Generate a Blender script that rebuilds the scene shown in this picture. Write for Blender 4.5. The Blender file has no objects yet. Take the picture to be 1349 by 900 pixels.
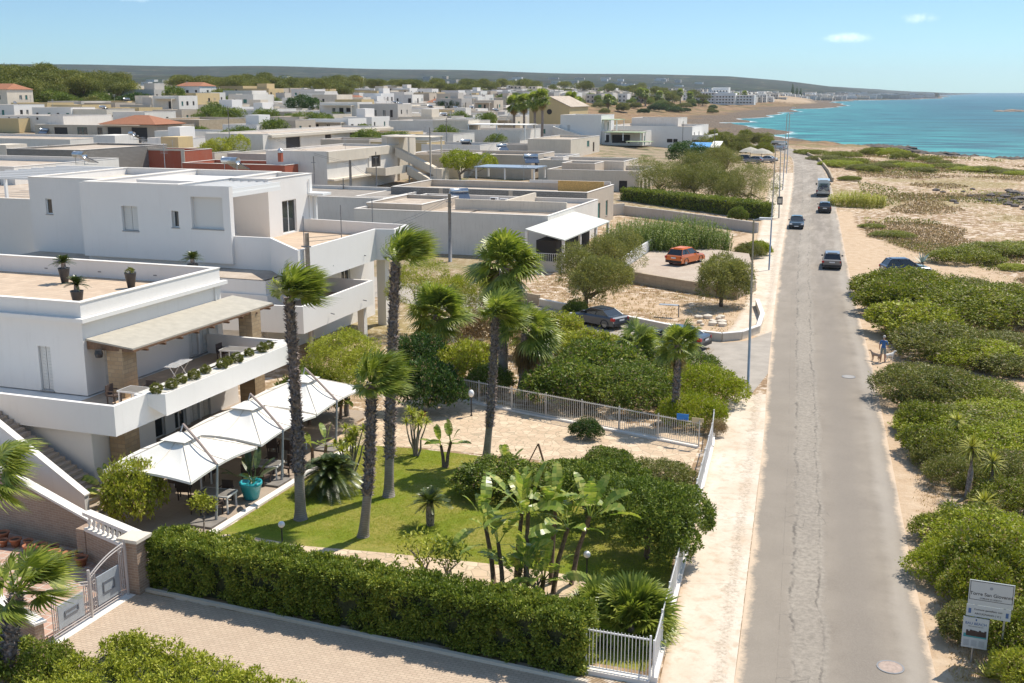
import bpy, math, random
import numpy as np
from mathutils import Vector, Matrix
PI=math.pi
rnd=random.Random(7)
nr=np.random.RandomState(11)
# ---------------------------------------------------------------- camera, sky, sun
SC=bpy.context.scene
COL=SC.collection
F=1450.0;CX=674.5;CY=450.0;CH=17.4
PT=math.atan((CY-122)/F)
YAW=math.radians(19.7)
cam=bpy.data.cameras.new('camera');camo=bpy.data.objects.new('camera',cam);COL.objects.link(camo)
cam.sensor_width=36;cam.lens=F/1349*36;cam.clip_start=0.5;cam.clip_end=60000
camo.location=(0,0,CH);camo.rotation_euler=(PI/2-PT,0,YAW)
SC.camera=camo
SUN_EL=math.radians(57);SUN_AZ=math.radians(30.3)      # azimuth clockwise from +Y
SDIR=Vector((math.sin(SUN_AZ)*math.cos(SUN_EL),math.cos(SUN_AZ)*math.cos(SUN_EL),math.sin(SUN_EL)))
w=bpy.data.worlds.new("World");SC.world=w;w.use_nodes=True
nt=w.node_tree;nt.nodes.clear()
def N(nt,t,**k):
    n=nt.nodes.new(t)
    for a,b in k.items():
        if a=='inp':
            for i,v in b.items(): n.inputs[i].default_value=v
        else: setattr(n,a,b)
    return n
sky=N(nt,'ShaderNodeTexSky',sky_type='NISHITA',sun_disc=False,sun_elevation=SUN_EL,sun_rotation=SUN_AZ,altitude=10,air_density=1.0,dust_density=0.15,ozone_density=3.2)
bg=N(nt,'ShaderNodeBackground',inp={'Strength':0.14});wo=N(nt,'ShaderNodeOutputWorld')
# three small fair-weather clouds, fixed in the sky by direction
tc=N(nt,'ShaderNodeTexCoord')
def dirof(px,py):
    a=(px-CX)/F;v=(py-CY)/F
    x,y,z=a,math.cos(PT)-v*math.sin(PT),-(math.sin(PT)+v*math.cos(PT))
    d=Vector((x*math.cos(YAW)-y*math.sin(YAW),x*math.sin(YAW)+y*math.cos(YAW),z));d.normalize();return d
noi=N(nt,'ShaderNodeTexNoise',inp={'Scale':120.0,'Detail':7.0,'Roughness':0.6});nt.links.new(tc.outputs['Generated'],noi.inputs['Vector'])
acc=None
for (px,py,rx,rz,am) in ((1117,50,30,7,1.0),(1211,24,22,7,.8),(181,-2,30,5,.6)):
    d=dirof(px,py);r=Vector((math.cos(YAW),math.sin(YAW),0));up=Vector((0,0,1))
    dr=N(nt,'ShaderNodeVectorMath',operation='DOT_PRODUCT',inp={1:r});nt.links.new(tc.outputs['Generated'],dr.inputs[0])
    dz=N(nt,'ShaderNodeVectorMath',operation='DOT_PRODUCT',inp={1:up});nt.links.new(tc.outputs['Generated'],dz.inputs[0])
    def sc(src,c,s):
        a=N(nt,'ShaderNodeMath',operation='SUBTRACT',inp={1:c});nt.links.new(src,a.inputs[0])
        b=N(nt,'ShaderNodeMath',operation='DIVIDE',inp={1:s});nt.links.new(a.outputs[0],b.inputs[0])
        e=N(nt,'ShaderNodeMath',operation='POWER',inp={1:2.0})
        ab=N(nt,'ShaderNodeMath',operation='ABSOLUTE');nt.links.new(b.outputs[0],ab.inputs[0]);nt.links.new(ab.outputs[0],e.inputs[0]);return e
    e1=sc(dr.outputs['Value'],d.dot(r),rx/F);e2=sc(dz.outputs['Value'],d.z,rz/F)
    s=N(nt,'ShaderNodeMath',operation='ADD');nt.links.new(e1.outputs[0],s.inputs[0]);nt.links.new(e2.outputs[0],s.inputs[1])
    m=N(nt,'ShaderNodeMapRange',inp={1:0.0,2:1.3,3:1.0*am,4:0.0});nt.links.new(s.outputs[0],m.inputs[0])
    if acc is None: acc=m
    else:
        q=N(nt,'ShaderNodeMath',operation='MAXIMUM');nt.links.new(acc.outputs[0],q.inputs[0]);nt.links.new(m.outputs[0],q.inputs[1]);acc=q
nm=N(nt,'ShaderNodeMath',operation='MULTIPLY_ADD',inp={1:2.6,2:-1.45});nt.links.new(noi.outputs['Fac'],nm.inputs[0])
ad=N(nt,'ShaderNodeMath',operation='ADD');nt.links.new(nm.outputs[0],ad.inputs[0]);nt.links.new(acc.outputs[0],ad.inputs[1])
mu=N(nt,'ShaderNodeMath',operation='MULTIPLY',use_clamp=True);nt.links.new(ad.outputs[0],mu.inputs[0]);nt.links.new(acc.outputs[0],mu.inputs[1])
mx=N(nt,'ShaderNodeMix',data_type='RGBA',inp={7:(13,11.5,9.8,1)});nt.links.new(mu.outputs[0],mx.inputs[0]);nt.links.new(sky.outputs[0],mx.inputs[6])
sepz=N(nt,'ShaderNodeSeparateXYZ');nt.links.new(tc.outputs['Generated'],sepz.inputs[0]);szr=N(nt,'ShaderNodeValToRGB');nt.links.new(sepz.outputs[2],szr.inputs[0]);szr.color_ramp.elements[0].position=0.0;szr.color_ramp.elements[0].color=(.38,.60,.80,1);szr.color_ramp.elements[1].position=.09;szr.color_ramp.elements[1].color=(.42,.53,.66,1);e_=szr.color_ramp.elements.new(.40);e_.color=(1.14,1.04,.89,1)
tint=N(nt,'ShaderNodeMix',data_type='RGBA',blend_type='MULTIPLY',inp={0:1.0});nt.links.new(szr.outputs[0],tint.inputs[7]);nt.links.new(mx.outputs[2],tint.inputs[6]);nt.links.new(tint.outputs[2],bg.inputs['Color']);nt.links.new(bg.outputs[0],wo.inputs[0])
sl=bpy.data.lights.new('sun','SUN');sl.energy=4.1;sl.angle=math.radians(0.53);sl.color=(1,0.93,0.81)
so=bpy.data.objects.new('sun',sl);COL.objects.link(so);so.rotation_euler=SDIR.to_track_quat('Z','Y').to_euler();so.location=(0,0,60)
SC.view_settings.view_transform='Standard';SC.view_settings.look='None';SC.view_settings.gamma=1;SC.view_settings.exposure=0.48
SC.view_settings.use_curve_mapping=False
SC.render.engine='CYCLES'
SC.cycles.max_bounces=6;SC.cycles.diffuse_bounces=3;SC.cycles.transparent_max_bounces=8;SC.cycles.caustics_reflective=False;SC.cycles.caustics_refractive=False
# ---------------------------------------------------------------- terrain maths (X to the right across town, Y along the coast road)
COAST=np.array([(120,-400),(90,120),(63,282),(38,323),(29,333),(8,349),(-7,390),(-21,420),(-33,442),(-47,467),(-61,506),(-79,588),(-94,655),(-102,743),(-110,859),(-111,1020),(-110,1148),(-132,1334),(-106,1819),(-171,2417),(-135,2926),(-82,2945),(80,3996),(147,5464),(110,6900),(450,12072),(947,18953),(947,40000),(-40000,40000),(-40000,-400)],float)
def smooth(x,a,b):
    t=np.clip((x-a)/(b-a),0,1);return t*t*(3-2*t)
def coastD(X,Y):
    X=np.asarray(X,float);Y=np.asarray(Y,float)
    if X.size<=3000:
        sh=X.shape;x=X.ravel()[:,None];y=Y.ravel()[:,None];A=COAST[None,:,:];B=np.roll(COAST,-1,0)[None,:,:]
        dx=B[...,0]-A[...,0];dy=B[...,1]-A[...,1];t=np.clip(((x-A[...,0])*dx+(y-A[...,1])*dy)/(dx*dx+dy*dy),0,1)
        d=np.sqrt(((x-A[...,0]-t*dx)**2+(y-A[...,1]-t*dy)**2).min(1))
        c=(A[...,1]>y)!=(B[...,1]>y);xi=A[...,0]+(y-A[...,1])*dx/np.where(dy==0,1e-9,dy);ins=((c&(x<xi)).sum(1)%2)==1
        return np.where(ins,d,-d).reshape(sh)
    return coastD_big(X,Y)
def coastD_big(X,Y):
    X=np.asarray(X,float);Y=np.asarray(Y,float);sh=X.shape;X=X.ravel();Y=Y.ravel()
    best=np.full(X.shape,1e12);ins=np.zeros(X.shape,bool);n=len(COAST)
    for i in range(n):
        ax,ay=COAST[i];bx,by=COAST[(i+1)%n];dx,dy=bx-ax,by-ay
        t=np.clip(((X-ax)*dx+(Y-ay)*dy)/(dx*dx+dy*dy),0,1)
        best=np.minimum(best,(X-ax-t*dx)**2+(Y-ay-t*dy)**2)
        c=((ay>Y)!=(by>Y));
        if dy!=0: xi=ax+(Y-ay)*dx/dy; ins^=(c&(X<xi))
    d=np.sqrt(best);return np.where(ins,d,-d).reshape(sh)
JR=np.random.RandomState(12)
def jag(P):
    out=[]
    for i in range(len(P)):
        a=P[i];b=P[(i+1)%len(P)];seg=[a,b]
        if 380<a[1]<7000 and 380<b[1]<7000 and a[0]>-400:
            for lv in range(3):
                s2=[seg[0]]
                for p,q in zip(seg[:-1],seg[1:]):
                    d=q-p;L_=np.hypot(*d);n=np.array([-d[1],d[0]])/(L_+1e-9);s2+=[(p+q)/2+n*np.clip(JR.normal()*L_*.14,-16,16),q]
                seg=s2
        out+=seg[:-1]
    return np.array(out)
COAST=jag(COAST)
HX=[-500,0,340,620,960,1090,1200,1290,1320,2500];HZ=[120,124,118,104,78,46,25,3,0,0]
def zt(X,Y,full=False):
    X=np.asarray(X,float);Y=np.asarray(Y,float)
    D=coastD(X,Y)
    a=0.02*np.clip(Y-120,0,150)
    b=0.04*np.clip(-X-50,0,330)*smooth(Y,110,260)
    z=(a+b)*smooth(D,8,130)
    rr=np.hypot(X,Y)
    fx=X*math.cos(YAW)+Y*math.sin(YAW);fy=-X*math.sin(YAW)+Y*math.cos(YAW)
    px=CX+F*1.0253*fx/np.maximum(fy,1e-3);px=np.where(fy>1,px,np.where(fx<0,-500,2500))
    hh=np.interp(px,HX,HZ)
    z=z+hh*(0.35*smooth(rr,1500,3000)+0.65*smooth(rr,3200,5600))*smooth(D,0,900)*(1+.0*rr)
    z=z-2.6*smooth(-D,-9,9)
    if full: return z,D
    return z
def zt1(x,y): return float(zt(np.array([x]),np.array([y]))[0])
def ray(px,py):
    a=(px-CX)/F;v=(py-CY)/F
    x,y,z=a,math.cos(PT)-v*math.sin(PT),-(math.sin(PT)+v*math.cos(PT))
    return (x*math.cos(YAW)-y*math.sin(YAW),x*math.sin(YAW)+y*math.cos(YAW),z)
TS=np.geomspace(18,16000,260)
def G(px,py,z=None):
    r=ray(px,py)
    if z is not None:
        t=(CH-z)/-r[2];return (r[0]*t,r[1]*t)
    T=TS;X=r[0]*T;Y=r[1]*T;Z=CH+r[2]*T;k=np.nonzero(Z<=zt(X,Y))[0]
    if len(k)==0: k=[len(T)-1]
    i=max(1,int(k[0]));t0,t1=T[i-1],T[i]
    for q in range(4):
        tt=np.linspace(t0,t1,9);below=(CH+r[2]*tt)<=zt(r[0]*tt,r[1]*tt);j=int(np.argmax(below)) if below.any() else 8
        t0,t1=tt[max(0,j-1)],tt[j] if j>0 else tt[1]
    return (r[0]*t1,r[1]*t1)
def project(x,y,z):
    fx=x*math.cos(YAW)+y*math.sin(YAW);fy=-x*math.sin(YAW)+y*math.cos(YAW);dz=z-CH
    f=fy*math.cos(PT)-dz*math.sin(PT);up=fy*math.sin(PT)+dz*math.cos(PT)
    if f<0.1: return (-1e4,-1e4)
    return (CX+F*fx/f,CY-F*up/f)
# ---------------------------------------------------------------- mesh helpers
class MB:
    def __init__(s): s.v=[];s.f=[];s.m=[];s.uv=None
    def quad(s,a,b,c,d,m=0):
        i=len(s.v);s.v+= [a,b,c,d];s.f.append((i,i+1,i+2,i+3));s.m.append(m)
    def tri(s,a,b,c,m=0):
        i=len(s.v);s.v+= [a,b,c];s.f.append((i,i+1,i+2));s.m.append(m)
    def poly(s,pts,m=0):
        i=len(s.v);s.v+=list(pts);s.f.append(tuple(range(i,i+len(pts))));s.m.append(m)
    def box(s,x0,x1,y0,y1,z0,z1,m=0,rot=None):
        i=len(s.v)
        P=[(x0,y0,z0),(x1,y0,z0),(x1,y1,z0),(x0,y1,z0),(x0,y0,z1),(x1,y0,z1),(x1,y1,z1),(x0,y1,z1)]
        s.v+=P
        for q in ((0,3,2,1),(4,5,6,7),(0,1,5,4),(1,2,6,5),(2,3,7,6),(3,0,4,7)):
            s.f.append(tuple(i+k for k in q));s.m.append(m)
    def prism(s,pts,z0,z1,m=0):
        # pts counter-clockwise; z0/z1 numbers or functions of index
        n=len(pts);i=len(s.v)
        f0=z0 if callable(z0) else (lambda k:z0);f1=z1 if callable(z1) else (lambda k:z1)
        s.v+=[(p[0],p[1],f0(k)) for k,p in enumerate(pts)]+[(p[0],p[1],f1(k)) for k,p in enumerate(pts)]
        s.f.append(tuple(i+k for k in reversed(range(n))));s.m.append(m)
        s.f.append(tuple(i+n+k for k in range(n)));s.m.append(m)
        for k in range(n):
            l=(k+1)%n;s.f.append((i+k,i+l,i+n+l,i+n+k));s.m.append(m)
    def wall(s,a,b,t,z0,z1,m=0,za=None,zb=None):
        # a straight wall slab between two ground points, t thick, top may slope (za at a, zb at b)
        dx,dy=b[0]-a[0],b[1]-a[1];L=math.hypot(dx,dy);nx,ny=-dy/L*t/2,dx/L*t/2
        za=z1 if za is None else za;zb=z1 if zb is None else zb
        pts=[(a[0]-nx,a[1]-ny),(b[0]-nx,b[1]-ny),(b[0]+nx,b[1]+ny),(a[0]+nx,a[1]+ny)]
        s.prism(pts,z0,lambda k:(za,zb,zb,za)[k],m)
    def cyl(s,p,q,r0,r1=None,n=10,m=0,cap=True):
        r1=r0 if r1 is None else r1
        s.tube([p,q],[r0,r1],n,m,cap)
    def tube(s,pts,rs,n=8,m=0,cap=True):
        pts=[Vector(p) for p in pts];i=len(s.v);k=len(pts)
        if not isinstance(rs,(list,tuple)): rs=[rs]*k
        for j,p in enumerate(pts):
            d=(pts[min(j+1,k-1)]-pts[max(j-1,0)]);d.normalize()
            a=d.cross(Vector((0,0,1)));
            if a.length<1e-3: a=Vector((1,0,0))
            a.normalize();b=d.cross(a)
            for t in range(n):
                an=2*PI*t/n;v=p+(a*math.cos(an)+b*math.sin(an))*rs[j];s.v.append(tuple(v))
        for j in range(k-1):
            for t in range(n):
                u=(t+1)%n;s.f.append((i+j*n+t,i+j*n+u,i+(j+1)*n+u,i+(j+1)*n+t));s.m.append(m)
        if cap:
            s.f.append(tuple(i+t for t in range(n)));s.m.append(m)
            s.f.append(tuple(i+(k-1)*n+t for t in reversed(range(n))));s.m.append(m)
    def lathe(s,prof,c=(0,0,0),n=16,m=0):
        i=len(s.v)
        for (r,z) in prof:
            for t in range(n): an=2*PI*t/n;s.v.append((c[0]+r*math.cos(an),c[1]+r*math.sin(an),c[2]+z))
        for j in range(len(prof)-1):
            for t in range(n):
                u=(t+1)%n;s.f.append((i+j*n+t,i+j*n+u,i+(j+1)*n+u,i+(j+1)*n+t));s.m.append(m)
    def sphere(s,c,r,n=12,m=0,sz=1.0):
        k=n//2;s.lathe([(max(1e-4,r*math.sin(PI*j/k)),-r*sz*math.cos(PI*j/k)) for j in range(k+1)],c,n,m)
def origin(o):
    x=o;L=Vector((0,0,0))
    while x is not None: L=L+Vector(x.location);x=x.parent
    return L
def mesh_from(name,verts,faces,mats,mi=None,smooth_=False):
    me=bpy.data.meshes.new(name);me.from_pydata([tuple(v) for v in verts],[],faces)
    for m in mats: me.materials.append(m)
    if mi is not None and len(mats)>1: me.polygons.foreach_set('material_index',mi)
    if smooth_: me.polygons.foreach_set('use_smooth',[True]*len(me.polygons))
    me.update();return me
def fast_mesh(name,V,nper,mats,mi=None,smooth_=False):
    """V: (nfaces*nper,3) vertices, consecutive faces"""
    V=np.asarray(V,np.float32).reshape(-1,3);nf=len(V)//nper
    me=bpy.data.meshes.new(name);me.vertices.add(len(V));me.vertices.foreach_set('co',V.ravel())
    me.loops.add(len(V));me.loops.foreach_set('vertex_index',np.arange(len(V),dtype=np.int32))
    me.polygons.add(nf);me.polygons.foreach_set('loop_start',np.arange(nf,dtype=np.int32)*nper)
    try: me.polygons.foreach_set('loop_total',np.full(nf,nper,np.int32))
    except Exception: pass
    for m in mats: me.materials.append(m)
    if mi is not None: me.polygons.foreach_set('material_index',np.asarray(mi,np.int32))
    me.update(calc_edges=True);return me
def link(name,me,parent=None,loc=(0,0,0),rot=(0,0,0)):
    o=bpy.data.objects.new(name,me);COL.objects.link(o);o.location=loc;o.rotation_euler=rot
    if parent is not None: o.parent=parent
    return o
def part(name,mb,mats,parent=None,smooth_=False,world=True,label=None,kind=None):
    """link a mesh builder as ONE object; world: coordinates are world ones, moved into the parent's frame"""
    if not isinstance(mats,(list,tuple)): mats=[mats]
    L=origin(parent) if (world and parent is not None) else Vector((0,0,0))
    V=[(v[0]-L[0],v[1]-L[1],v[2]-L[2]) for v in mb.v] if L.length>0 else mb.v
    o=link(name,mesh_from(name,V,mb.f,mats,mb.m,smooth_),parent)
    if label: o['label']=label
    if kind: o['kind']=kind
    return o
def thing(name,label,cat,loc=(0,0,0),rz=0,group=None):
    o=bpy.data.objects.new(name,None);COL.objects.link(o);o.location=loc;o.rotation_euler=(0,0,rz)
    o.empty_display_size=0.3;tag(o,label,cat,group);return o
def tag(o,label=None,cat=None,group=None,kind=None):
    if label: o['label']=label
    if cat: o['category']=cat
    if group: o['group']=group
    if kind: o['kind']=kind
    return o
def struct(name,mb,mats,smooth_=False,kind='structure'):
    o=part(name,mb,mats,None,smooth_);o['kind']=kind;return o
def dup(root,loc,rz=0,sc=1.0,label=None,group=None):
    r=root.copy();COL.objects.link(r);r.location=loc;r.rotation_euler=(0,0,rz)
    r.scale=sc if isinstance(sc,(tuple,list)) else (sc,sc,sc)
    if label: r['label']=label
    if group: r['group']=group
    for ch in root.children:
        c=ch.copy();COL.objects.link(c);c.parent=r
        for g in ch.children:
            d=g.copy();COL.objects.link(d);d.parent=c
    return r
class Proto:
    """first use moves the source itself, later uses copy it"""
    def __init__(s,root): s.r=root;s.used=False
    def put(s,loc,rz=0,sc=1.0,label=None,group=None,cat=None):
        if not s.used:
            s.used=True;r=s.r;s.r0=r
            r.location=loc;r.rotation_euler=(0,0,rz);r.scale=sc if isinstance(sc,(tuple,list)) else (sc,sc,sc)
            if label: r['label']=label
            if group: r['group']=group
        else: r=dup(s.r,loc,rz,sc,label,group)
        if cat: r['category']=cat
        return r
# ---------------------------------------------------------------- materials
def newmat(name):
    m=bpy.data.materials.new(name);m.use_nodes=True;t=m.node_tree;t.nodes.clear()
    o=N(t,'ShaderNodeOutputMaterial');b=N(t,'ShaderNodeBsdfPrincipled');t.links.new(b.outputs[0],o.inputs[0]);return m,t,b
def pos(t):
    return N(t,'ShaderNodeNewGeometry').outputs['Position']
def noise(t,scale,detail=4,rough=.55,vec=None,dist=0,stretch=None):
    n=N(t,'ShaderNodeTexNoise',inp={'Scale':scale,'Detail':float(detail),'Roughness':rough,'Distortion':float(dist)})
    v=vec or pos(t)
    if stretch:
        mp=N(t,'ShaderNodeMapping');mp.inputs['Scale'].default_value=stretch;t.links.new(v,mp.inputs['Vector']);v=mp.outputs[0]
    t.links.new(v,n.inputs['Vector']);return n.outputs['Fac']
def ramp(t,src,*stops,interp='LINEAR'):
    r=N(t,'ShaderNodeValToRGB');r.color_ramp.interpolation=interp;e=r.color_ramp.elements
    while len(e)<len(stops): e.new(0.5)
    for i,(p,c) in enumerate(stops):
        e[i].position=p;c=(c,c,c) if not isinstance(c,(tuple,list)) else c;e[i].color=(c[0],c[1],c[2],1)
    t.links.new(src,r.inputs[0]);return r.outputs[0]
def mix(t,fac,a,b,mode='MIX'):
    m=N(t,'ShaderNodeMix',data_type='RGBA',blend_type=mode)
    for i,x in ((0,fac),(6,a),(7,b)):
        if isinstance(x,(int,float)): m.inputs[i].default_value=x if i==0 else (x,x,x,1)
        elif isinstance(x,(tuple,list)): m.inputs[i].default_value=(x[0],x[1],x[2],1)
        else: t.links.new(x,m.inputs[i])
    return m.outputs[2]
def mth(t,op,a,b=None,clamp=False):
    m=N(t,'ShaderNodeMath',operation=op,use_clamp=clamp)
    for i,x in ((0,a),(1,b)):
        if x is None: continue
        if isinstance(x,(int,float)): m.inputs[i].default_value=x
        else: t.links.new(x,m.inputs[i])
    return m.outputs[0]
def bump(t,b,h,strength=.3,dist=.05):
    n=N(t,'ShaderNodeBump',inp={'Strength':strength,'Distance':dist});t.links.new(h,n.inputs['Height']);t.links.new(n.outputs[0],b.inputs['Normal'])
def plain(name,col,rough=.6,metal=0,spec=.5,var=.0,vs=3.0,bmp=0,bs=20,coat=0):
    m,t,b=newmat(name);b.inputs['Roughness'].default_value=rough;b.inputs['Metallic'].default_value=metal
    b.inputs['Specular IOR Level'].default_value=spec;b.inputs['Coat Weight'].default_value=coat
    if var>0:
        c=ramp(t,noise(t,vs,6),(0.3,[x*(1-var) for x in col]),(0.7,[min(1,x*(1+var)) for x in col]));t.links.new(c,b.inputs['Base Color'])
    else: b.inputs['Base Color'].default_value=(*col,1)
    if bmp: bump(t,b,noise(t,bs,5),bmp,.02)
    return m
def plaster(name,col,dirt=.12,dcol=(.34,.29,.23),streak=True,rough=.85):
    m,t,b=newmat(name);b.inputs['Roughness'].default_value=rough;b.inputs['Specular IOR Level'].default_value=.2
    n1=noise(t,.45,6,.6);n2=noise(t,1.6,6,.7,stretch=(3,3,.35))
    c=mix(t,ramp(t,n1,(.35,0),(.75,dirt)),col,dcol)
    if streak: c=mix(t,ramp(t,n2,(.52,0),(.78,dirt*1.8)),c,dcol)
    t.links.new(c,b.inputs['Base Color']);bump(t,b,noise(t,14,5),.18,.02);return m
M={}
M['white']=plaster('white_plaster',(.79,.76,.72),.07,(.45,.40,.34))
M['white2']=plaster('old_white_plaster',(.75,.71,.65),.18)
M['cream']=plaster('cream_plaster',(.70,.62,.51),.22)
M['grey']=plaster('grey_render',(.52,.485,.44),.3)
M['beige']=plaster('beige_render',(.55,.47,.38),.3)
M['red']=plaster('red_plaster',(.40,.105,.06),.15)
M['pink']=plaster('terracotta_plaster',(.55,.30,.20),.2)
M['ochre']=plaster('ochre_plaster',(.62,.47,.25),.18)
M['cope']=plaster('white_coping',(.82,.77,.71),.14,streak=False)
M['roofc']=None
def roofmat(name,c1,c2,sc=.5):
    m,t,b=newmat(name);b.inputs['Roughness'].default_value=.9;b.inputs['Specular IOR Level'].default_value=.15
    n=noise(t,sc,8,.7);n2=noise(t,4,6,.7)
    c=mix(t,ramp(t,n,(.35,0),(.65,1)),c1,c2);c=mix(t,ramp(t,n2,(.45,0),(.75,.35)),c,(.25,.21,.17));t.links.new(c,b.inputs['Base Color'])
    bump(t,b,n2,.3,.03);return m
M['roofc']=roofmat('roof_screed',(.55,.47,.39),(.40,.32,.25))
M['roofw']=roofmat('pale_roof',(.70,.65,.58),(.52,.45,.38))
M['roofg']=roofmat('grey_roof',(.36,.32,.28),(.25,.22,.19))
def tiles(name,c1,c2,mortar,sx,sy,rough=.8,off=.0,z=False,msz=.02,vary=.5,bm=.4,scl=1.0):
    """square / brick pattern laid in metres on world axes"""
    m,t,b=newmat(name);b.inputs['Roughness'].default_value=rough;b.inputs['Specular IOR Level'].default_value=.25
    v=pos(t)
    if z:
        s=N(t,'ShaderNodeSeparateXYZ');t.links.new(v,s.inputs[0]);a=mth(t,'ADD',s.outputs[0],s.outputs[1])
        cb=N(t,'ShaderNodeCombineXYZ');t.links.new(a,cb.inputs[0]);t.links.new(s.outputs[2],cb.inputs[1]);v=cb.outputs[0]
    br=N(t,'ShaderNodeTexBrick',offset=off,inp={'Color1':(*c1,1),'Color2':(*c2,1),'Mortar':(*mortar,1),'Scale':1.0,'Mortar Size':msz,'Mortar Smooth':.3,'Brick Width':sx,'Row Height':sy,'Bias':0.0})
    t.links.new(v,br.inputs['Vector'])
    n=noise(t,1.1,6,.6);n2=noise(t,9,5,.7)
    c=mix(t,ramp(t,n,(.3,0),(.7,vary)),br.outputs['Color'],[x*.62 for x in c1]);c=mix(t,ramp(t,n2,(.45,0),(.8,.35)),c,[min(1,x*1.35) for x in c2])
    t.links.new(c,b.inputs['Base Color']);hh=mth(t,'SUBTRACT',mth(t,'MULTIPLY',n2,.6),br.outputs['Fac']);bump(t,b,hh,bm,.02);return m
M['stone']=tiles('stone_blocks',(.50,.37,.23),(.38,.26,.15),(.30,.23,.16),.42,.20,z=True,off=.5,vary=.5,msz=.018)
M['brickwall']=tiles('brick_cladding',(.42,.30,.22),(.33,.23,.17),(.48,.40,.32),.30,.10,z=True,off=.5,vary=.3,msz=.012)
M['block']=tiles('concrete_blocks',(.30,.28,.25),(.24,.22,.20),(.14,.13,.12),.5,.22,z=True,off=.5,vary=.4,msz=.03)
M['tufa']=tiles('tufa_blocks',(.50,.41,.29),(.42,.33,.23),(.36,.29,.21),.55,.28,z=True,off=.5,vary=.5)
M['pavers']=tiles('clay_pavers',(.56,.44,.33),(.49,.375,.28),(.33,.26,.19),.24,.12,off=.5,vary=.35,msz=.012,bm=.3)
M['terr']=tiles('terrace_tiles',(.62,.48,.35),(.52,.39,.28),(.42,.33,.26),.5,.5,vary=.45,msz=.02)
M['patio']=tiles('patio_tiles',(.40,.32,.25),(.37,.295,.23),(.31,.25,.2),.6,.6,vary=.15,msz=.01,bm=.1)
M['stonepath']=None
m,t,b=newmat('crazy_paving');b.inputs['Roughness'].default_value=.85
vo=N(t,'ShaderNodeTexVoronoi',feature='DISTANCE_TO_EDGE',inp={'Scale':2.3});t.links.new(pos(t),vo.inputs['Vector'])
vc=N(t,'ShaderNodeTexVoronoi',inp={'Scale':2.3});t.links.new(pos(t),vc.inputs['Vector'])
c=mix(t,.45,(.62,.46,.31),ramp(t,vc.outputs['Color'],(.2,(.42,.30,.20)),(.8,(.72,.57,.41))))
c=mix(t,ramp(t,vo.outputs['Distance'],(.0,1),(.06,0)),c,(.34,.27,.18));c=mix(t,ramp(t,noise(t,1.2,5),(.45,0),(.8,.5)),c,(.40,.31,.2));t.links.new(c,b.inputs['Base Color'])
bump(t,b,ramp(t,vo.outputs['Distance'],(0,0),(.08,1)),.4,.02);M['stonepath']=m
M['glass']=plain('window_glass',(.03,.04,.045),.06,spec=.8)
M['dark']=plain('dark_opening',(.035,.03,.028),.7)  # near-black stands in for the unlit inside of openings
M['shutter']=plain('white_shutter',(.66,.64,.60),.5)
M['sill']=plain('stone_sill',(.30,.28,.26),.7)
M['greenshut']=plain('green_shutter',(.05,.20,.17),.5)
M['frame']=plain('white_frame',(.78,.78,.76),.4)
M['brownwood']=plain('brown_wood',(.16,.085,.045),.6,var=.3,vs=8)
M['steel']=plain('galvanised_steel',(.42,.43,.44),.45,metal=.7,var=.15)
M['polegrey']=plain('grey_pole_paint',(.22,.22,.225),.5,metal=.2,var=.2)
M['concpole']=plain('concrete_pole',(.40,.36,.32),.85,var=.25,vs=5)
M['alu']=plain('silver_tank',(.55,.57,.60),.3,metal=.8)
M['solar']=plain('solar_panel',(.05,.07,.11),.15,spec=.8)
M['pvroof']=plain('blue_grey_panel',(.27,.32,.38),.35,var=.15)
M['canvas']=plain('white_canvas',(.78,.75,.69),.8,var=.03,vs=1.2,bmp=.1,bs=3)
M['black']=plain('black_plastic',(.025,.025,.027),.45)
M['pot']=plain('anthracite_pot',(.045,.045,.048),.5)
M['turq']=plain('turquoise_glaze',(.03,.36,.42),.25,spec=.6)
M['terra']=plain('terracotta',(.42,.16,.08),.8,var=.2,vs=6)
M['soil']=plain('dark_soil',(.08,.05,.03),.95,var=.3,vs=9)
M['globe']=plain('opal_globe',(.85,.85,.84),.25)
M['rattan']=plain('dark_rattan',(.075,.05,.04),.7,bmp=.4,bs=60)
M['greytop']=plain('grey_table_top',(.20,.185,.17),.5,var=.15)
M['gatepaint']=plain('grey_gate_paint',(.34,.37,.40),.4,var=.12,vs=5)
M['gateframe']=plain('pale_gate_frame',(.50,.45,.42),.45)
M['fence']=plain('white_fence_paint',(.74,.73,.72),.45,var=.06)
M['bronzefence']=plain('pale_steel_fence',(.60,.57,.52),.5)
M['greenroof']=plain('green_roof_sheet',(.36,.42,.25),.7,var=.18,vs=2)
M['thatch']=plain('weathered_canopy',(.42,.385,.32),.9,var=.10,vs=2.2,bmp=.4,bs=12)
M['orangefab']=plain('reed_screen',(.58,.36,.12),.8,var=.25,vs=6)
M['tilered']=tiles('roof_tiles',(.40,.17,.09),(.34,.14,.075),(.2,.1,.06),.25,.3,off=.5,vary=.4)
M['skyblue']=plain('blue_awning',(.08,.30,.62),.7)
M['water_tank_blue']=plain('blue_tank',(.10,.35,.50),.5)
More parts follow.
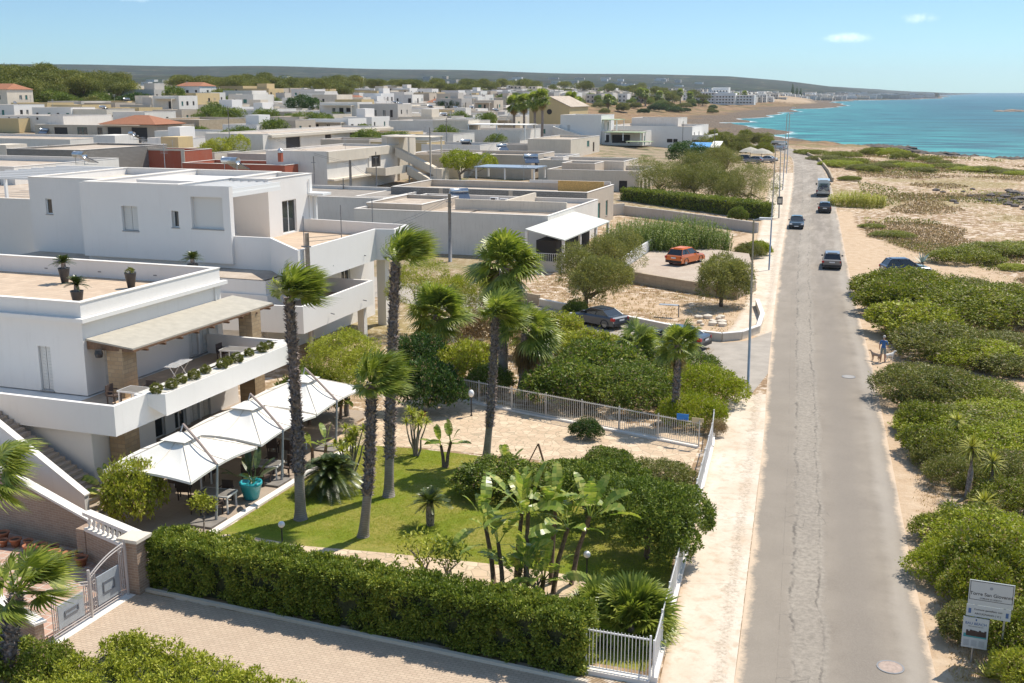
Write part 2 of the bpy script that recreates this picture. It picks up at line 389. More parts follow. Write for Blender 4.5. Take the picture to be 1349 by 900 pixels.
# foliage
def leafmat(name,stops,trans=.25,rough=.55,psc=.35,pv=.35,spec=.3):
    m=bpy.data.materials.new(name);m.use_nodes=True;t=m.node_tree;t.nodes.clear()
    o=N(t,'ShaderNodeOutputMaterial');b=N(t,'ShaderNodeBsdfPrincipled');g=N(t,'ShaderNodeNewGeometry')
    r=mth(t,'ADD',mth(t,'MULTIPLY',g.outputs['Random Per Island'],1-pv),mth(t,'MULTIPLY',ramp(t,noise(t,psc,4),(.3,0),(.7,1)),pv))
    c=ramp(t,r,*stops);t.links.new(c,b.inputs['Base Color']);b.inputs['Roughness'].default_value=rough;b.inputs['Specular IOR Level'].default_value=spec
    tr=N(t,'ShaderNodeBsdfTranslucent');t.links.new(mix(t,.5,c,mix(t,1.0,c,(1.5,1.6,.6),'MULTIPLY')),tr.inputs[0])
    mx=N(t,'ShaderNodeMixShader',inp={0:trans});t.links.new(b.outputs[0],mx.inputs[1]);t.links.new(tr.outputs[0],mx.inputs[2]);t.links.new(mx.outputs[0],o.inputs[0]);return m
L={}
L['hedge']=leafmat('hedge_leaves',[(0,(0.081,0.114,0.015)),(.5,(0.175,0.229,0.029)),(.85,(0.374,0.384,0.058)),(1,(0.600,0.551,0.105))])
L['bush']=leafmat('bush_leaves',[(0,(0.047,0.081,0.013)),(.5,(0.142,0.196,0.026)),(.85,(0.295,0.333,0.055)),(1,(0.448,0.437,0.110))])
L['yellowbush']=leafmat('yellow_green_leaves',[(0,(0.140,0.166,0.015)),(.5,(0.350,0.367,0.039)),(1,(0.600,0.600,0.092))])
L['tamar']=leafmat('tamar_leaves',[(0,(0.100,0.103,0.028)),(.5,(0.224,0.230,0.061)),(1,(0.425,0.391,0.143))],.3)
L['coast']=leafmat('coastal_scrub_leaves',[(0,(0.071,0.092,0.011)),(.5,(0.185,0.215,0.020)),(.85,(0.351,0.354,0.033)),(1,(0.528,0.446,0.089))],psc=.5)
L['lime']=leafmat('lime_scrub_leaves',[(0,(0.145,0.185,0.011)),(.5,(0.308,0.354,0.020)),(1,(0.528,0.504,0.055))],psc=.5)
L['olive']=leafmat('olive_leaves',[(0,(0.071,0.086,0.020)),(.5,(0.177,0.190,0.039)),(1,(0.354,0.322,0.088))],psc=.6)
L['dry']=leafmat('dry_twigs',[(0,(0.155,0.109,0.056)),(.6,(0.372,0.261,0.144)),(1,(0.600,0.493,0.275))],.15)
L['pine']=leafmat('pine_needles',[(0,(0.055,0.075,0.014)),(.5,(0.159,0.176,0.026)),(1,(0.397,0.351,0.066))],.2,psc=.08)
L['dkgreen']=leafmat('dark_green_leaves',[(0,(0.022,0.053,0.014)),(.6,(0.064,0.125,0.024)),(1,(0.164,0.217,0.055))])
L['palm']=leafmat('palm_leaves',[(0,(0.083,0.121,0.020)),(.5,(0.212,0.265,0.039)),(.85,(0.401,0.425,0.088)),(1,(0.590,0.552,0.187))],.35,psc=.6,rough=.4,spec=.5)
L['palmdry']=leafmat('dead_palm_leaves',[(0,(0.186,0.123,0.056)),(.6,(0.403,0.275,0.125)),(1,(0.600,0.478,0.237))],.2)
L['cycad']=leafmat('cycad_leaves',[(0,(.02,.04,.008)),(.6,(.065,.10,.018)),(1,(.20,.21,.05))],.15,rough=.35,spec=.6)
L['paddle']=leafmat('paddle_leaves',[(0,(0.100,0.160,0.024)),(.5,(0.238,0.319,0.048)),(.85,(0.497,0.479,0.119)),(1,(0.600,0.600,0.237))],.35,rough=.35,spec=.5,psc=1.2)
L['reed']=leafmat('reed_leaves',[(0,(0.188,0.220,0.026)),(.5,(0.468,0.440,0.078)),(1,(0.600,0.600,0.209))],.3)
L['reedgreen']=leafmat('green_reed_leaves',[(0,(.07,.12,.02)),(.5,(.17,.23,.045)),(1,(.38,.40,.13))],.3)
L['grass']=leafmat('grass_blades',[(0,(0.165,0.220,0.015)),(.5,(0.350,0.367,0.026)),(1,(0.600,0.551,0.078))],.3,psc=.4,pv=.7)
L['drygrass']=leafmat('dry_grass',[(0,(0.248,0.160,0.075)),(.6,(0.527,0.362,0.175)),(1,(0.600,0.600,0.350))],.2)
L['flower']=plain('pink_flowers',(.55,.10,.12),.6)
L['cactus']=plain('cactus_pads',(.14,.20,.08),.55,var=.3,vs=5)
L['agave']=plain('blue_agave',(.28,.36,.33),.5,var=.2)
M['bark']=plain('brown_bark',(.17,.115,.08),.9,var=.45,vs=9,bmp=.8,bs=18)
M['greybark']=plain('grey_bark',(.25,.21,.175),.9,var=.4,vs=9,bmp=.8,bs=18)
M['palmboot']=plain('shaggy_palm_boots',(.27,.215,.185),.9,var=.7,vs=10,bmp=1,bs=25)
m,t,b=newmat('ringed_palm_bark');b.inputs['Roughness'].default_value=.85
wv=N(t,'ShaderNodeTexWave',bands_direction='Z',inp={'Scale':4.2,'Distortion':5.0,'Detail':5.0});t.links.new(pos(t),wv.inputs['Vector'])
c=mix(t,ramp(t,wv.outputs['Fac'],(.2,0),(.9,1)),(.24,.21,.185),(.31,.275,.24));c=mix(t,ramp(t,noise(t,3,5),(.4,0),(.8,.6)),c,(.16,.12,.09));t.links.new(c,b.inputs['Base Color']);bump(t,b,wv.outputs['Fac'],.5,.02);M['palmbark']=m
M['twigs']=plain('dark_hedge_core',(.045,.055,.02),.95,var=.5,vs=10,bmp=1,bs=20)  # colour of the solid hedge core, inner shade painted as a dark tone
# ================================================================ SETTING
def polar(radii,angs,zf,name):
    R,A=np.meshgrid(radii,angs,indexing='ij')
    X=R*np.sin(A);Y=R*np.cos(A);nR,nA=R.shape
    z,D=zf(X,Y)
    V=np.stack([X,Y,z],-1).reshape(-1,3)
    idx=np.arange(nR*nA).reshape(nR,nA)
    a=idx[:-1,:-1].ravel();b=idx[1:,:-1].ravel();c=idx[1:,1:].ravel();d=idx[:-1,1:].ravel()
    Fq=np.stack([a,d,c,b],-1)
    me=bpy.data.meshes.new(name);me.vertices.add(len(V));me.vertices.foreach_set('co',V.astype(np.float32).ravel())
    me.loops.add(Fq.size);me.loops.foreach_set('vertex_index',Fq.ravel().astype(np.int32))
    me.polygons.add(len(Fq));me.polygons.foreach_set('loop_start',np.arange(len(Fq),dtype=np.int32)*4)
    try: me.polygons.foreach_set('loop_total',np.full(len(Fq),4,np.int32))
    except Exception: pass
    me.polygons.foreach_set('use_smooth',[True]*len(Fq));me.update(calc_edges=True)
    return me,X.ravel(),Y.ravel(),D.ravel()
def attr(me,name,vals):
    a=me.attributes.new(name,'FLOAT','POINT');a.data.foreach_set('value',np.asarray(vals,np.float32))
yaw=-YAW
angs=np.concatenate([np.linspace(-PI,yaw-.62,36)[:-1],np.linspace(yaw-.62,yaw+.62,430),np.linspace(yaw+.62,PI,36)[1:]])
def segdist(X,Y,P):
    best=np.full(X.shape,1e9)
    for (ax,ay),(bx,by) in zip(P[:-1],P[1:]):
        dx,dy=bx-ax,by-ay;t=np.clip(((X-ax)*dx+(Y-ay)*dy)/(dx*dx+dy*dy+1e-9),0,1)
        best=np.minimum(best,np.hypot(X-ax-t*dx,Y-ay-t*dy))
    return best
def gz(X,Y):
    z,D=zt(X,Y,True);rr=np.hypot(X,Y)
    # rough coastal rock
    f=smooth(D,-6,6)*(1-smooth(D,25,60))*smooth(rr,150,260)
    z=z+f*.35*(np.sin(X*.31+Y*.17)*np.sin(Y*.23-X*.11)+.5*np.sin(X*.9)*np.sin(Y*.7))
    # far relief
    z=z+smooth(rr,2500,4500)*smooth(D,200,900)*3.5*(np.sin(X*.0021+1)*np.sin(Y*.0017)+.6*np.sin(X*.006+Y*.004))
    # sandy knoll on the headland
    kx,ky=G(1042,139,0);z=z+9*np.exp(-(((X-kx)/55)**2+((Y-ky)/120)**2))*smooth(D,0,25)
    return z,D
radii=np.concatenate([[0.5,6,12],np.geomspace(18,900,330),np.geomspace(900,22000,150)[1:]])
me,X,Y,D=polar(radii,angs,gz,'ground')
rr=np.hypot(X,Y)
trackpts=[G(1118,318),G(1145,330),G(1170,338),G(1230,352),G(1300,378),G(1400,395)]
verge=[G(1260,900),G(1205,650),G(1165,500),G(1140,400),G(1122,330),G(1112,280)]
lane=[G(1275,470),G(1330,500),G(1420,540)]
plot=[(-13,86),(-18,88),(-24,93)]
lot=[G(700,450),G(720,500)]
leftv=[G(965,470),G(990,400),G(1000,340),G(1012,290),G(1020,255),G(1026,235)]
sand=np.exp(-(segdist(X,Y,trackpts)/5.5)**2)+np.exp(-(segdist(X,Y,verge)/1.6)**2)+np.exp(-(segdist(X,Y,lane)/2.2)**2)*.9+np.exp(-(segdist(X,Y,plot)/5)**2)*.6+np.exp(-(segdist(X,Y,leftv)/2.6)**2)+.8*np.exp(-(segdist(X,Y,[(-14,117),(-24,130)])/6)**2)
kx,ky=G(1042,139,0);sand=sand+1.3*np.exp(-(((X-kx)/60)**2+((Y-ky)/130)**2))
sand=sand+1.0*np.exp(-((D-12)/6)**2)*smooth(Y,1060,1150)*(1-smooth(Y,1250,1330))
attr(me,'cd',D);attr(me,'sand',np.clip(sand,0,1.2));attr(me,'far',smooth(rr,1100,2400));attr(me,'brown',smooth(Y,330,420)*(1-smooth(D,240,330))*(1-smooth(rr,2200,2600)));attr(me,'town',smooth(-X,30,60)*smooth(Y,20,60))
RKX,RKY=G(1338,262)
attr(me,'rock',1.25*np.exp(-((X-RKX)/7)**2-((Y-RKY)/12)**2)+np.exp(-(np.clip(D-6,0,None)/22)**2)*smooth(Y,430,520)*.0+(1-smooth(D,2,np.where(Y>420,62,10)))*1.15)
m,t,b=newmat('ground_soil_and_rock');b.inputs['Roughness'].default_value=.95;b.inputs['Specular IOR Level'].default_value=.1
def at(n): return N(t,'ShaderNodeAttribute',attribute_name=n).outputs['Fac']
n_big=noise(t,.035,6,.6);n_mid=noise(t,.22,8,.65);n_fine=noise(t,1.3,8,.72);n_tiny=noise(t,6,6,.75)
scrub=mix(t,ramp(t,n_mid,(.38,0),(.62,1)),(.28,.18,.105),(.42,.30,.18))
scrub=mix(t,ramp(t,n_fine,(.5,0),(.58,.95)),scrub,(.68,.57,.46))               # pale limestone showing through
scrub=mix(t,ramp(t,n_fine,(.34,.85),(.45,0)),scrub,(.13,.095,.06))
scrub=mix(t,mth(t,'MULTIPLY',ramp(t,n_big,(.52,0),(.62,.8)),ramp(t,n_tiny,(.4,.2),(.6,1))),scrub,(.24,.21,.07))
town=mix(t,ramp(t,n_mid,(.4,0),(.6,1)),(.36,.27,.19),(.22,.19,.12));town=mix(t,ramp(t,n_mid,(.52,0),(.6,.8)),town,(.12,.13,.045))
brn=mix(t,ramp(t,n_mid,(.40,0),(.6,1)),(.17,.11,.065),(.33,.215,.12));brn=mix(t,ramp(t,n_big,(.5,0),(.6,.6)),brn,(.12,.12,.045));c=mix(t,at('town'),scrub,town);c=mix(t,at('brown'),c,brn)
sandc=mix(t,ramp(t,n_fine,(.35,0),(.7,1)),(.46,.325,.21),(.60,.465,.33))
sf=ramp(t,mth(t,'ADD',at('sand'),mth(t,'MULTIPLY',mth(t,'SUBTRACT',n_mid,.5),.9)),(.35,0),(.62,1))
c=mix(t,sf,c,sandc)
rockc=mix(t,ramp(t,n_fine,(.4,0),(.65,1)),(.07,.055,.042),(.27,.205,.15))
rf=ramp(t,mth(t,'ADD',at('rock'),mth(t,'MULTIPLY',mth(t,'SUBTRACT',n_mid,.5),1.6)),(.45,0),(.7,1))
c=mix(t,rf,c,rockc)
nf=noise(t,.014,9,.76);vf=N(t,'ShaderNodeTexVoronoi',inp={'Scale':.011});t.links.new(pos(t),vf.inputs['Vector'])
farc=mix(t,ramp(t,nf,(.42,0),(.55,1)),(.014,.024,.014),(.045,.055,.028));farc=mix(t,ramp(t,nf,(.58,0),(.66,.9)),farc,(.34,.26,.17))
farc=mix(t,.3,farc,mix(t,1.0,farc,vf.outputs['Color'],'MULTIPLY'))
c=mix(t,mth(t,'MULTIPLY',at('far'),mth(t,'SUBTRACT',1,rf)),c,farc)
t.links.new(c,b.inputs['Base Color']);bump(t,b,mth(t,'ADD',n_fine,mth(t,'MULTIPLY',n_tiny,.4)),.7,.12)
me.materials.append(m);o=link('ground',me);o['kind']='structure'
M['ground']=m
# ---- sea
def sz(X,Y): return np.full(X.shape,-1.15),coastD(X,Y)
radii=np.concatenate([np.geomspace(60,900,170),np.geomspace(900,45000,110)[1:]])
a2=np.linspace(yaw-.2,yaw+1.1,330)
me,X,Y,D=polar(radii,a2,sz,'sea')
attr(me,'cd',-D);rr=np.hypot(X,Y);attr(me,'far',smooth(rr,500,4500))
ix,iy=G(1349,147,-1.15);attr(me,'isle',np.exp(-((X-ix)/60)**2-((Y-iy)/45)**2))
m,t,b=newmat('sea_water')
v=pos(t)
nb=noise(t,.012,4,.6,stretch=(.45,1.6,1));nm_=noise(t,.06,5,.6,stretch=(.5,1.7,1));nw=noise(t,.9,5,.6,stretch=(.6,1.5,1));cd=at('cd')
deep=mix(t,ramp(t,nb,(.42,0),(.58,1)),(.006,.062,.095),(.014,.155,.185))
deep=mix(t,ramp(t,nm_,(.5,0),(.62,.6)),deep,(.005,.045,.075))
shal=mix(t,ramp(t,nm_,(.42,0),(.56,1)),(.045,.32,.30),(.008,.09,.115))
sh=ramp(t,mth(t,'ADD',mth(t,'MULTIPLY',cd,.005),mth(t,'MULTIPLY',mth(t,'SUBTRACT',nb,.5),.8)),(.0,1),(.75,0))
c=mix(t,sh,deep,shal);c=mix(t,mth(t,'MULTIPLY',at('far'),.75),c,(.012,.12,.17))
cap=mth(t,'MULTIPLY',ramp(t,nw,(.70,0),(.74,.35)),ramp(t,nm_,(.5,0),(.6,1)));c=mix(t,cap,c,(.7,.75,.76))
fo=mth(t,'ADD',mth(t,'MULTIPLY',cd,-.04),mth(t,'MULTIPLY',noise(t,.05,6,.7),1.15))
foam=ramp(t,fo,(.46,0),(.60,1))
fo2=ramp(t,mth(t,'ADD',at('isle'),mth(t,'MULTIPLY',nm_,.3)),(.95,0),(1.02,1))
foam=mth(t,'MAXIMUM',foam,fo2);c=mix(t,foam,c,(.78,.80,.80))
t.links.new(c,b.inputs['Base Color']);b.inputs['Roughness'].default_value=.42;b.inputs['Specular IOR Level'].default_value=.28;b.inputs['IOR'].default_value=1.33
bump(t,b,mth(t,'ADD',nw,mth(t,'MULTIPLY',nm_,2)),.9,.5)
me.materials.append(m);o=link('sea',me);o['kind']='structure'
# small reef at the right edge of the view
mb=MB();rx,ry=G(1362,147,-1)
for k in range(14): mb.sphere((rx+rnd.uniform(-36,36),ry+rnd.uniform(-14,14),-1.2),rnd.uniform(3,9),8,0,.28)
struct('reef',mb,plain('reef_rock',(.26,.20,.15),.9,var=.4,vs=.3))
# ---- draped strips with (across, along) UVs
def resample(P,step):
    P=[np.array(p,float) for p in P];d=[0]
    for a,b_ in zip(P[:-1],P[1:]): d.append(d[-1]+np.linalg.norm(b_-a))
    return P,np.array(d)
def strip(name,Lp,Rp,dz,mat,n=120,across=10,kind='structure',zfun=None):
    def par(P,n):
        P=np.array(P,float);d=np.concatenate([[0],np.cumsum(np.linalg.norm(np.diff(P,axis=0),axis=1))])
        k=np.arange(len(P));tt=np.linspace(0,len(P)-1,n)
        # smooth parametrisation by control index (both sides share it)
        def cr(c):
            out=[]
            for q in tt:
                i=min(int(q),len(P)-2);f=q-i
                p0=c[max(i-1,0)];p1=c[i];p2=c[i+1];p3=c[min(i+2,len(P)-1)]
                out.append(.5*((2*p1)+(-p0+p2)*f+(2*p0-5*p1+4*p2-p3)*f*f+(-p0+3*p1-3*p2+p3)*f**3))
            return np.array(out)
        return np.stack([cr(P[:,0]),cr(P[:,1])],-1)
    A=par(Lp,n);B=par(Rp,n);mid=(A+B)/2;s=np.concatenate([[0],np.cumsum(np.linalg.norm(np.diff(mid,axis=0),axis=1))])
    u=np.linspace(0,1,across+1);V=[];UV=[]
    for i in range(n):
        for k in u: V.append(A[i]*(1-k)+B[i]*k);UV.append((k,s[i]))
    V=np.array(V);z=zt(V[:,0],V[:,1])+dz+np.where(V[:,1]>118,.05,0)
    if zfun: z=z+zfun(V)
    V=np.column_stack([V,z]);f=[];w_=across+1
    for i in range(n-1):
        for k in range(across): f.append((i*w_+k,i*w_+k+1,(i+1)*w_+k+1,(i+1)*w_+k))
    me=mesh_from(name,V,f,[mat],None,True);uvl=me.uv_layers.new(name='UVMap')
    vi=np.empty(len(me.loops),np.int32);me.loops.foreach_get('vertex_index',vi);uvl.data.foreach_set('uv',np.array(UV,np.float32)[vi].ravel())
    o=link(name,me);o['kind']=kind;return o
# road surface
m,t,b=newmat('worn_asphalt');b.inputs['Roughness'].default_value=.9;b.inputs['Specular IOR Level'].default_value=.2
uv=N(t,'ShaderNodeUVMap').outputs[0];sp=N(t,'ShaderNodeSeparateXYZ');t.links.new(uv,sp.inputs[0]);U_=sp.outputs[0];V_=sp.outputs[1]
wob=noise(t,.25,5,.65);wob2=noise(t,1.4,6,.7);n1=noise(t,.5,6,.6);n2=noise(t,5,6,.75);n3=noise(t,30,4,.7)
uw_=mth(t,'ADD',U_,mth(t,'ADD',mth(t,'MULTIPLY',mth(t,'SUBTRACT',wob,.5),.12),mth(t,'MULTIPLY',mth(t,'SUBTRACT',wob2,.5),.06)))
base=mix(t,ramp(t,n1,(.3,0),(.7,1)),(.215,.182,.148),(.30,.258,.21))
def band(src,c0,w0,soft): 
    return ramp(t,mth(t,'ABSOLUTE',mth(t,'SUBTRACT',src,c0)),(w0,1),(w0+soft,0))
base=mix(t,mth(t,'MULTIPLY',band(uw_,.64,.05,.10),.75),base,(.215,.185,.155))       # wheel tracks
base=mix(t,mth(t,'MULTIPLY',band(uw_,.90,.02,.06),.35),base,(.50,.45,.39))
base=mix(t,mth(t,'MULTIPLY',band(uw_,.14,.10,.04),.45),base,(.26,.225,.185))        # trench patch at the left
base=mix(t,mth(t,'MULTIPLY',band(uw_,.36,.085,.03),.75),base,mix(t,ramp(t,n2,(.38,0),(.6,1)),(.21,.185,.155),(.38,.335,.28)))   # broken strip along the middle
cr=mth(t,'MAXIMUM',mth(t,'MAXIMUM',band(uw_,.275,.004,.010),band(uw_,.425,.0035,.006)),mth(t,'MULTIPLY',band(U_,.205,.0012,.002),.5))
tone=ramp(t,noise(t,.16,5,.6,stretch=(1,.35,1)),(.35,0),(.65,1));base=mix(t,mth(t,'MULTIPLY',tone,.35),base,(.17,.145,.12));crn=ramp(t,noise(t,.7,6,.75),(.45,0),(.60,1));base=mix(t,mth(t,'MULTIPLY',mth(t,'MULTIPLY',cr,crn),.75),base,(.07,.06,.052))
vb=N(t,'ShaderNodeTexVoronoi',feature='DISTANCE_TO_EDGE',inp={'Scale':1.3});t.links.new(pos(t),vb.inputs['Vector'])
alli=mth(t,'MULTIPLY',ramp(t,vb.outputs['Distance'],(.0,1),(.03,0)),mth(t,'MULTIPLY',band(uw_,.35,.12,.06),ramp(t,noise(t,.3,3),(.45,0),(.62,.6))))
base=mix(t,alli,base,(.10,.088,.075))
fv=mth(t,'FRACT',mth(t,'DIVIDE',V_,4.3));base=mix(t,mth(t,'MULTIPLY',mth(t,'MULTIPLY',ramp(t,fv,(.0,1),(.012,0)),band(U_,.24,.035,.01)),.5),base,(.12,.11,.10))
edge=mth(t,'ADD',mth(t,'ABSOLUTE',mth(t,'SUBTRACT',U_,.5)),mth(t,'ADD',mth(t,'MULTIPLY',mth(t,'SUBTRACT',n2,.5),.07),mth(t,'MULTIPLY',mth(t,'SUBTRACT',noise(t,.33,6,.7),.5),.16)))
base=mix(t,ramp(t,edge,(.455,0),(.495,1)),base,(.60,.46,.33))
base=mix(t,ramp(t,n3,(.35,0),(.75,.35)),base,(.42,.375,.32))
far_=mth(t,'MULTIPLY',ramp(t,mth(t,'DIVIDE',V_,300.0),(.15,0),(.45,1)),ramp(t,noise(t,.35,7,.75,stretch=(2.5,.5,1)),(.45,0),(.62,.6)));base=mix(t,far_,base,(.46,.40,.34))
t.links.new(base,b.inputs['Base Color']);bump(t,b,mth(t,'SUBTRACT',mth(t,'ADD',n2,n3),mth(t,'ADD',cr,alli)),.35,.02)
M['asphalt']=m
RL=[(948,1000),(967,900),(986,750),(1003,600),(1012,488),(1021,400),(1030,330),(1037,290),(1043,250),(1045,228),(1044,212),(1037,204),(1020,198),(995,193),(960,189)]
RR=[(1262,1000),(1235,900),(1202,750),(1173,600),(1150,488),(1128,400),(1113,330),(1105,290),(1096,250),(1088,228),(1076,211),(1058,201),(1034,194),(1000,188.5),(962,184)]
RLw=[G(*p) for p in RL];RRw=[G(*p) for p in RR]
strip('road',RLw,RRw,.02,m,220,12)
# pale concrete pavement on the town side
m,t,b=newmat('pale_dirty_concrete');b.inputs['Roughness'].default_value=.9;b.inputs['Specular IOR Level'].default_value=.15
uv=N(t,'ShaderNodeUVMap').outputs[0];sp=N(t,'ShaderNodeSeparateXYZ');t.links.new(uv,sp.inputs[0])
n1=noise(t,.35,7,.65);n2=noise(t,1.6,8,.72);n3=noise(t,8,6,.75)
c=mix(t,ramp(t,n1,(.38,0),(.62,1)),(.60,.49,.38),(.68,.60,.50));c=mix(t,ramp(t,n2,(.50,0),(.64,.75)),c,(.50,.385,.275))
ed=mth(t,'ADD',sp.outputs[0],mth(t,'MULTIPLY',mth(t,'SUBTRACT',n2,.5),.5));c=mix(t,mth(t,'MULTIPLY',mth(t,'MULTIPLY',ramp(t,ed,(.66,0),(.74,1)),ramp(t,ed,(.84,1),(.9,0))),ramp(t,n3,(.42,0),(.6,.7))),c,(.34,.27,.2))
c=mix(t,ramp(t,ed,(.0,.9),(.12,0)),c,(.45,.33,.22))
fv=mth(t,'FRACT',mth(t,'DIVIDE',sp.outputs[1],9.5));c=mix(t,ramp(t,fv,(0,.5),(.006,0)),c,(.3,.25,.2))
c=mix(t,ramp(t,n3,(.5,0),(.85,.5)),c,(.42,.35,.28));t.links.new(c,b.inputs['Base Color']);bump(t,b,n3,.4,.02)
M['pave']=m
strip('sidewalk',[G(855,960),G(869,900),G(905,735),G(938,575),G(953,524)],[RLw[1] if 0 else G(958,960),G(967,900),G(987,735),G(1006,575),G(1009,520)],.05,m,60,10)
strip('roadside_verge',[G(953,438),G(967,425),G(985,385),G(993,330),G(1003,290),G(1012,250),G(1018,228)],[G(1017,445),G(1019,425),G(1024,385),G(1030,330),G(1037,290),G(1043,250),G(1045,228)],.012,m,50,8)
def sheet(name,pts,dz,mat,kind='structure',th=None):
    mb=MB();P=[(x,y,dz) for x,y in pts]
    # orient upwards
    ar=sum(P[i][0]*P[(i+1)%len(P)][1]-P[(i+1)%len(P)][0]*P[i][1] for i in range(len(P)))
    if ar<0: P=P[::-1]
    from mathutils.geometry import tessellate_polygon
    T=[]
    for q in tessellate_polygon([[Vector(p) for p in P]]):
        p0,p1,p2=[P[k] for k in q];cr_=(p1[0]-p0[0])*(p2[1]-p0[1])-(p1[1]-p0[1])*(p2[0]-p0[0])
        if abs(cr_)>1e-9: T.append(tuple(q) if cr_>0 else tuple(reversed(q)))
    me=bpy.data.meshes.new(name);me.from_pydata(P,[],T);me.materials.append(mat);o=link(name,me);o['kind']=kind;return o
import bmesh
SR=[(-7.9,63.0),(-9.6,64.5),(-10.5,68),(-14,71.5),(-22,75.5),(-50,88),(-50,95.5),(-28.2,85.6),(-20,81.2),(-13.2,77.3),(-11.6,77.0),(-10.2,78.2),(-9.2,81),(-8.2,84),(-6.6,84)]
sheet('side_road',SR,.014,plain('grey_side_asphalt',(.36,.315,.265),.9,var=.15,vs=.8,bmp=.3,bs=12))
sheet('driveway',[(-25.0,29.75),(-25.0,18),(-2,16),(-6.5,28.9),(-8.2,29.15)],.008,M['pavers'])
m,t,b=newmat('lawn_turf');b.inputs['Roughness'].default_value=.9;b.inputs['Specular IOR Level'].default_value=.1
c=mix(t,ramp(t,noise(t,.45,6,.65),(.40,0),(.60,1)),(.20,.24,.025),(.34,.29,.075));c=mix(t,ramp(t,noise(t,7,6,.75),(.4,0),(.62,.6)),c,(.11,.16,.018));t.links.new(c,b.inputs['Base Color']);bump(t,b,noise(t,22,4,.8),.8,.05)
M['lawn']=m
sheet('lawn',[(-25.25,32),(-25.25,47.5),(-22,47.9),(-8.7,47.9),(-7.0,36),(-6.5,30.4),(-24.4,30.4)],.006,m)
sheet('garden_path',[(-25.2,35.2),(-24.2,35.45),(-21.5,35.3),(-18,35.8),(-14,36.2),(-11.5,36.3),(-9.6,36.2),(-7.3,36.6),(-6.9,34.2),(-12,33.8),(-18,33.6),(-25.2,33.4)],.011,M['stonepath'])
sheet('stone_paved_strip',[(-25.2,47.4),(-22,48.1),(-15,48.3),(-8.6,47.7),(-8.95,53),(-9.5,55.0),(-24.4,57.4),(-27,57.6),(-27,47.4)],.010,M['stonepath'])
sheet('patio',[(-36,32.6),(-25.55,32.6),(-25.55,47.4),(-27.2,47.4),(-27.2,53),(-36,53)],.012,M['patio'])
mb=MB();mb.box(-25.62,-25.30,33.2,47.5,-.1,.09);struct('patio_edging',mb,M['cope'])
mb=MB();mb.wall((-25.2,29.95),(-8.0,29.12),.16,-.1,.11);struct('driveway_kerb',mb,M['cream'])
# paved yard with the orange car
yard=[(-25.0,100.9),(-18.2,97.0),(-13.2,94.6),(-12.2,99),(-15.2,116),(-25.5,121.5)]
mb=MB();mb.prism(yard,-.2,.96);struct('parking_yard',mb,[roofmat('dusty_concrete',(.50,.42,.34),(.42,.33,.26))])
# ================================================================ BUILDINGS
def wallgrid(mb,face,a0,a1,z0,z1,pl,ops,m=0,rev=.22):
    """vertical wall plane with openings (b0,b1,c0,c1); face S,N,E,W; pl = plane coordinate"""
    def P(a,z,d=0):
        return {'S':(a,pl+d,z),'N':(a,pl-d,z),'E':(pl-d,a,z),'W':(pl+d,a,z)}[face]
    fl=face in('N','W')
    def q(p0,p1,p2,p3):
        if fl: mb.quad(p3,p2,p1,p0,m)
        else: mb.quad(p0,p1,p2,p3,m)
    A=sorted(set([a0,a1]+[x for o in ops for x in o[:2] if a0<x<a1]));Z=sorted(set([z0,z1]+[x for o in ops for x in o[2:4] if z0<x<z1]))
    for i in range(len(A)-1):
        for j in range(len(Z)-1):
            ca=(A[i]+A[i+1])/2;cz=(Z[j]+Z[j+1])/2
            if any(o[0]<ca<o[1] and o[2]<cz<o[3] for o in ops): continue
            q(P(A[i],Z[j]),P(A[i+1],Z[j]),P(A[i+1],Z[j+1]),P(A[i],Z[j+1]))
    for o in ops:
        b0,b1,c0,c1=o[:4];r=rev
        q(P(b0,c0),P(b1,c0),P(b1,c0,r),P(b0,c0,r)) if False else None
        q(P(b0,c0,r),P(b1,c0,r),P(b1,c0),P(b0,c0)) ; q(P(b0,c1),P(b1,c1),P(b1,c1,r),P(b0,c1,r))
        q(P(b0,c0),P(b0,c1),P(b0,c1,r),P(b0,c0,r)) ; q(P(b1,c0,r),P(b1,c1,r),P(b1,c1),P(b1,c0))
def fbox(mb,face,pl,a0,a1,z0,z1,d0,d1,m=0):
    """box on a facade; d = depth inwards (negative = proud)"""
    if face=='S': mb.box(a0,a1,pl+min(d0,d1),pl+max(d0,d1),z0,z1,m)
    if face=='N': mb.box(a0,a1,pl-max(d0,d1),pl-min(d0,d1),z0,z1,m)
    if face=='E': mb.box(pl-max(d0,d1),pl-min(d0,d1),a0,a1,z0,z1,m)
    if face=='W': mb.box(pl+min(d0,d1),pl+max(d0,d1),a0,a1,z0,z1,m)
def sill(face,pl,b0,b1,c0,f,rev):
    s=MB();fbox(s,face,pl,b0-.06,b1+.06,c0-.055,c0-.003,-.05,-.004);part('sill',s,M['sill'],f)
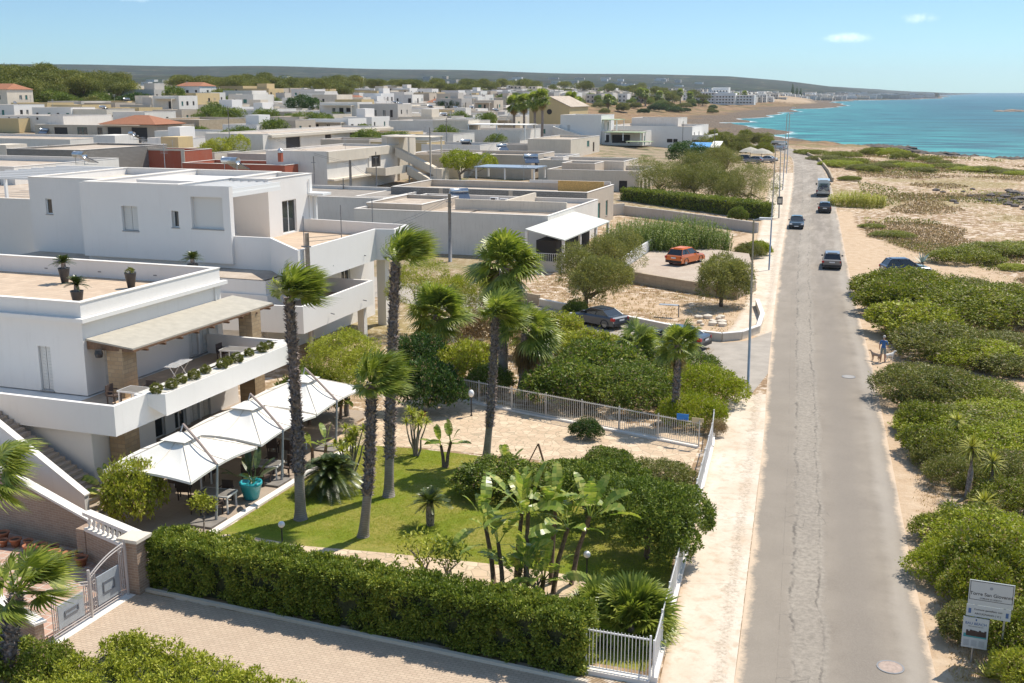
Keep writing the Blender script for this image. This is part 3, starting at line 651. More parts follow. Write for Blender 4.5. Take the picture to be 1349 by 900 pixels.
def opening(parent,face,pl,o,rev=.22):
    b0,b1,c0,c1=o[:4];kind=o[4] if len(o)>4 else 'glass'
    nm='door' if kind in('door','sdoor','gdoor','ddoor') else ('roller_shutter' if kind=='roll' else 'window')
    e=.002
    if kind in('roll',):
        mb=MB();fbox(mb,face,pl,b0+e,b1-e,c0+e,c1-e,rev-.07,rev-.01)
        n=max(3,int((c1-c0)/.12))
        for k in range(n): z=c0+.03+(c1-c0-.06)*k/n;fbox(mb,face,pl,b0+.06,b1-.06,z,z+.012,rev-.078,rev-.071)
        f=part(nm,mb,M['shutter'],parent);sill(face,pl,b0,b1,c0,f,rev);return f
    if kind in('shut','gshut','sdoor'):
        mb=MB();mid=(b0+b1)/2;mt=M['greenshut'] if kind=='gshut' else M['shutter']
        fbox(mb,face,pl,b0+.03,mid-.02,c0+.03,c1-.03,rev-.09,rev-.04);fbox(mb,face,pl,mid+.02,b1-.03,c0+.03,c1-.03,rev-.09,rev-.04);fbox(mb,face,pl,b0+e,b1-e,c0+e,c1-e,rev-.02,rev-.005,1)
        z=c0+.12
        while z<c1-.1:
            fbox(mb,face,pl,b0+.08,mid-.08,z,z+.05,rev-.115,rev-.091);fbox(mb,face,pl,mid+.08,b1-.08,z,z+.05,rev-.115,rev-.091);z+=.16
        f=part(nm,mb,[mt,M['dark']],parent);sill(face,pl,b0,b1,c0,f,rev);return f
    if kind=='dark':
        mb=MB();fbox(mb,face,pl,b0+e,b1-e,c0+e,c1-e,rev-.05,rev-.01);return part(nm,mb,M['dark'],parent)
    if kind=='open':
        return None
    mb=MB();w_=.07;d0,d1=rev-.10,rev-.04
    mt={'door':M['frame'],'gdoor':M['greenshut'],'ddoor':M['brownwood']}.get(kind,M['frame'])
    fbox(mb,face,pl,b0+e,b0+w_,c0+e,c1-e,d0,d1);fbox(mb,face,pl,b1-w_,b1-e,c0+e,c1-e,d0,d1)
    fbox(mb,face,pl,b0+w_+e,b1-w_-e,c0+e,c0+w_,d0,d1);fbox(mb,face,pl,b0+w_+e,b1-w_-e,c1-w_,c1-e,d0,d1)
    if b1-b0>.8: mid=(b0+b1)/2;fbox(mb,face,pl,mid-.04,mid+.04,c0+w_+e,c1-w_-e,d0,d1)
    f=part(nm,mb,mt,parent);g=MB();fbox(g,face,pl,b0+w_+e,b1-w_-e,c0+w_+e,c1-w_-e,rev-.06,rev-.05)
    p_=part('pane',g,M['glass'],f)
    if kind=='glass': sill(face,pl,b0,b1,c0,f,rev)
    return f
def volume(parent,x0,x1,y0,y1,zb,ztop,mat,ops={},ph=.5,pt=.22,roof='roofc',cope=True,rname='roof',wname='wall',noroof=False,rv=.22):
    mb=MB()
    wallgrid(mb,'S',x0,x1,zb,ztop,y0,ops.get('S',[]),rev=rv);wallgrid(mb,'N',x0,x1,zb,ztop,y1,ops.get('N',[]))
    wallgrid(mb,'E',y0,y1,zb,ztop,x1,ops.get('E',[]));wallgrid(mb,'W',y0,y1,zb,ztop,x0,ops.get('W',[]))
    zr=ztop-ph;a0,a1,b0,b1=x0+pt,x1-pt,y0+pt,y1-pt
    if ph>0:
        for p in (((x0,y0),(x1,y0),(a1,b0),(a0,b0)),((x1,y0),(x1,y1),(a1,b1),(a1,b0)),((x1,y1),(x0,y1),(a0,b1),(a1,b1)),((x0,y1),(x0,y0),(a0,b0),(a0,b1))):
            mb.quad(*[(q[0],q[1],ztop) for q in p])
        for p,q in (((a0,b0),(a1,b0)),((a1,b0),(a1,b1)),((a1,b1),(a0,b1)),((a0,b1),(a0,b0))):
            mb.quad((p[0],p[1],ztop),(q[0],q[1],ztop),(q[0],q[1],zr),(p[0],p[1],zr))
    w_=part(wname,mb,mat,parent)
    if cope and ph>0:
        c=MB();o_=.04
        c.box(x0-o_,x1+o_,y0-o_,y0+pt+o_,ztop+.002,ztop+.05);c.box(x0-o_,x1+o_,y1-pt-o_,y1+o_,ztop+.002,ztop+.05)
        c.box(x0-o_,x0+pt+o_,y0+pt+o_+.001,y1-pt-o_-.001,ztop+.002,ztop+.05);c.box(x1-pt-o_,x1+o_,y0+pt+o_+.001,y1-pt-o_-.001,ztop+.002,ztop+.05)
        part('coping',c,M['cope'],parent)
    r=MB();r.quad((a0,b0,zr),(a1,b0,zr),(a1,b1,zr),(a0,b1,zr));part(rname,r,M[roof] if isinstance(roof,str) else roof,parent)
    # window, door and shutter parts; near-black panels stand in for unlit rooms
    for fc,pl in (('S',y0),('N',y1),('E',x1),('W',x0)):
        for o in ops.get(fc,[]): opening(parent,fc,pl,o,rv)
    return w_
def polyvol(parent,pts,zb,ztop,mat,ph=.9,pt=.2,floor=None,zf=None,name='parapet_wall'):
    """polygon volume with a parapet ring (pts counter-clockwise)"""
    n=len(pts);ins=[]
    for i in range(n):
        p0=Vector(pts[i-1]);p1=Vector(pts[i]);p2=Vector(pts[(i+1)%n]);a=(p1-p0).normalized();b_=(p2-p1).normalized()
        na=Vector((-a.y,a.x));nb=Vector((-b_.y,b_.x));bi=(na+nb);k=pt/max(.25,(1+na.dot(nb)));ins.append(tuple(p1+bi*k))
    mb=MB();zr=ztop-ph
    for i in range(n):
        j=(i+1)%n;p,q=pts[i],pts[j];a,b_=ins[i],ins[j]
        mb.quad((p[0],p[1],zb),(q[0],q[1],zb),(q[0],q[1],ztop),(p[0],p[1],ztop))
        mb.quad((p[0],p[1],ztop),(q[0],q[1],ztop),(b_[0],b_[1],ztop),(a[0],a[1],ztop))
        mb.quad((a[0],a[1],ztop),(b_[0],b_[1],ztop),(b_[0],b_[1],zr),(a[0],a[1],zr))
    mb.poly([(p[0],p[1],zb) for p in reversed(pts)])
    o=part(name,mb,mat,parent)
    r=MB();r.poly([(p[0],p[1],zr) for p in ins]);part('terrace_floor',r,floor or M['terr'],parent);return o
# ---------------------------------------------------------------- villa with the stone pillars (left foreground)
A_=thing('villa','white two storey villa with stone pillars, a wrap-around balcony and a tiled roof terrace, left foreground','villa',(-46,46,0))
volume(A_,-62,-36.2,40.95,52.2,3.25,7.75,M['white'],{'E':[(42.3,43.7,3.3,5.45,'shut'),(49.0,49.9,3.3,5.4,'sdoor'),(50.0,50.9,3.3,5.4,'sdoor')],'S':[(-38.95,-38.2,3.3,5.5,'sdoor')]},ph=.95,pt=.24,roof=M['terr'],rname='roof_terrace')
c=MB();c.box(-36.18,-35.9,40.68,52.5,6.85,7.05);c.box(-62,-36.182,40.68,40.93,6.85,7.05);part('ledge',c,M['white'],A_)
# ground floor
volume(A_,-62,-35.4,41.8,52.2,-.2,2.96,M['white'],{'E':[(42.6,43.7,0,2.4,'door'),(43.9,45.5,0,2.45,'door'),(46.3,47.3,0,2.4,'door'),(47.6,48.5,0,2.4,'sdoor'),(48.6,49.5,0,2.4,'sdoor')]},ph=0,cope=False,rname='ceiling_slab')
c=MB();c.box(-62,-33.1,37.45,41.78,-.2,2.948);part('side_room_wall',c,M['white'],A_)
# balcony
c=MB()
c.box(-62,-31.5,37.1,50.8,2.95,3.2)
c.box(-62,-31.3,36.9,37.1,2.95,4.30);c.box(-31.5,-31.3,37.101,50.8,2.95,4.30);c.box(-36.19,-31.501,50.6,50.8,3.201,4.28)
part('balcony',c,M['white'],A_)
c=MB();c.prism([(-31.299,39.1),(-30.55,39.4),(-30.55,50.2),(-31.299,50.5)],lambda k:(3.75,3.25,3.25,3.75)[k],4.27)
c.box(-31.95,-31.501,39.0,50.6,3.9,4.24);part('planter_trough',c,M['white'],A_)
c=MB();c.box(-31.49,-30.62,39.6,50.1,4.275,4.30);c.box(-31.9,-31.51,39.2,50.4,4.242,4.27);part('planter_gravel',c,plain('white_gravel',(.62,.58,.52),.95,var=.35,vs=20,bmp=.5,bs=30),A_)
c=MB();c.box(-36.0,-31.51,37.12,50.6,3.201,3.215);part('balcony_floor',c,M['terr'],A_)
for (x0,x1,y0,y1,z0,z1) in ((-35.2,-34.3,41.3,42.3,3.22,5.62),(-34.45,-33.6,51.0,52.0,0,5.6),(-33.05,-32.2,38.5,39.5,0,2.94),(-34.4,-33.4,50.9,51.9,0,2.9)):
    if z0==0 and z1>3: continue
    c=MB();c.box(x0,x1,y0,y1,z0,z1);part('stone_pillar',c,M['stone'],A_)
c=MB();c.box(-34.45,-33.6,51.2,52.1,2.9,5.6);part('stone_pillar',c,M['stone'],A_)
# canopy
c=MB();c.prism([(-36.17,41.1),(-33.7,41.35),(-33.7,53.6),(-36.17,53.3)],lambda k:(5.93,5.60,5.60,5.93)[k],lambda k:(6.02,5.68,5.68,6.02)[k]);cn=part('canopy',c,M['thatch'],A_)
c=MB();c.box(-33.78,-33.66,41.33,53.62,5.50,5.595);c.wall((-36.17,41.2),(-33.8,41.4),.09,5.5,5.6,za=5.93,zb=5.59)
for k in range(9): y=42.2+k*1.35;c.box(-34.6,-33.55,y,y+.10,5.40,5.50)
part('timber',c,M['brownwood'],cn)
c=MB();c.lathe([(.02,0),(.16,.02),(.2,.2),(.16,.38),(.02,.4)],(-35.35,40.95,5.2),12);part('loudspeaker',c,M['black'],A_)
# outside stair on the near side
c=MB();c.prism([(-30.6,33.9),(-30.6,34.15),(-41,34.15),(-41,33.9)],-.2,lambda k:(1.4,1.4,7.9,7.9)[k]);part('stair_side_wall',c,M['white'],A_);c=MB()
for k in range(22): c.box(-31.4-k*.30,-31.101-k*.30,34.16,36.85,-.2,.16*(k+1))
part('stair',c,M['patio'],A_)
c=MB();c.prism([(-30.55,33.86),(-30.55,34.19),(-41,34.19),(-41,33.86)],lambda k:(1.402,1.402,7.91,7.91)[k],lambda k:(1.46,1.46,7.97,7.97)[k]);part('stair_coping',c,M['cope'],A_)
# ---------------------------------------------------------------- second white villa
B_=thing('villa','large white villa with two long balconies, white shutters and an upper terrace, behind the villa with stone pillars','villa',(-50,68,0))
volume(B_,-57.2,-44.4,65.7,66.15,5.6,11.0,M['white'],{'S':[(-53.6,-52.2,7.6,9.4,'shut'),(-49.3,-48.7,8.0,9.2,'glass'),(-47.6,-45.0,8.0,10.25,'roll')]},rv=.36,ph=0,cope=False,rname='wall_top')
volume(B_,-64.4,-57.21,68.4,80,5,11.0,M['white'],{'S':[(-62.9,-62.3,8.2,9.4,'glass'),(-59.0,-58.3,7.6,9.6,'shut')]},ph=.55,pt=.3,roof='roofw')
volume(B_,-57.2,-48.9,66.16,80,5,11.0,M['white'],{},ph=.55,pt=.3,roof='roofw')
volume(B_,-48.89,-45.6,72.6,79.2,6.3,11.0,M['white'],{'E':[(74.5,76.6,6.65,9.2,'door')]},ph=.5,pt=.25,roof='roofw')
c=MB()
for k in range(7): x=-48.7+k*.68;c.box(x,x+.12,66.16,72.55,10.55,10.85)
c.box(-44.62,-44.42,66.16,72.5,10.25,10.54);part('pergola',c,M['frame'],B_)
c=MB();c.box(-53,-52.75,79.5,79.7,6,6.1);
polyvol(B_,[(-48.9,66.0),(-41.5,66.0),(-36.4,61.1),(-36.9,73.1),(-35.5,73.4),(-35.8,76.5),(-48.8,78)],5.25,7.55,M['white'],ph=1.0,floor=M['terr'],name='upper_balcony')
volume(B_,-64,-39.6,62.2,78,-.2,5.24,M['white'],{'E':[(72.6,74,2.9,4.9,'door'),(64,65.2,3.2,4.7,'shut')]},ph=0,cope=False,rname='slab')
polyvol(B_,[(-46,58.2),(-35.2,59.4),(-35.6,69.9),(-39.59,69.9),(-39.59,62.19),(-46,62.19)],2.55,4.30,M['white'],ph=1.0,floor=M['patio'],name='lower_balcony')
for bb in ((-45,-39.9,60,62.15,-.1,2.54),(-36.6,-36.1,69.3,69.8,-.1,2.54),(-37.6,-36.9,74.5,75.2,-.1,5.24)): c=MB();c.box(*bb);part('pillar',c,M['white'],B_)
# roof extras on villa B
c=MB();c.box(-55.5,-50,70,75,10.46,10.95);part('roof_hatch',c,M['white'],B_)
# drainpipes, spouts and wall lights on the two villas
for par,x,y,z0,z1 in ((A_,-36.12,51.6,3.3,6.8),(A_,-45.0,40.88,3.3,7.0),(B_,-57.28,68.3,5.0,10.6),(B_,-45.52,78.6,6.7,10.6)):
    c=MB();c.cyl((x,y,z0),(x,y,z1),.045,.045,8);part('drainpipe',c,M['frame'],par)
for par,x,y,z in ((B_,-36.86,66,5.9),(B_,-36.95,71,5.9),(B_,-35.25,63,3.2),(B_,-35.45,68,3.2),(A_,-31.22,44,3.25)):
    c=MB();c.cyl((x,y,z),(x+.28,y,z-.04),.035,.035,7);part('water_spout',c,M['polegrey'],par)
for par,x,y,z in ((A_,-36.1,46.2,5.0),(A_,-36.1,48.4,5.0)):
    c=MB();c.box(x-.06,x+.06,y-.12,y+.12,z,z+.12);part('wall_light',c,M['polegrey'],par)
for k in range(6):
    x=-60+k*3.9;c=MB();c.box(x,x+.22,52.2-.262,52.2-.242,7.12,7.18);part('step_light',c,M['polegrey'],A_)
# ---------------------------------------------------------------- generic block by roof corner (near right, top z)
DZ=[0.0]
def near_house(name,label,px,py,ztop,w_,d,mat,ops={},side='R',zb=None,ph=.5,roof='roofc',cat='house',extra=None,cope=True,group=None,off=0):
    x,y=G(px,py,ztop);dz=0.0
    if ztop-zt1(x,y+2)<3.3:          # the ground is higher here: bring the house forward until it stands on it
        r=ray(px,py);T=TS[TS<(CH-ztop)/-r[2]*1.3];hh=CH+r[2]*T-zt(r[0]*T,r[1]*T);k=np.nonzero(hh<4.3)[0];i=int(k[0]);x,y=float(r[0]*T[i]),float(r[1]*T[i]);dz=CH+r[2]*float(T[i])-ztop;ztop+=dz
    DZ[0]=dz
    x0,x1=(x-w_,x) if side=='R' else (x,x+w_)
    zb=zt1((x0+x1)/2,y+d/2)-1.2 if zb is None else zb
    t_=thing(name,label,cat,((x0+x1)/2,y+d/2,max(0,zt1((x0+x1)/2,y+d/2))),group=group)
    o2={k:[(o[0]+(x0 if k in'SN' else y),o[1]+(x0 if k in'SN' else y),o[2]+dz,o[3]+dz)+tuple(o[4:]) for o in v] for k,v in ops.items()}
    volume(t_,x0,x1,y,y+d,zb,ztop,mat,o2,ph=ph,roof=roof,cope=cope);return t_,x0,x1,y,y+d
def block(t_,x0,x1,y0,y1,z0,z1,mat,nm='upper_room',ops={},ph=.3,roof='roofc'):
    volume(t_,x0,x1,y0,y1,z0,z1,mat,ops,ph=ph,roof=roof,wname=nm,rname=nm+'_roof')
def pergola(t_,x0,x1,y0,y1,z0,z1,mat,rmat=None,posts=True,name='canopy'):
    for (x,y) in ((x0+.1,y0+.1),(x1-.1,y0+.1),(x1-.1,y1-.1),(x0+.1,y1-.1),((x0+x1)/2,y0+.1)): c=MB();c.box(x-.11,x+.11,y-.11,y+.11,z0,z1);part('post',c,mat,t_)
    c=MB();c.box(x0-.2,x1+.2,y0-.2,y1+.2,z1+.002,z1+.16);part(name,c,rmat or mat,t_)
# porch house with pale terrace roof (centre)
E1,x0,x1,y0,y1=near_house('house','low white house with grey roof and a pale sloping porch roof, beyond the tall garden palms','' and 0 or 722,285,4.6,23,20,M['white2'],{},ph=.55)
px0,px1=G(745,316,3.3),G(818,292,3.3)
c=MB();xr=px0[0];ya=px0[1]-.3;yb=px1[1]
c.prism([(x1+.01,ya+1),(xr,ya),(xr,yb),(x1+.01,yb+1.0)],lambda k:(4.0,3.2,3.2,4.0)[k],lambda k:(4.12,3.32,3.32,4.12)[k]);part('porch_roof',c,plain('pale_roof_sheet',(.60,.60,.55),.8,var=.06),E1)
for y in (ya+.2,ya+6,ya+12,yb-.2): c=MB();c.box(xr-.35,xr-.1,y,y+.25,-.1,3.2);part('porch_post',c,M['white'],E1)
c=MB();c.box(x1+.01,x1+.3,ya+.9,ya+1.15,-.1,3.9);part('porch_post',c,M['white'],E1)
c=MB();c.box(xr-.3,xr-.16,ya+.5,yb-.4,-.1,1.0);c.box(x1+.31,xr-.36,ya+.72,ya+.86,-.1,1.0);part('porch_wall',c,M['cream'],E1)
c=MB()
for k in range(16): x=x1+.5+k*((xr-x1-.9)/16);c.box(x,x+.04,ya+.76,ya+.80,1.0,1.75)
c.box(x1+.31,xr-.36,ya+.74,ya+.82,1.752,1.80);part('railing',c,M['white'],E1)
c=MB();c.box(xr-3.6,xr-1.4,ya+2,ya+14,-.1,2.9);part('dark_porch_fill',c,M['dark'],E1)  # near-black block standing in for the shade under the porch roof
block(E1,x0,x0+7,y0+3,y0+14,4.0,5.0,M['beige'],'roof_ledge',ph=.4)
c=MB();c.box(x1-14,x1-.4,y0+8,y0+8.3,4.1,5.3);c.box(x1-8.3,x1-8,y0+8.31,y1,4.1,5.2);part('roof_wall',c,M['cream'],E1)
E2,x0,x1,y0,y1=near_house('house','small white house with brown flat roof, between the second villa and the porch house','' and 0 or 612,283,4.0,9,7,M['white2'],{'E':[(1,2,1,2.4,'dark')]},ph=.15,roof='roofg')
# long concrete block wall house
Fh,x0,x1,y0,y1=near_house('house','long low house with a grey concrete block parapet on its flat roof, right of the stair house','' and 0 or 774,254,5.2,27,13,M['beige'],{'S':[(24.6,25.8,1.2,3,'dark')],'E':[(1.4,2.5,1.4,3.6,'shut'),(5,6.2,1.4,3.4,'gshut'),(9,10,1.4,3.4,'gshut')]},ph=.9)
c=MB()
for a,b_ in ((x1-27.1,x1-20.2),(x1-19.6,x1-10.5),(x1-9.9,x1-.1)): c.box(a,b_,y0-.06,y0-.005,4.0,5.15)
part('block_parapet',c,M['block'],Fh)
xs,ys=G(700,226,5.6)
pergola(Fh,xs-9.2,xs+.5,ys,ys+5.5,4.25,6.0,M['white'],M['pvroof'],name='panel_roof')
c=MB();c.box(x1-7,x1-.6,y1-3,y1-2.85,4.4,5.8);part('reed_screen',c,M['orangefab'],Fh)
c=MB();c.box(x1-12,x1-.4,y1-.2,y1-.02,4.4,5.6);part('roof_wall',c,M['white2'],Fh)
# arcaded cream house + stair house beside it
t_,x0,x1,y0,y1=near_house('house','cream house with an arched porch and long roof terrace above the clipped hedge','' and 0 or 842,226,4.6,16,14,M['cream'],{'E':[(1,2.6,0.8,3.0,'dark'),(4,5.6,.8,3.0,'dark'),(7,8.6,.8,3,'dark')],'S':[(12.6,14,.9,3,'dark')]},ph=.8)
block(t_,x0+1,x0+7,y0+5,y0+11,3.8,5.4,M['beige'],ph=.3)
# E-front strip house: orange sand block
t_,x0,x1,y0,y1=near_house('house','sand coloured single storey house with one small window, in front of the white house with the outside stair','' and 0 or 752,184,5.5,10,24,M['ochre'] if 0 else M['cream'],{'E':[(13,15,3.4,4.7,'gshut'),(18,19.4,2,4.2,'ddoor')]},ph=.5)
block(t_,x0-8,x0-.05,y0+2,y0+9,2,5.9,M['grey'],ph=.5)
near_house('house','low white house in front of the stair of the green canopy house','' and 0 or 742,207,5.6,16,11,M['white2'],{'S':[(3,4.2,3.2,4.6,'dark'),(12,13,3.2,4.6,'dark')]},ph=.5,roof='roofw')
near_house('house','low cream house with a brown roof in front of the green terrace canopy','' and 0 or 822,213,4.9,16,11,M['cream'],{'E':[(3,4.4,2.2,4.0,'gshut')]},ph=.5)
# white stair house with green canopies (H)
Hh,x0,x1,y0,y1=near_house('house','tall white house with a long outside stair and green terrace canopies','' and 0 or 792,152,11.4,11.5,14,M['white'],{'E':[(2,3.4,7.6,9.2,'dark'),(7,8.2,7.2,9.4,'gshut')],'S':[(2,2.8,6.9,8.7,'shut')]},ph=.4,roof='roofw')
zb_=zt1(x0,y0)
c=MB();c.prism([(x0-1.5,y0-2.4),(x1-.4,y0-2.4),(x1-.4,y0-.01),(x0-1.5,y0-.01)],zb_-1,lambda k:(8.4,zb_+.5,zb_+.5,8.4)[k]);part('stair',c,M['white2'],Hh)
block(Hh,x0-9.5,x0-.01,y0-1,y0+9,zb_-1,8.6,M['white'],'side_wing',ops={'S':[(x0-5,x0-4,6.4,7.6,'gshut')]},roof='roofc')
pergola(Hh,x1+.2,x1+4.2,y0+1,y0+9,7.2,10.1,M['frame'],M['greenroof'],name='green_canopy')
block(Hh,x1+.01,x1+11.5,y0+.5,y0+11,zb_-1,7.2,M['white2'],'terrace_block',ops={'S':[(x1+1,x1+2.2,4.2,6.2,'dark'),(x1+3,x1+8,4.1,6.3,'dark')],'E':[(y0+2,y0+3.4,3.6,6,'gshut')]},ph=.8)
pergola(Hh,x1+2.5,x1+12.3,y0-5,y0+.3,zb_+.5,7.0,M['frame'],M['greenroof'],name='green_canopy')
pergola(Hh,x1+9.4,x1+15.5,y0-9,y0-5.3,zb_,4.8,M['frame'],M['greenroof'],name='green_canopy')
# long white house right of it
t_,x0,x1,y0,y1=near_house('house','long white house with an upper railing and corner balcony, beside the tamarisks at the road','' and 0 or 912,167,8.2,24,26,M['white'],{'S':[(3,5,4.2,5.6,'glass'),(17,18.6,3.8,4.8,'dark'),(18.8,20,3.8,4.8,'dark')],'E':[(3,4.4,4.4,6.6,'dark'),(10,11.4,4.4,6.6,'dark')]},ph=.6)
zz=zt1(x1,y0)
c=MB();c.box(x1+.01,x1+4.5,y0+.5,y0+16,4.6,4.85);c.box(x1+4.3,x1+4.5,y0+.5,y0+16,4.85,5.9);c.box(x1+.01,x1+4.3,y0+.5,y0+.7,4.85,5.9);c.box(x1+4.1,x1+4.5,y0+.5,y0+.9,zz,4.6);c.box(x1+4.1,x1+4.5,y0+8,y0+8.4,zz,4.6);part('balcony',c,M['white2'],t_)
block(t_,x0+2,x0+16,y1-6,y1+8,5,10.0,M['white2'],ph=.4)
# the stair house (D)
D_,x0,x1,y0,y1=near_house('house','cream two storey house with a zigzag outside stair, balcony and roof pergola, centre left','' and 0 or 430,200,8.3,11,26,M['white2'],{'E':[(15.5,19,4.9,6.9,'dark'),(13.6,14.6,4.6,6.8,'shut')]},ph=.35,roof='roofc')
c=MB();c.box(x1+.01,x1+1.2,y0+.05,y0+14,3.7,4.0);c.box(x1+.01,x1+.35,y0+.05,y0+14,6.6,8.28);c.box(x1+.01,x1+.3,y0+14,y0+25.9,6.9,8.28);part('cornice',c,M['cream'],D_)
c=MB();c.box(x1+.01,x1+3.6,y0+13.5,y0+23,3.7,3.95);c.box(x1+3.4,x1+3.6,y0+13.5,y0+23,3.951,5.0);c.box(x1+.01,x1+3.4,y0+13.5,y0+13.7,3.951,5.0);part('balcony',c,M['cream'],D_)
c=MB();sx,sy=x1+4.2,y0+23.2
for (z0_,z1_,ya_,yb_,) in ((3.9,6.9,sy,sy+9),(.6,3.9,sy+9,sy)): pass
c.prism([(sx-3.4,sy),(sx-3.4,sy+1.6),(sx+4,sy+1.6),(sx+4,sy)],lambda k:(6.4,6.4,3.2,3.2)[k],lambda k:(7.9,7.9,4.6,4.6)[k]);
c.prism([(sx-3.2,sy+1.7),(sx-3.2,sy+3.0),(sx+4,sy+3.0),(sx+4,sy+1.7)],lambda k:(.4,.4,2.7,2.7)[k],lambda k:(1.6,1.6,4.3,4.3)[k]);c.box(sx+3.6,sx+5.6,sy-.2,sy+3.1,.0,3.1);c.box(sx+4.01,sx+5.6,sy-.2,sy+3.1,3.1,4.4)
c.prism([(sx-.4,sy-1.7),(sx-.4,sy-.4),(sx+6,sy-.4),(sx+6,sy-1.7)],lambda k:(3.4,3.4,.2,.2)[k],lambda k:(4.9,4.9,1.6,1.6)[k]);part('stair',c,M['cream'],D_)
pergola(D_,x1-1,x1+7.6,y1-2.6,y1+2.4,1.5,9.7,M['cream'],name='roof_pergola_slab')
block(D_,x1-3.2,x1+.3,y1-.01,y1+7,1,9.8,M['cream'],ph=.3)
# white-grey two storey house with dark windows (C)
C_,x0,x1,y0,y1=near_house('house','pale two storey house with three dark windows under a long eave, left of the stair house','' and 0 or 346,177,9.0,14,60,M['white2'],{'E':[(9,15,5.4,8.0,'dark'),(26,29,6.2,8.0,'dark'),(38,44,6.4,8.0,'dark')]},ph=.4)
q=DZ[0];c=MB();c.box(x1+.01,x1+.9,y0+2,y1,8.2+q,8.75+q);c.box(x1+.01,x1+2.6,y0+4,y0+30,3+q,5.2+q);part('cornice',c,M['cream'],C_)
# red plastered house behind villa B
t_,x0,x1,y0,y1=near_house('house','low brick-red plastered house with pale corners, behind the roof of the second villa','' and 0 or 243,199,7.6,26,8,M['red'],{'S':[(3,6,6.1,6.25,'shut')]},ph=.6)
c=MB();
for x in (x0,x0+12.5,x1-.7): c.box(x,x+.7,y0-.1,y0-.003,3,7.6)
c.box(x0,x1,y0-.1,y0-.003,7.602,7.9);part('pale_trim',c,M['cream'],t_)
t_,x0,x1,y0,y1=near_house('house','low house with a long brick-red wall and a red chimney, right of the second villa roof','' and 0 or 375,218,6.3,19,9,M['red'],{},ph=.5)
c=MB();c.box(x1-1.4,x1-.8,y0+.4,y0+1,6.8,8.2);part('chimney',c,M['red'],t_)
c=MB();c.lathe([(.35,0),(.35,.3),(.5,.35),(.1,.7)],(x1-1.1,y0+.7,8.21),10);part('chimney_cap',c,M['alu'],t_)
near_house('house','bare grey concrete house with no window, left behind the second villa','' and 0 or 106,198,8.4,15,22,M['block'],{},ph=.3)
t_,x0,x1,y0,y1=near_house('house','beige house with dark garage opening and brown tiled hip roof, upper left','' and 0 or 205,166,9.0,36,26,M['beige'],{'S':[(6,10,6.2,8.4,'dark'),(13,16,6,8.5,'gdoor'),(19,20.5,6.2,8.5,'ddoor'),(22,26,5.8,8.6,'dark'),(29,33.5,5.9,8.6,'dark')]},ph=.5)
c=MB();q=DZ[0];c.prism([(x1-15,y0-1.5),(x1+1,y0-1.5),(x1+1,y0+10),(x1-15,y0+10)],9.2+q,9.35+q);i=len(c.v)
c.v+=[(x1-15.4,y0-1.9,9.36+q),(x1+1.4,y0-1.9,9.36+q),(x1+1.4,y0+10.4,9.36+q),(x1-15.4,y0+10.4,9.36+q),(x1-9,y0+4.2,11.4+q),(x1-5,y0+4.2,11.4+q)];c.f+=[(i,i+1,i+5,i+4),(i+1,i+2,i+5),(i+2,i+3,i+4,i+5),(i+3,i,i+4)];c.m+=[0]*4;part('tiled_roof',c,M['tilered'],t_)
t_,x0,x1,y0,y1=near_house('house','rough stone house with one big square dark window, upper left behind the beige house','' and 0 or 262,158,10.5,18,26,M['tufa'],{'S':[(4.6,8.6,6.6,9.2,'dark'),(13,17,5.4,9.2,'ddoor')]},ph=.5)
t_,x0,x1,y0,y1=near_house('house','long pale house with green shutters and a white veranda roof, far left edge','' and 0 or 92,184,7.4,48,22,M['white2'],{'S':[(10,13,3.6,6.2,'gdoor'),(24,29,3.4,6.2,'dark'),(30.5,34,3.4,6.3,'gdoor'),(42,45,3.4,6.2,'dark')]},ph=.5)
pergola(t_,x0,x0+19,y0-9,y0-1,3+DZ[0],6.3+DZ[0],M['frame'],M['white'],name='veranda_roof')
near_house('house','pale yellow house wall with a row of small round vents, upper left edge','' and 0 or 24,156,9.2,40,18,M['ochre'],{},ph=.5)
near_house('house','white terrace house with a row of round wall vents, upper left','' and 0 or 83,153,9.2,20,18,M['white2'],{'S':[(2.5,3.2,8.2,8.8,'dark'),(5.5,6.2,8.2,8.8,'dark'),(8.5,9.2,8.2,8.8,'dark'),(11.5,12.2,8.2,8.8,'dark')]},ph=.5)
# neighbour at the left edge with white pergola
t_,x0,x1,y0,y1=near_house('house','white house with a slatted white pergola and sloping stair wall, at the left edge beside the second villa','' and 0 or 40,263,6.8,30,34,M['white'],{},ph=.9)
c=MB()
for k in range(9): c.box(x1-16,x1-1.5,y0+5+k*2.1,y0+5.25+k*2.1,8.3,8.55)
for x in (x1-15.8,x1-8,x1-1.8): c.box(x-.12,x+.12,y0+5,y0+5.3,5.9,8.3);c.box(x-.12,x+.12,y0+21.6,y0+21.9,5.9,8.3)
part('pergola',c,M['frame'],t_)
near_house('house','white house with a low dark door, left edge behind the slatted pergola','' and 0 or 18,220,8.2,26,20,M['white2'],{'S':[(22,23.6,5,6.8,'ddoor')]},ph=.7)
near_house('house','long low pale house with brown roof in front of the stair house','' and 0 or 505,262,4.6,21,15,M['white2'],{},ph=.4,roof='roofg')
near_house('house','flat-roofed cream annexe with grey roof left of the porch house','' and 0 or 560,262,4.2,10,14,M['cream'],{'E':[(3,4.4,1,3,'dark')]},ph=.4)
near_house('house','white-fronted low house behind the long concrete block parapet','' and 0 or 700,205,6.2,24,14,M['beige'],{'E':[(2,4,3,5,'dark')]},ph=.6)
near_house('house','pale house with blank side wall above the green roof garden shrub','' and 0 or 604,205,6.2,12,12,M['cream'],{},ph=.4)
t_,x0,x1,y0,y1=near_house('house','white house with roof veranda and balustrade, in front of the roadside palms','' and 0 or 685,172,7.0,24,16,M['white2'],{'S':[(3,4.2,5,6.4,'dark')]},ph=.9)
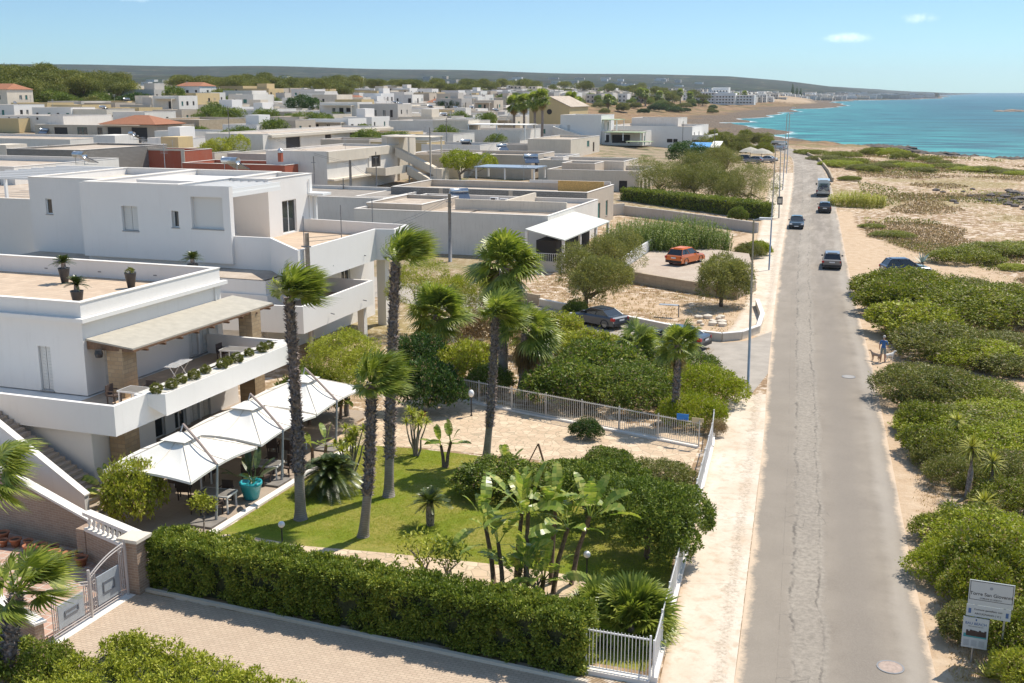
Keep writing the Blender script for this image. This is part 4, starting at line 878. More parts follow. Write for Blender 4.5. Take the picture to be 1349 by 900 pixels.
pergola(t_,x1-14,x1+1,y0+1,y0+9,6.1,9.6,M['frame'],M['white'],name='veranda_roof')
block(t_,x0,x1-14.3,y0+2,y0+10,6,10.6,M['cream'],ph=.3)
t_,x0,x1,y0,y1=near_house('house','white house with green-framed windows and a long white garden wall, centre','' and 0 or 618,160,8.6,24,16,M['white2'],{'S':[(17,18.4,5,7.6,'gdoor'),(20.5,22.4,5.2,7.2,'gshut')]},ph=.6)
c=MB();c.box(x0+14,x1+8,y0-8.2,y0-8,2,6.0);part('garden_wall',c,M['white'],t_)
# church with bell-gable front
cx_,cy_=G(735,180)
Ch=thing('church','ochre church with pointed gable, round window and dark portal, among the tall palms','church',(cx_,cy_,zt1(cx_,cy_)))
zc=zt1(cx_,cy_)
c=MB();c.prism([(cx_-9,cy_),(cx_+3.5,cy_),(cx_+3.5,cy_+20),(cx_-9,cy_+20)],zc-1,zc+8.6);i=len(c.v)
c.v+=[(cx_-9,cy_,zc+8.61),(cx_+3.5,cy_,zc+8.61),(cx_-2.7,cy_,zc+11.4),(cx_-9,cy_+20,zc+8.61),(cx_+3.5,cy_+20,zc+8.61),(cx_-2.7,cy_+20,zc+11.4)];c.f+=[(i,i+1,i+2),(i+1,i+4,i+5,i+2),(i+3,i,i+2,i+5),(i+4,i+3,i+5)];c.m+=[0]*4
part('wall',c,M['ochre'],Ch)
c=MB();c.prism([(cx_+3.9,cy_-.3),(cx_+3.9,cy_+20.3),(cx_-2.7,cy_+20.3),(cx_-2.7,cy_-.3)],lambda k:(8.5+zc,8.5+zc,11.5+zc,11.5+zc)[k],lambda k:(8.7+zc,8.7+zc,11.7+zc,11.7+zc)[k]);c.prism([(cx_-2.72,cy_-.3),(cx_-2.72,cy_+20.3),(cx_-9.4,cy_+20.3),(cx_-9.4,cy_-.3)],lambda k:(11.5+zc,11.5+zc,8.5+zc,8.5+zc)[k],lambda k:(11.7+zc,11.7+zc,8.7+zc,8.7+zc)[k]);part('roof',c,M['roofc'],Ch)
c=MB();c.box(cx_-3.9,cx_-1.5,cy_-.06,cy_-.004,zc,zc+3.6);c.lathe([(1.2,0),(1.2,.02)],(cx_-2.7,cy_-.05,zc+3.6),12);part('door',c,M['dark'],Ch)
c=MB();c.cyl((cx_-2.7,cy_-.07,zc+7.2),(cx_-2.7,cy_-.01,zc+7.2),.8,.8,14);part('round_window',c,M['dark'],Ch)
# hotel
hx,hy=G(940,137)
zh=zt1(hx,hy)
Ht=thing('hotel','large white many-storeyed hotel by the bay, upper right of the town','hotel',(hx,hy,zh))
for (a,b_,d0,d1,h) in ((-17,2,0,14,13),(2.02,24,-3,12,12),(24.02,44,4,16,9.5),(-4,14,14.02,26,18),(-42,-17.02,2,14,10)):
    ops=[];
    for fl in range(int(h/3.1)):
        x=hx+a+1.4
        while x<hx+b_-1.6: ops.append((x,x+1.5,zh+.8+fl*3.1,zh+2.7+fl*3.1,'dark'));x+=3.4
    mb=MB();X0,X1,Y0,Y1=hx+a,hx+b_,hy+d0,hy+d1
    wallgrid(mb,'S',X0,X1,zh-1,zh+h,Y0,ops);wallgrid(mb,'E',Y0,Y1,zh-1,zh+h,X1,[]);wallgrid(mb,'W',Y0,Y1,zh-1,zh+h,X0,[]);wallgrid(mb,'N',X0,X1,zh-1,zh+h,Y1,[])
    mb.quad((X0,Y0,zh+h),(X1,Y0,zh+h),(X1,Y1,zh+h),(X0,Y1,zh+h));part('wall',mb,M['white'],Ht)
    for o in ops: opening(Ht,'S',Y0,o)
    c=MB()
    for fl in range(1,int(h/3.1)+1): c.box(X0+.5,X1-.5,Y0-1.2,Y0-.004,zh+fl*3.1-.9,zh+fl*3.1)
    part('balcony_front',c,M['white'],Ht)
# ================================================================ PLANT MESHES
def rot_basis(d):
    d=Vector(d).normalized();s=d.cross(Vector((0,0,1)))
    if s.length<1e-3: s=Vector((1,0,0))
    s.normalize();return d,s,s.cross(d)
def unit(n,rs):
    v=rs.normal(size=(n,3));return v/np.linalg.norm(v,axis=1,keepdims=True)
def leafquads(P,Nn,L_,W_,rs,out=.5,droop=0.0):
    n=len(P);d=unit(n,rs)*(1-out)+Nn*out;d[:,2]-=droop;d/=np.linalg.norm(d,axis=1,keepdims=True)
    w=np.cross(d,unit(n,rs));w/=np.linalg.norm(w,axis=1,keepdims=True)+1e-9
    l=(L_*rs.uniform(.6,1.3,n))[:,None];ww=(W_*rs.uniform(.7,1.2,n))[:,None]
    return np.stack([P,P+d*l*.5+w*ww*.5,P+d*l,P+d*l*.5-w*ww*.5],1)
def crownpts(lobes,n,rs,nsub=40,subr=.28,flat=-.35,lump=.12):
    """points and normals on lumpy two-level lobes"""
    A=np.array([(l[3]*l[4]+l[4]*l[5]+l[3]*l[5]) for l in lobes]);A=A/A.sum();Ps=[];Ns=[]
    for l,a in zip(lobes,A):
        m=max(6,int(nsub*a*len(lobes)));u=unit(m,rs);u[:,2]=np.where(u[:,2]<flat,-u[:,2]*.6,u[:,2]);u/=np.linalg.norm(u,axis=1,keepdims=True)
        R=np.array(l[3:6]);c=np.array(l[0:3])+u*R*rs.uniform(.72,1.0,(m,1));sr=subr*R.mean()*rs.uniform(.6,1.4,m)
        k=int(n*a);i=rs.randint(0,m,k);v=unit(k,rs);v=v+u[i]*.55;v/=np.linalg.norm(v,axis=1,keepdims=True)
        ex=np.where(rs.rand(k)<.07,rs.uniform(1.1,1.7,k),1.0);p=c[i]+v*(sr[i]*rs.uniform(.55,1.05,k)*ex)[:,None];Ps.append(p);Ns.append(v)
    return np.concatenate(Ps),np.concatenate(Ns)
def crown(name,lobes,n,mats,leaf=(.1,.05),nsub=50,subr=.28,flat=-.35,seed=1,out=.5,droop=0,zmin=None,twigs=0):
    rs=np.random.RandomState(seed);P,Nn=crownpts(lobes,n,rs,nsub,subr,flat)
    if zmin is not None: k=P[:,2]>zmin;P,Nn=P[k],Nn[k]
    Q=leafquads(P,Nn,leaf[0],leaf[1],rs,out,droop);return fast_mesh(name,Q.reshape(-1,3),4,mats,(rs.rand(len(P))<twigs).astype(int) if len(mats)>1 else None)
def limb(mb,p,q,r0,r1,rs,n=5,wob=.12,m=0,sides=7):
    p=Vector(p);q=Vector(q);L_=(q-p).length;pts=[];rr=[]
    for i in range(n+1):
        t=i/n;v=p.lerp(q,t)
        if 0<i<n: v=v+Vector(rs.uniform(-1,1,3))*wob*L_*.3
        pts.append(v);rr.append(r0*(1-t)+r1*t)
    mb.tube(pts,rr,sides,m);return pts
# --- fan palm
def fan_crown(name,nf,R,pet,mats,seed,wind=(0,0,0),ws=0.0,spread=(-.5,1.0),nseg=24,droop=.35,skirt=0,arc=110):
    rs=np.random.RandomState(seed);Q=[];mi=[];W_=Vector(wind)
    for k in range(nf+skirt):
        dead=k>=nf
        el=rs.uniform(*spread) if not dead else rs.uniform(-1.45,-.9);az=rs.uniform(0,2*PI)+k*2.39
        d=Vector((math.cos(az)*math.cos(el*1.35),math.sin(az)*math.cos(el*1.35),math.sin(el*1.35)))
        if not dead: d=(d+W_*ws*.45)
        d,s,u=rot_basis(d);tw=rs.uniform(-.5,.5);s=(s*math.cos(tw)+u*math.sin(tw));u=s.cross(d)
        pl=pet*rs.uniform(.7,1.15)*(.6 if dead else 1);RR=R*rs.uniform(.8,1.15)*(.8 if dead else 1)
        p0=d*.08;hub=d*pl+Vector((0,0,-.12*pl*(1-d.z)))+W_*ws*.35*pl
        w_=.035;Q.append([p0-s*w_,p0+s*w_,hub+s*.02,hub-s*.02]);mi.append(1 if dead else 0)
        Q.append([p0-u*w_,p0+u*w_,hub+u*.02,hub-u*.02]);mi.append(1 if dead else 0)
        dd=(hub-p0).normalized();fold=rs.uniform(.1,.45)
        for j in range(nseg):
            a=math.radians(-arc+2*arc*j/(nseg-1))+rs.uniform(-.03,.03)
            e=(dd*math.cos(a)+s*math.sin(a)+u*(-fold*abs(math.sin(a)))).normalized()
            L_=RR*(.72+.28*math.cos(a*.8))*rs.uniform(.88,1.08);wv=e.cross(u).normalized()*RR*math.radians(2*arc/nseg)*.30
            g=(Vector((0,0,-1))*droop+W_*ws*.75)
            if dead: g=Vector((0,0,-1.2))
            q1=hub+e*L_*.5+g*L_*.06;q2=hub+e*L_*.80+g*L_*.26;q3=hub+e*L_*1.0+g*L_*.62
            Q.append([hub,q1-wv,q1+wv,hub]);mi.append(1 if dead else 0)
            Q.append([q1-wv,q2-wv*.55,q2+wv*.55,q1+wv]);mi.append(1 if dead else 0)
            Q.append([q2-wv*.55,q3,q3+wv*.04,q2+wv*.55]);mi.append(1 if dead else 0)
    V=np.array([[tuple(v) for v in q] for q in Q]);return fast_mesh(name,V.reshape(-1,3),4,mats,mi)
def palm_trunk(parent,base,top,r0,r1,seed,boot_from=.35,boots=420,flare=1.5,bootlen=.19):
    rs=np.random.RandomState(seed);base=Vector(base);top=Vector(top);H_=(top-base).length
    bend=Vector((rs.uniform(-.12,.12),rs.uniform(-.12,.12),0))*H_*.15
    def c(t): return base.lerp(top,t)+bend*math.sin(PI*t)
    n=22;mb=MB();mb.tube([c(i/n) for i in range(n+1)],[(r0*(1-t)+r1*t)*(1+(flare-1)*math.exp(-t*H_/.35)) for t in [i/n for i in range(n+1)]],12)
    part('trunk',mb,M['palmbark'],parent,smooth_=True)
    if boots:
        Q=[]
        mb2=MB();mb2.tube([c(boot_from+(1-boot_from)*i/10) for i in range(11)],[(r0*(1-t)+r1*t)*1.03+.004 for t in [boot_from+(1-boot_from)*i/10 for i in range(11)]],12)
        for k in range(boots):
            t=boot_from+(1-boot_from)*k/boots;a=k*2.399+rs.uniform(-.2,.2);r=(r0*(1-t)+r1*t)*1.02
            o=Vector((math.cos(a),math.sin(a),0));s=Vector((-math.sin(a),math.cos(a),0));p=c(t)+o*r*.9
            L_=bootlen*rs.uniform(.4,1.15);w_=rs.uniform(.035,.075)*(r0/.2);up=rs.uniform(-.5,1.0)
            tip=p+o*L_*.8+Vector((0,0,up*L_))
            mb2.quad(tuple(p-s*w_-Vector((0,0,.05))),tuple(p+s*w_-Vector((0,0,.05))),tuple(tip+s*w_*.4),tuple(tip-s*w_*.4))
            mb2.tri(tuple(p-s*w_),tuple(tip),tuple(p+s*w_))
        part('old_leaf_bases',mb2,M['palmboot'],parent)
def pinnate(Q,base,d,L_,nl,ll,lw,rs,droop=.5,up=.35,mi=None):
    d,s,u=rot_basis(d);pts=[]
    for i in range(nl+1):
        t=i/nl;pts.append(Vector(base)+d*L_*t+Vector((0,0,-1))*droop*L_*t*t)
    for i in range(1,nl+1):
        p=pts[i];t=i/nl;tg=(pts[i]-pts[i-1]).normalized();sd=tg.cross(Vector((0,0,1))).normalized();uu=sd.cross(tg)
        l=ll*(math.sin(PI*min(1,.15+.85*t))**.6)*rs.uniform(.85,1.1)
        for sg in (-1,1):
            e=(sd*sg*.85+tg*.55+uu*up).normalized();w_=tg*lw
            Q.append([p-w_*.5,p+w_*.5,p+e*l*.7+w_*.4,p+e*l-tg*0+Vector((0,0,-.05*l))])
    for i in range(nl): a=s*.012;Q.append([pts[i]-a,pts[i]+a,pts[i+1]+a,pts[i+1]-a])
def cycad_mesh(name,nf,L_,seed,mats,nl=20,ll=.22,lw=.03,el=(.05,1.2),droop=.35):
    rs=np.random.RandomState(seed);Q=[]
    for k in range(nf):
        az=k*2.399+rs.uniform(-.1,.1);e=rs.uniform(*el);d=(math.cos(az)*math.cos(e),math.sin(az)*math.cos(e),math.sin(e))
        pinnate(Q,(0,0,0),d,L_*rs.uniform(.8,1.1),nl,ll,lw,rs,droop)
    return fast_mesh(name,np.array([[tuple(v) for v in q] for q in Q]).reshape(-1,3),4,mats)
def sword_mesh(name,n,L_,w_,seed,mats,el=(-.2,1.4),droop=.15,c=(0,0,0)):
    rs=np.random.RandomState(seed);Q=[]
    for k in range(n):
        az=k*2.399;e=rs.uniform(*el);d,s,u=rot_basis((math.cos(az)*math.cos(e),math.sin(az)*math.cos(e),math.sin(e)));l=L_*rs.uniform(.75,1.1);b_=Vector(c)
        p1=b_+d*l*.45;p2=b_+d*l+Vector((0,0,-droop*l));Q.append([b_-s*w_*.4,b_+s*w_*.4,p1+s*w_*.5,p1-s*w_*.5]);Q.append([p1-s*w_*.5,p1+s*w_*.5,p2+s*.004,p2-s*.004])
    return Q
def Qmesh(name,Q,mats,mi=None): return fast_mesh(name,np.array([[tuple(v) for v in q] for q in Q]).reshape(-1,3),4,mats,mi)
def paddle(Q,base,d,pl,L_,W_,rs,curl=.5,rag=.0):
    d,s,u=rot_basis(d);tw=rs.uniform(-.7,.7);s=(s*math.cos(tw)+u*math.sin(tw));b_=Vector(base);h=b_+d*pl
    Q.append([b_-s*.03,b_+s*.03,h+s*.018,h-s*.018])
    n=9;pp=h;cur=d.copy()
    g=Vector((0,0,-1));pv=None
    for i in range(n+1):
        t=i/n;w_=W_*.5*(math.sin(PI*(t*.93+.05))**.55) if t<1 else .01
        nn=s.cross(cur);L0=pp+s*w_+nn*w_*.25;R0=pp-s*w_+nn*w_*.25
        if pv is not None:
            j=rag*W_*rs.uniform(0,.3)*g
            Q.append([pv[0],pp,L0+j,pv[1]+j*.3]);Q.append([pp,pv[0],pv[2]+j*.3,R0+j])
        pv=(pp.copy(),L0,R0);cur=(cur+g*curl/n*(.4+t*1.6)).normalized();pp=pp+cur*L_/n
def paddle_plant(name,label,loc,stems,seed,leafL=1.1,leafW=.36,nl=7,rag=.5,spread=.7,group=None,cat='plant'):
    rs=np.random.RandomState(seed);t_=thing(name,label,cat,loc,group=group);mb=MB();Q=[]
    for (dx,dy,h,lx,ly) in stems:
        top=Vector((dx+lx,dy+ly,h))
        if h>.25: mb.tube([(dx,dy,-.1),(dx+lx*.35,dy+ly*.35,h*.5),tuple(top)],[.10,.085,.07],8)
        for k in range(nl):
            az=k*2.4+rs.uniform(-.3,.3);e=rs.uniform(.55,1.35) if k<nl-2 else rs.uniform(0,.5);d=(math.cos(az)*math.cos(e),math.sin(az)*math.cos(e),math.sin(e))
            sc_=rs.uniform(.7,1.1);paddle(Q,top-Vector((0,0,.1)),d,.55*leafL*sc_,leafL*sc_,leafW*sc_,rs,spread,rag)
    if mb.v: link('stem',mesh_from('stem',mb.v,mb.f,[M['bark']],mb.m,True),t_)
    link('leaves',Qmesh('paddle_leaves',Q,[L['paddle']]),t_);return t_
# ================================================================ GARDEN PLANTING
WD=(math.cos(YAW)*.95+.1,math.sin(YAW)*.9,.12)
def zval(px,py,y):
    r=ray(px,py);k=y/r[1];return (r[0]*k,CH+r[2]*k)
def fan_palm(label,bpx,tpx,r0,r1,seed,nf=30,R=.95,pet=.95,ws=0.0,skirt=0,boots=420,bf=.3,droop=.35,spread=(-.35,1.0),group='fan palms in the gardens',z=0.0,nseg=24,cat='palm',base=None,mi=None):
    bx,by=base or G(*bpx,z);tx,tz=zval(*tpx,by);t_=thing('fan_palm',label,cat,(bx,by,z),group=group)
    palm_trunk(t_,(bx,by,z-.1),(tx,by,tz),r0,r1,seed,bf,boots)
    o=link('crown',fan_crown('palm_crown',nf,R,pet,[L['palm'],L['palmdry']],seed,WD,ws,spread,nseg,droop,skirt),t_,(tx-bx,0,tz-z));return t_
fan_palm('windswept fan palm with shaggy trunk beside the turquoise pot',(396,684),(381,392),.215,.16,3,32,.86,.72,.85,0,1200,.22,.15,spread=(.0,1.15))
fan_palm('windswept fan palm with grey lower trunk, nearest to the lawn path',(478,707),(489,506),.19,.15,4,30,.88,.7,.75,0,800,.3,.2,spread=(-.1,1.1))
fan_palm('tallest windswept fan palm with dark shaggy trunk in the middle of the lawn',(512,654),(521,345),.205,.165,5,34,.9,.75,1.0,0,1300,.18,.15,spread=(.1,1.2))
fan_palm('slim grey-trunked fan palm at the edge of the stone paved strip',(640,606),(652,418),.175,.14,6,32,.9,.7,.55,0,800,.25,.3,spread=(-.1,1.1))
fan_palm('thick fan palm with a brown skirt of dead leaves, in front of the porch house',(664,515),(664,352),.30,.26,7,56,1.45,1.25,.12,60,300,.3,.4,spread=(-.4,1.1))
fan_palm('short fan palm with hanging dead leaves behind the railing',(686,520),(692,440),.25,.22,8,42,1.2,1.05,.15,36,160,.3,.45)
fan_palm('bushy fan palm between the second villa and the dry shrub',(572,476),(575,415),.24,.2,9,50,1.4,1.25,.25,4,360,.2,.35)
fan_palm('small fan palm with slim trunk behind the blue sign on the railing',(888,560),(893,455),.19,.14,10,34,.85,.8,.2,3,420,.1,.35)
fan_palm('low fan palm with yellowing leaves below the parked dark cars',(838,492),(838,455),.24,.22,11,34,1.1,.9,.1,24,60,.3,.45)
fan_palm('fan palm with rough trunk at the bottom left corner by the gate',None,(22,782),.19,.17,12,20,.85,.8,.8,0,420,.1,.2,spread=(.0,1.0),base=(-24.3,22.9))
# palm out at the left edge: only its fronds reach into the view
x_,z_=zval(-22,622,29.0)
fan_palm('fan palm at the left edge whose leaves reach over the brick garden wall',None,(-22,622),.2,.17,13,22,.9,.9,.9,0,120,.3,.45,base=(x_,29.0),spread=(-.5,.9))
def clump_fan(label,loc,seed,nf=42,R=.62,pet=.62):
    t_=thing('dwarf_fan_palm',label,'palm',loc,group='low fan palms by the fence corner');mb=MB();mb.tube([(0,0,-.1),(0,0,.45)],[.16,.14],8)
    link('trunk',mesh_from('trunk',mb.v,mb.f,[M['palmboot']],mb.m),t_);link('crown',fan_crown('dwarf_palm_crown',nf,R,pet,[L['palm'],L['palmdry']],seed,(0,0,0),0,(-.25,1.05),22,.2,4),t_,(0,0,.5))
    return t_
clump_fan('dense low fan palm inside the front fence corner',(*G(832,838,0),0),21,72,.95,.85)
clump_fan('smaller spiky fan palm against the end of the clipped hedge',(*G(786,826,0),0),22,44,.7,.7)
# cycads
cy=cycad_mesh('cycad_crown',52,1.0,31,[L['cycad']]);cy_big=cycad_mesh('big_cycad_crown',120,1.75,32,[L['cycad']],28,.32,.045,(-.3,1.35),.55)
def cycad(label,loc,s=1.0,th=.5,me=cy,group='cycads',rz=0):
    t_=thing('cycad',label,'plant',loc,rz,group);mb=MB();mb.tube([(0,0,-.05),(0,0,th*.5),(0,0,th)],[.17*s,.2*s,.14*s],9);link('trunk',mesh_from('cycad_trunk',mb.v,mb.f,[M['palmboot']],mb.m),t_)
    o=link('crown',me,t_,(0,0,th));o.scale=(s,s,s);return t_
cycad('small dark cycad standing alone on the lawn',(*G(567,692,0),0),.95,1.0)
cycad('very large dark cycad between the patio and the lawn palms',(*G(436,648,0),0),1.0,.9,cy_big)
# spiky yellow-green shrubs by the patio corner
def spiky(label,loc,h,r,seed,n=9,mat='yellowbush',group=None,sl=.5,sw=.05):
    rs=np.random.RandomState(seed);t_=thing('spiky_shrub',label,'shrub',loc,group=group);mb=MB();Q=[]
    for k in range(n):
        a=rs.uniform(0,2*PI);rr=r*rs.uniform(.1,1);p=(math.cos(a)*rr,math.sin(a)*rr,h*rs.uniform(.6,1.05));limb(mb,(rr*.15*math.cos(a),rr*.15*math.sin(a),-.05),p,.06,.025,rs,4)
        Q+=sword_mesh('',46,sl*rs.uniform(.8,1.2),sw,seed+k,None,(-.4,1.5),.25,p)
    link('stems',mesh_from('shrub_stems',mb.v,mb.f,[M['greybark']],mb.m,True),t_);link('leaves',Qmesh('sword_leaves',Q,[L[mat]]),t_);return t_
spiky('yellow-green spiky shrub between the white parasols and the lawn palms',(*G(462,625,0),0),2.1,.95,41,14)
spiky('sparse pale spiky shrub right of the tallest lawn palm',(*G(548,600,0),0),2.2,.9,42,9,sl=.4)
# paddle-leaved plants
paddle_plant('bird_of_paradise_plant','tall clump of paddle-leaved plants with brown stems over the path',(*G(700,793,0),0),[(-1.6,.6,2.4,-.4,.1),(-1.0,-.1,2.1,-.2,0),(-.4,.5,3.0,.0,.3),(.2,1.6,2.9,.1,.2),(.5,.9,2.5,.5,.1),(-.6,.1,1.2,.2,-.1),(-.1,-.1,.7,0,0),(.3,.2,.9,.1,0),(-.9,.9,2.9,.2,.1),(.9,1.8,2.6,.6,.3)],51,1.25,.46,9,.6)
paddle_plant('banana_plant','small paddle-leaved plant with two stems on the lawn edge',(*G(585,616,0),0),[(0,0,1.1,-.15,0),(.1,.05,1.3,.25,0)],52,.85,.34,5,.3,.5)
paddle_plant('banana_plant','lone paddle-leaved plant beside the slim grey palm',(*G(668,640,0),0),[(0,0,1.0,.05,0),(.15,.1,.5,.1,0)],53,.85,.32,5,.4,.5)
paddle_plant('banana_plant','paddle-leaved plant behind the round shrub by the patio stair',(*G(150,668,0),0),[(0,0,.5,0,0),(-.3,.3,.7,-.1,0)],54,1.0,.34,6,.3,.5)
paddle_plant('banana_plant','broad-leaved plants behind the far white parasol',(*G(408,560,0),0),[(0,0,1.8,0,0),(1.0,1.6,1.2,.1,0)],55,.95,.34,6,.3,.6)
paddle_plant('banana_plant','paddle-leaved plants between the last parasol and the big cycad',(*G(412,610,0),0),[(0,0,.8,0,0),(.5,.3,.9,.1,0)],57,.85,.32,5,.3,.6)
# turquoise pot
px_,py_=-26.15,39.1
tp=thing('potted_plant','paddle-leaved plant in a turquoise pot at the patio edge','pot',(px_,py_,.02))
mb=MB();mb.lathe([(.01,0),(.30,.0),(.33,.04),(.47,.62),(.50,.66),(.50,.78),(.44,.78),(.43,.68),(.01,.66)],(0,0,0),24);link('pot',mesh_from('turquoise_pot',mb.v,mb.f,[M['turq']],mb.m,True),tp)
rs=np.random.RandomState(5);Q=[]
for k in range(11):
    a=k*2.4;e=rs.uniform(.5,1.4);paddle(Q,(rs.uniform(-.12,.12),rs.uniform(-.12,.12),.7),(math.cos(a)*math.cos(e),math.sin(a)*math.cos(e),math.sin(e)),.65,1.0,.32,rs,.45,.1)
link('plant',Qmesh('pot_leaves',Q,[L['cycad']]),tp)
# roof pots with cycads (villa roof terrace)
for (bx,by,lab,full) in ((85.6,372.6,'black pot with a cycad at the back of the roof terrace',1),(103,405,'black pot with a cycad at the front corner of the roof terrace',1),(173,379,'tall black pot with only a small green plant on the roof terrace',0),(255,367,'black pot with a cycad at the far corner of the roof terrace',1)):
    x,y=G(bx,by,6.82);x=min(x,-36.9)
    t_=thing('potted_cycad',lab,'pot',(x,y,6.82),group='black pots on the roof terrace')
    mb=MB();mb.lathe([(.01,0),(.19,0),(.32,.82),(.33,.86),(.29,.86),(.27,.8),(.01,.78)],(0,0,0),20);link('pot',mesh_from('black_pot',mb.v,mb.f,[M['pot']],mb.m,True),t_)
    if full:
        o=link('plant',cy,t_,(0,0,1.15),(0,0,bx));o.scale=(.78,.78,.78);mb=MB();mb.tube([(0,0,.7),(0,0,1.15)],[.15,.12],8);link('trunk',mesh_from('pot_cycad_trunk',mb.v,mb.f,[M['palmboot']],mb.m),t_)
    else: link('plant',crown('small_pot_plant',[(0,0,.92,.22,.22,.16)],350,[L['olive']],(.09,.04),16,.3,seed=9),t_)
# round grey-green shrubs along the balcony planter
ballm=crown('ball_shrub',[(0,0,.22,.25,.25,.22)],2600,[L['olive']],(.07,.022),70,.16,-.9,seed=61,out=.85)
for k,(zx,zy) in enumerate(((688,303),(738,282),(790,260),(840,243),(922,220),(948,192),(1000,180),(1045,170),(1110,145),(1148,125),(1188,110))):
    a=zval(zx/3.333,420+zy/3.333+2,1);r=ray(zx/3.333,420+zy/3.333+3);t=(CH-4.42)/-r[2];y=r[1]*t
    o=tag(link('ball_shrub',ballm,None,(-31.0+((k%2)*.15),y,4.27),(0,0,k*1.3)),'%s small grey-green ball shrub in the balcony planter, counting from the near corner'%['first','second','third','fourth','fifth','sixth','seventh','eighth','ninth','tenth','last'][k],'shrub','ball shrubs along the balcony planter')
    o.scale=(1+.1*math.sin(k*3),)*3
# ---- generic shrubs
LB={}
def mkproto(key,seed,lobes,n,leaf,mat,nsub=60,subr=.26,out=.5,flat=-.2,droop=0,zmin=.0):
    LB[key]=crown(key,lobes,n,[L[mat],L['dry']],leaf,nsub,subr,flat,seed,out,droop,zmin,.07)
mkproto('round_a',1,[(0,0,.9,1.5,1.4,1.0),(.9,.4,.7,.9,.9,.8),(-.8,-.5,.7,1.0,.9,.8)],15000,(.15,.07),'bush')
mkproto('round_b',2,[(0,0,.8,1.4,1.5,.95),(-.9,.6,.8,.9,.8,.8),(.7,-.7,.6,1.0,.8,.7)],15000,(.15,.07),'bush',70,.22)
mkproto('fine_a',3,[(0,0,.7,1.6,1.5,.85),(1.0,.2,.5,.9,1,.6),(-.9,.5,.5,1.0,1.1,.65)],17000,(.12,.045),'coast',90,.2)
mkproto('fine_b',4,[(0,0,.6,1.5,1.7,.8),(.8,-.8,.5,1.1,.9,.6),(-.7,-.7,.5,1.2,.9,.6),(.2,1.1,.5,1,.8,.6)],17000,(.12,.045),'coast',100,.18)
mkproto('loose_a',5,[(0,0,.9,1.2,1.2,1.0),(.8,.5,1.1,.7,.7,.6),(-.8,0,.8,.8,.7,.7)],5200,(.16,.06),'yellowbush',40,.3,.4)
def shrub(name,label,px,py,w_,h,proto,mat,z=None,group=None,cat='shrub',rz=None,d=None,loc=None):
    x,y=loc or G(px,py,z);zz=zt1(x,y) if z is None else z
    me=LB[proto];o=link(name,me,None,(x,y,zz-.05),(0,0,rz if rz is not None else rnd.uniform(0,6.28)))
    o.scale=(w_/4.2,(d or w_)/4.2,h/1.9);o.material_slots[0].link='OBJECT';o.material_slots[0].material=L[mat];tag(o,label,cat,group);return o
# clipped hedges: leaves on a box surface around a solid dark core
def hedge(name,label,a,b_,th,h,n,mat,leaf=(.13,.06),seed=1,z=0,rough=.12,lump=None,d2=None):
    rs=np.random.RandomState(seed);a=np.array(a,float);b_=np.array(b_,float);D=b_-a;Ln=np.linalg.norm(D);u=D/Ln;v=np.array([-u[1],u[0]])
    m=int(Ln*h*26+Ln*th*22+60);f=rs.rand(m);side=rs.choice(5,m,p=[.30,.12,.44,.07,.07]);cx=rs.rand(m)*Ln;cv=rs.rand(m)*th;cz=rs.rand(m)*h
    nn=np.zeros((m,3))
    cv=np.where(side==0,0,np.where(side==1,th,cv));cz=np.where(side==2,h,cz);cx=np.where(side==3,0,np.where(side==4,Ln,cx))
    nn[side==0]=[-v[0],-v[1],0];nn[side==1]=[v[0],v[1],0];nn[side==2]=[0,0,1];nn[side==3]=[-u[0],-u[1],0];nn[side==4]=[u[0],u[1],0]
    C=np.stack([a[0]+u[0]*cx+v[0]*cv,a[1]+u[1]*cx+v[1]*cv,z+cz],-1)-nn*.12+nn*rs.uniform(-rough,rough,(m,1))
    i=rs.randint(0,m,n);w_=unit(n,rs)+nn[i]*.6;w_/=np.linalg.norm(w_,axis=1,keepdims=True)
    P=C[i]+w_*(rs.uniform(.05,.22,n))[:,None];Q=leafquads(P,w_,leaf[0],leaf[1],rs,.5)
    mid=np.array([a[0],a[1],z]);o=link(name,fast_mesh(name,Q.reshape(-1,3)-mid,4,[L[mat]]),None,tuple(mid));tag(o,label,'hedge')
    iz=.22;c_=[a+u*iz+v*iz,b_-u*iz+v*iz,b_-u*iz+v*(th-iz),a+u*iz+v*(th-iz)];mb=MB();mb.prism([tuple(q) for q in c_],z-.1,z+h-.2);part('hedge_core',mb,M['twigs'],o)  # solid block added against see-through, its dark colour standing in for inner shade
    return o
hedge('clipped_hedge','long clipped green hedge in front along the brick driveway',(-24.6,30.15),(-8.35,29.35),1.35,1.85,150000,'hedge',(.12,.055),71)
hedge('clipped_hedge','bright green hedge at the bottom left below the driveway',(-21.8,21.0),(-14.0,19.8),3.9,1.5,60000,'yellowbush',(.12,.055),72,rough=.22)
shrub('shrub','dense bush at the bottom left between the corner palm and the gate',0,0,2.6,1.3,'round_a','hedge',0,loc=(-23.2,23.4))
shrub('shrub','second bush in the bottom left corner behind the corner palm',0,0,4.2,1.7,'round_b','hedge',0,loc=(-25.4,22.6))
shrub('shrub','round glossy citrus-like bush beside the balustrade at the patio corner',180,690,3.4,2.5,'round_a','yellowbush',0)
shrub('shrub','low light green shrub overhanging the balustrade end',0,0,2.6,1.1,'round_b','hedge',0,loc=(-24.3,31.4))
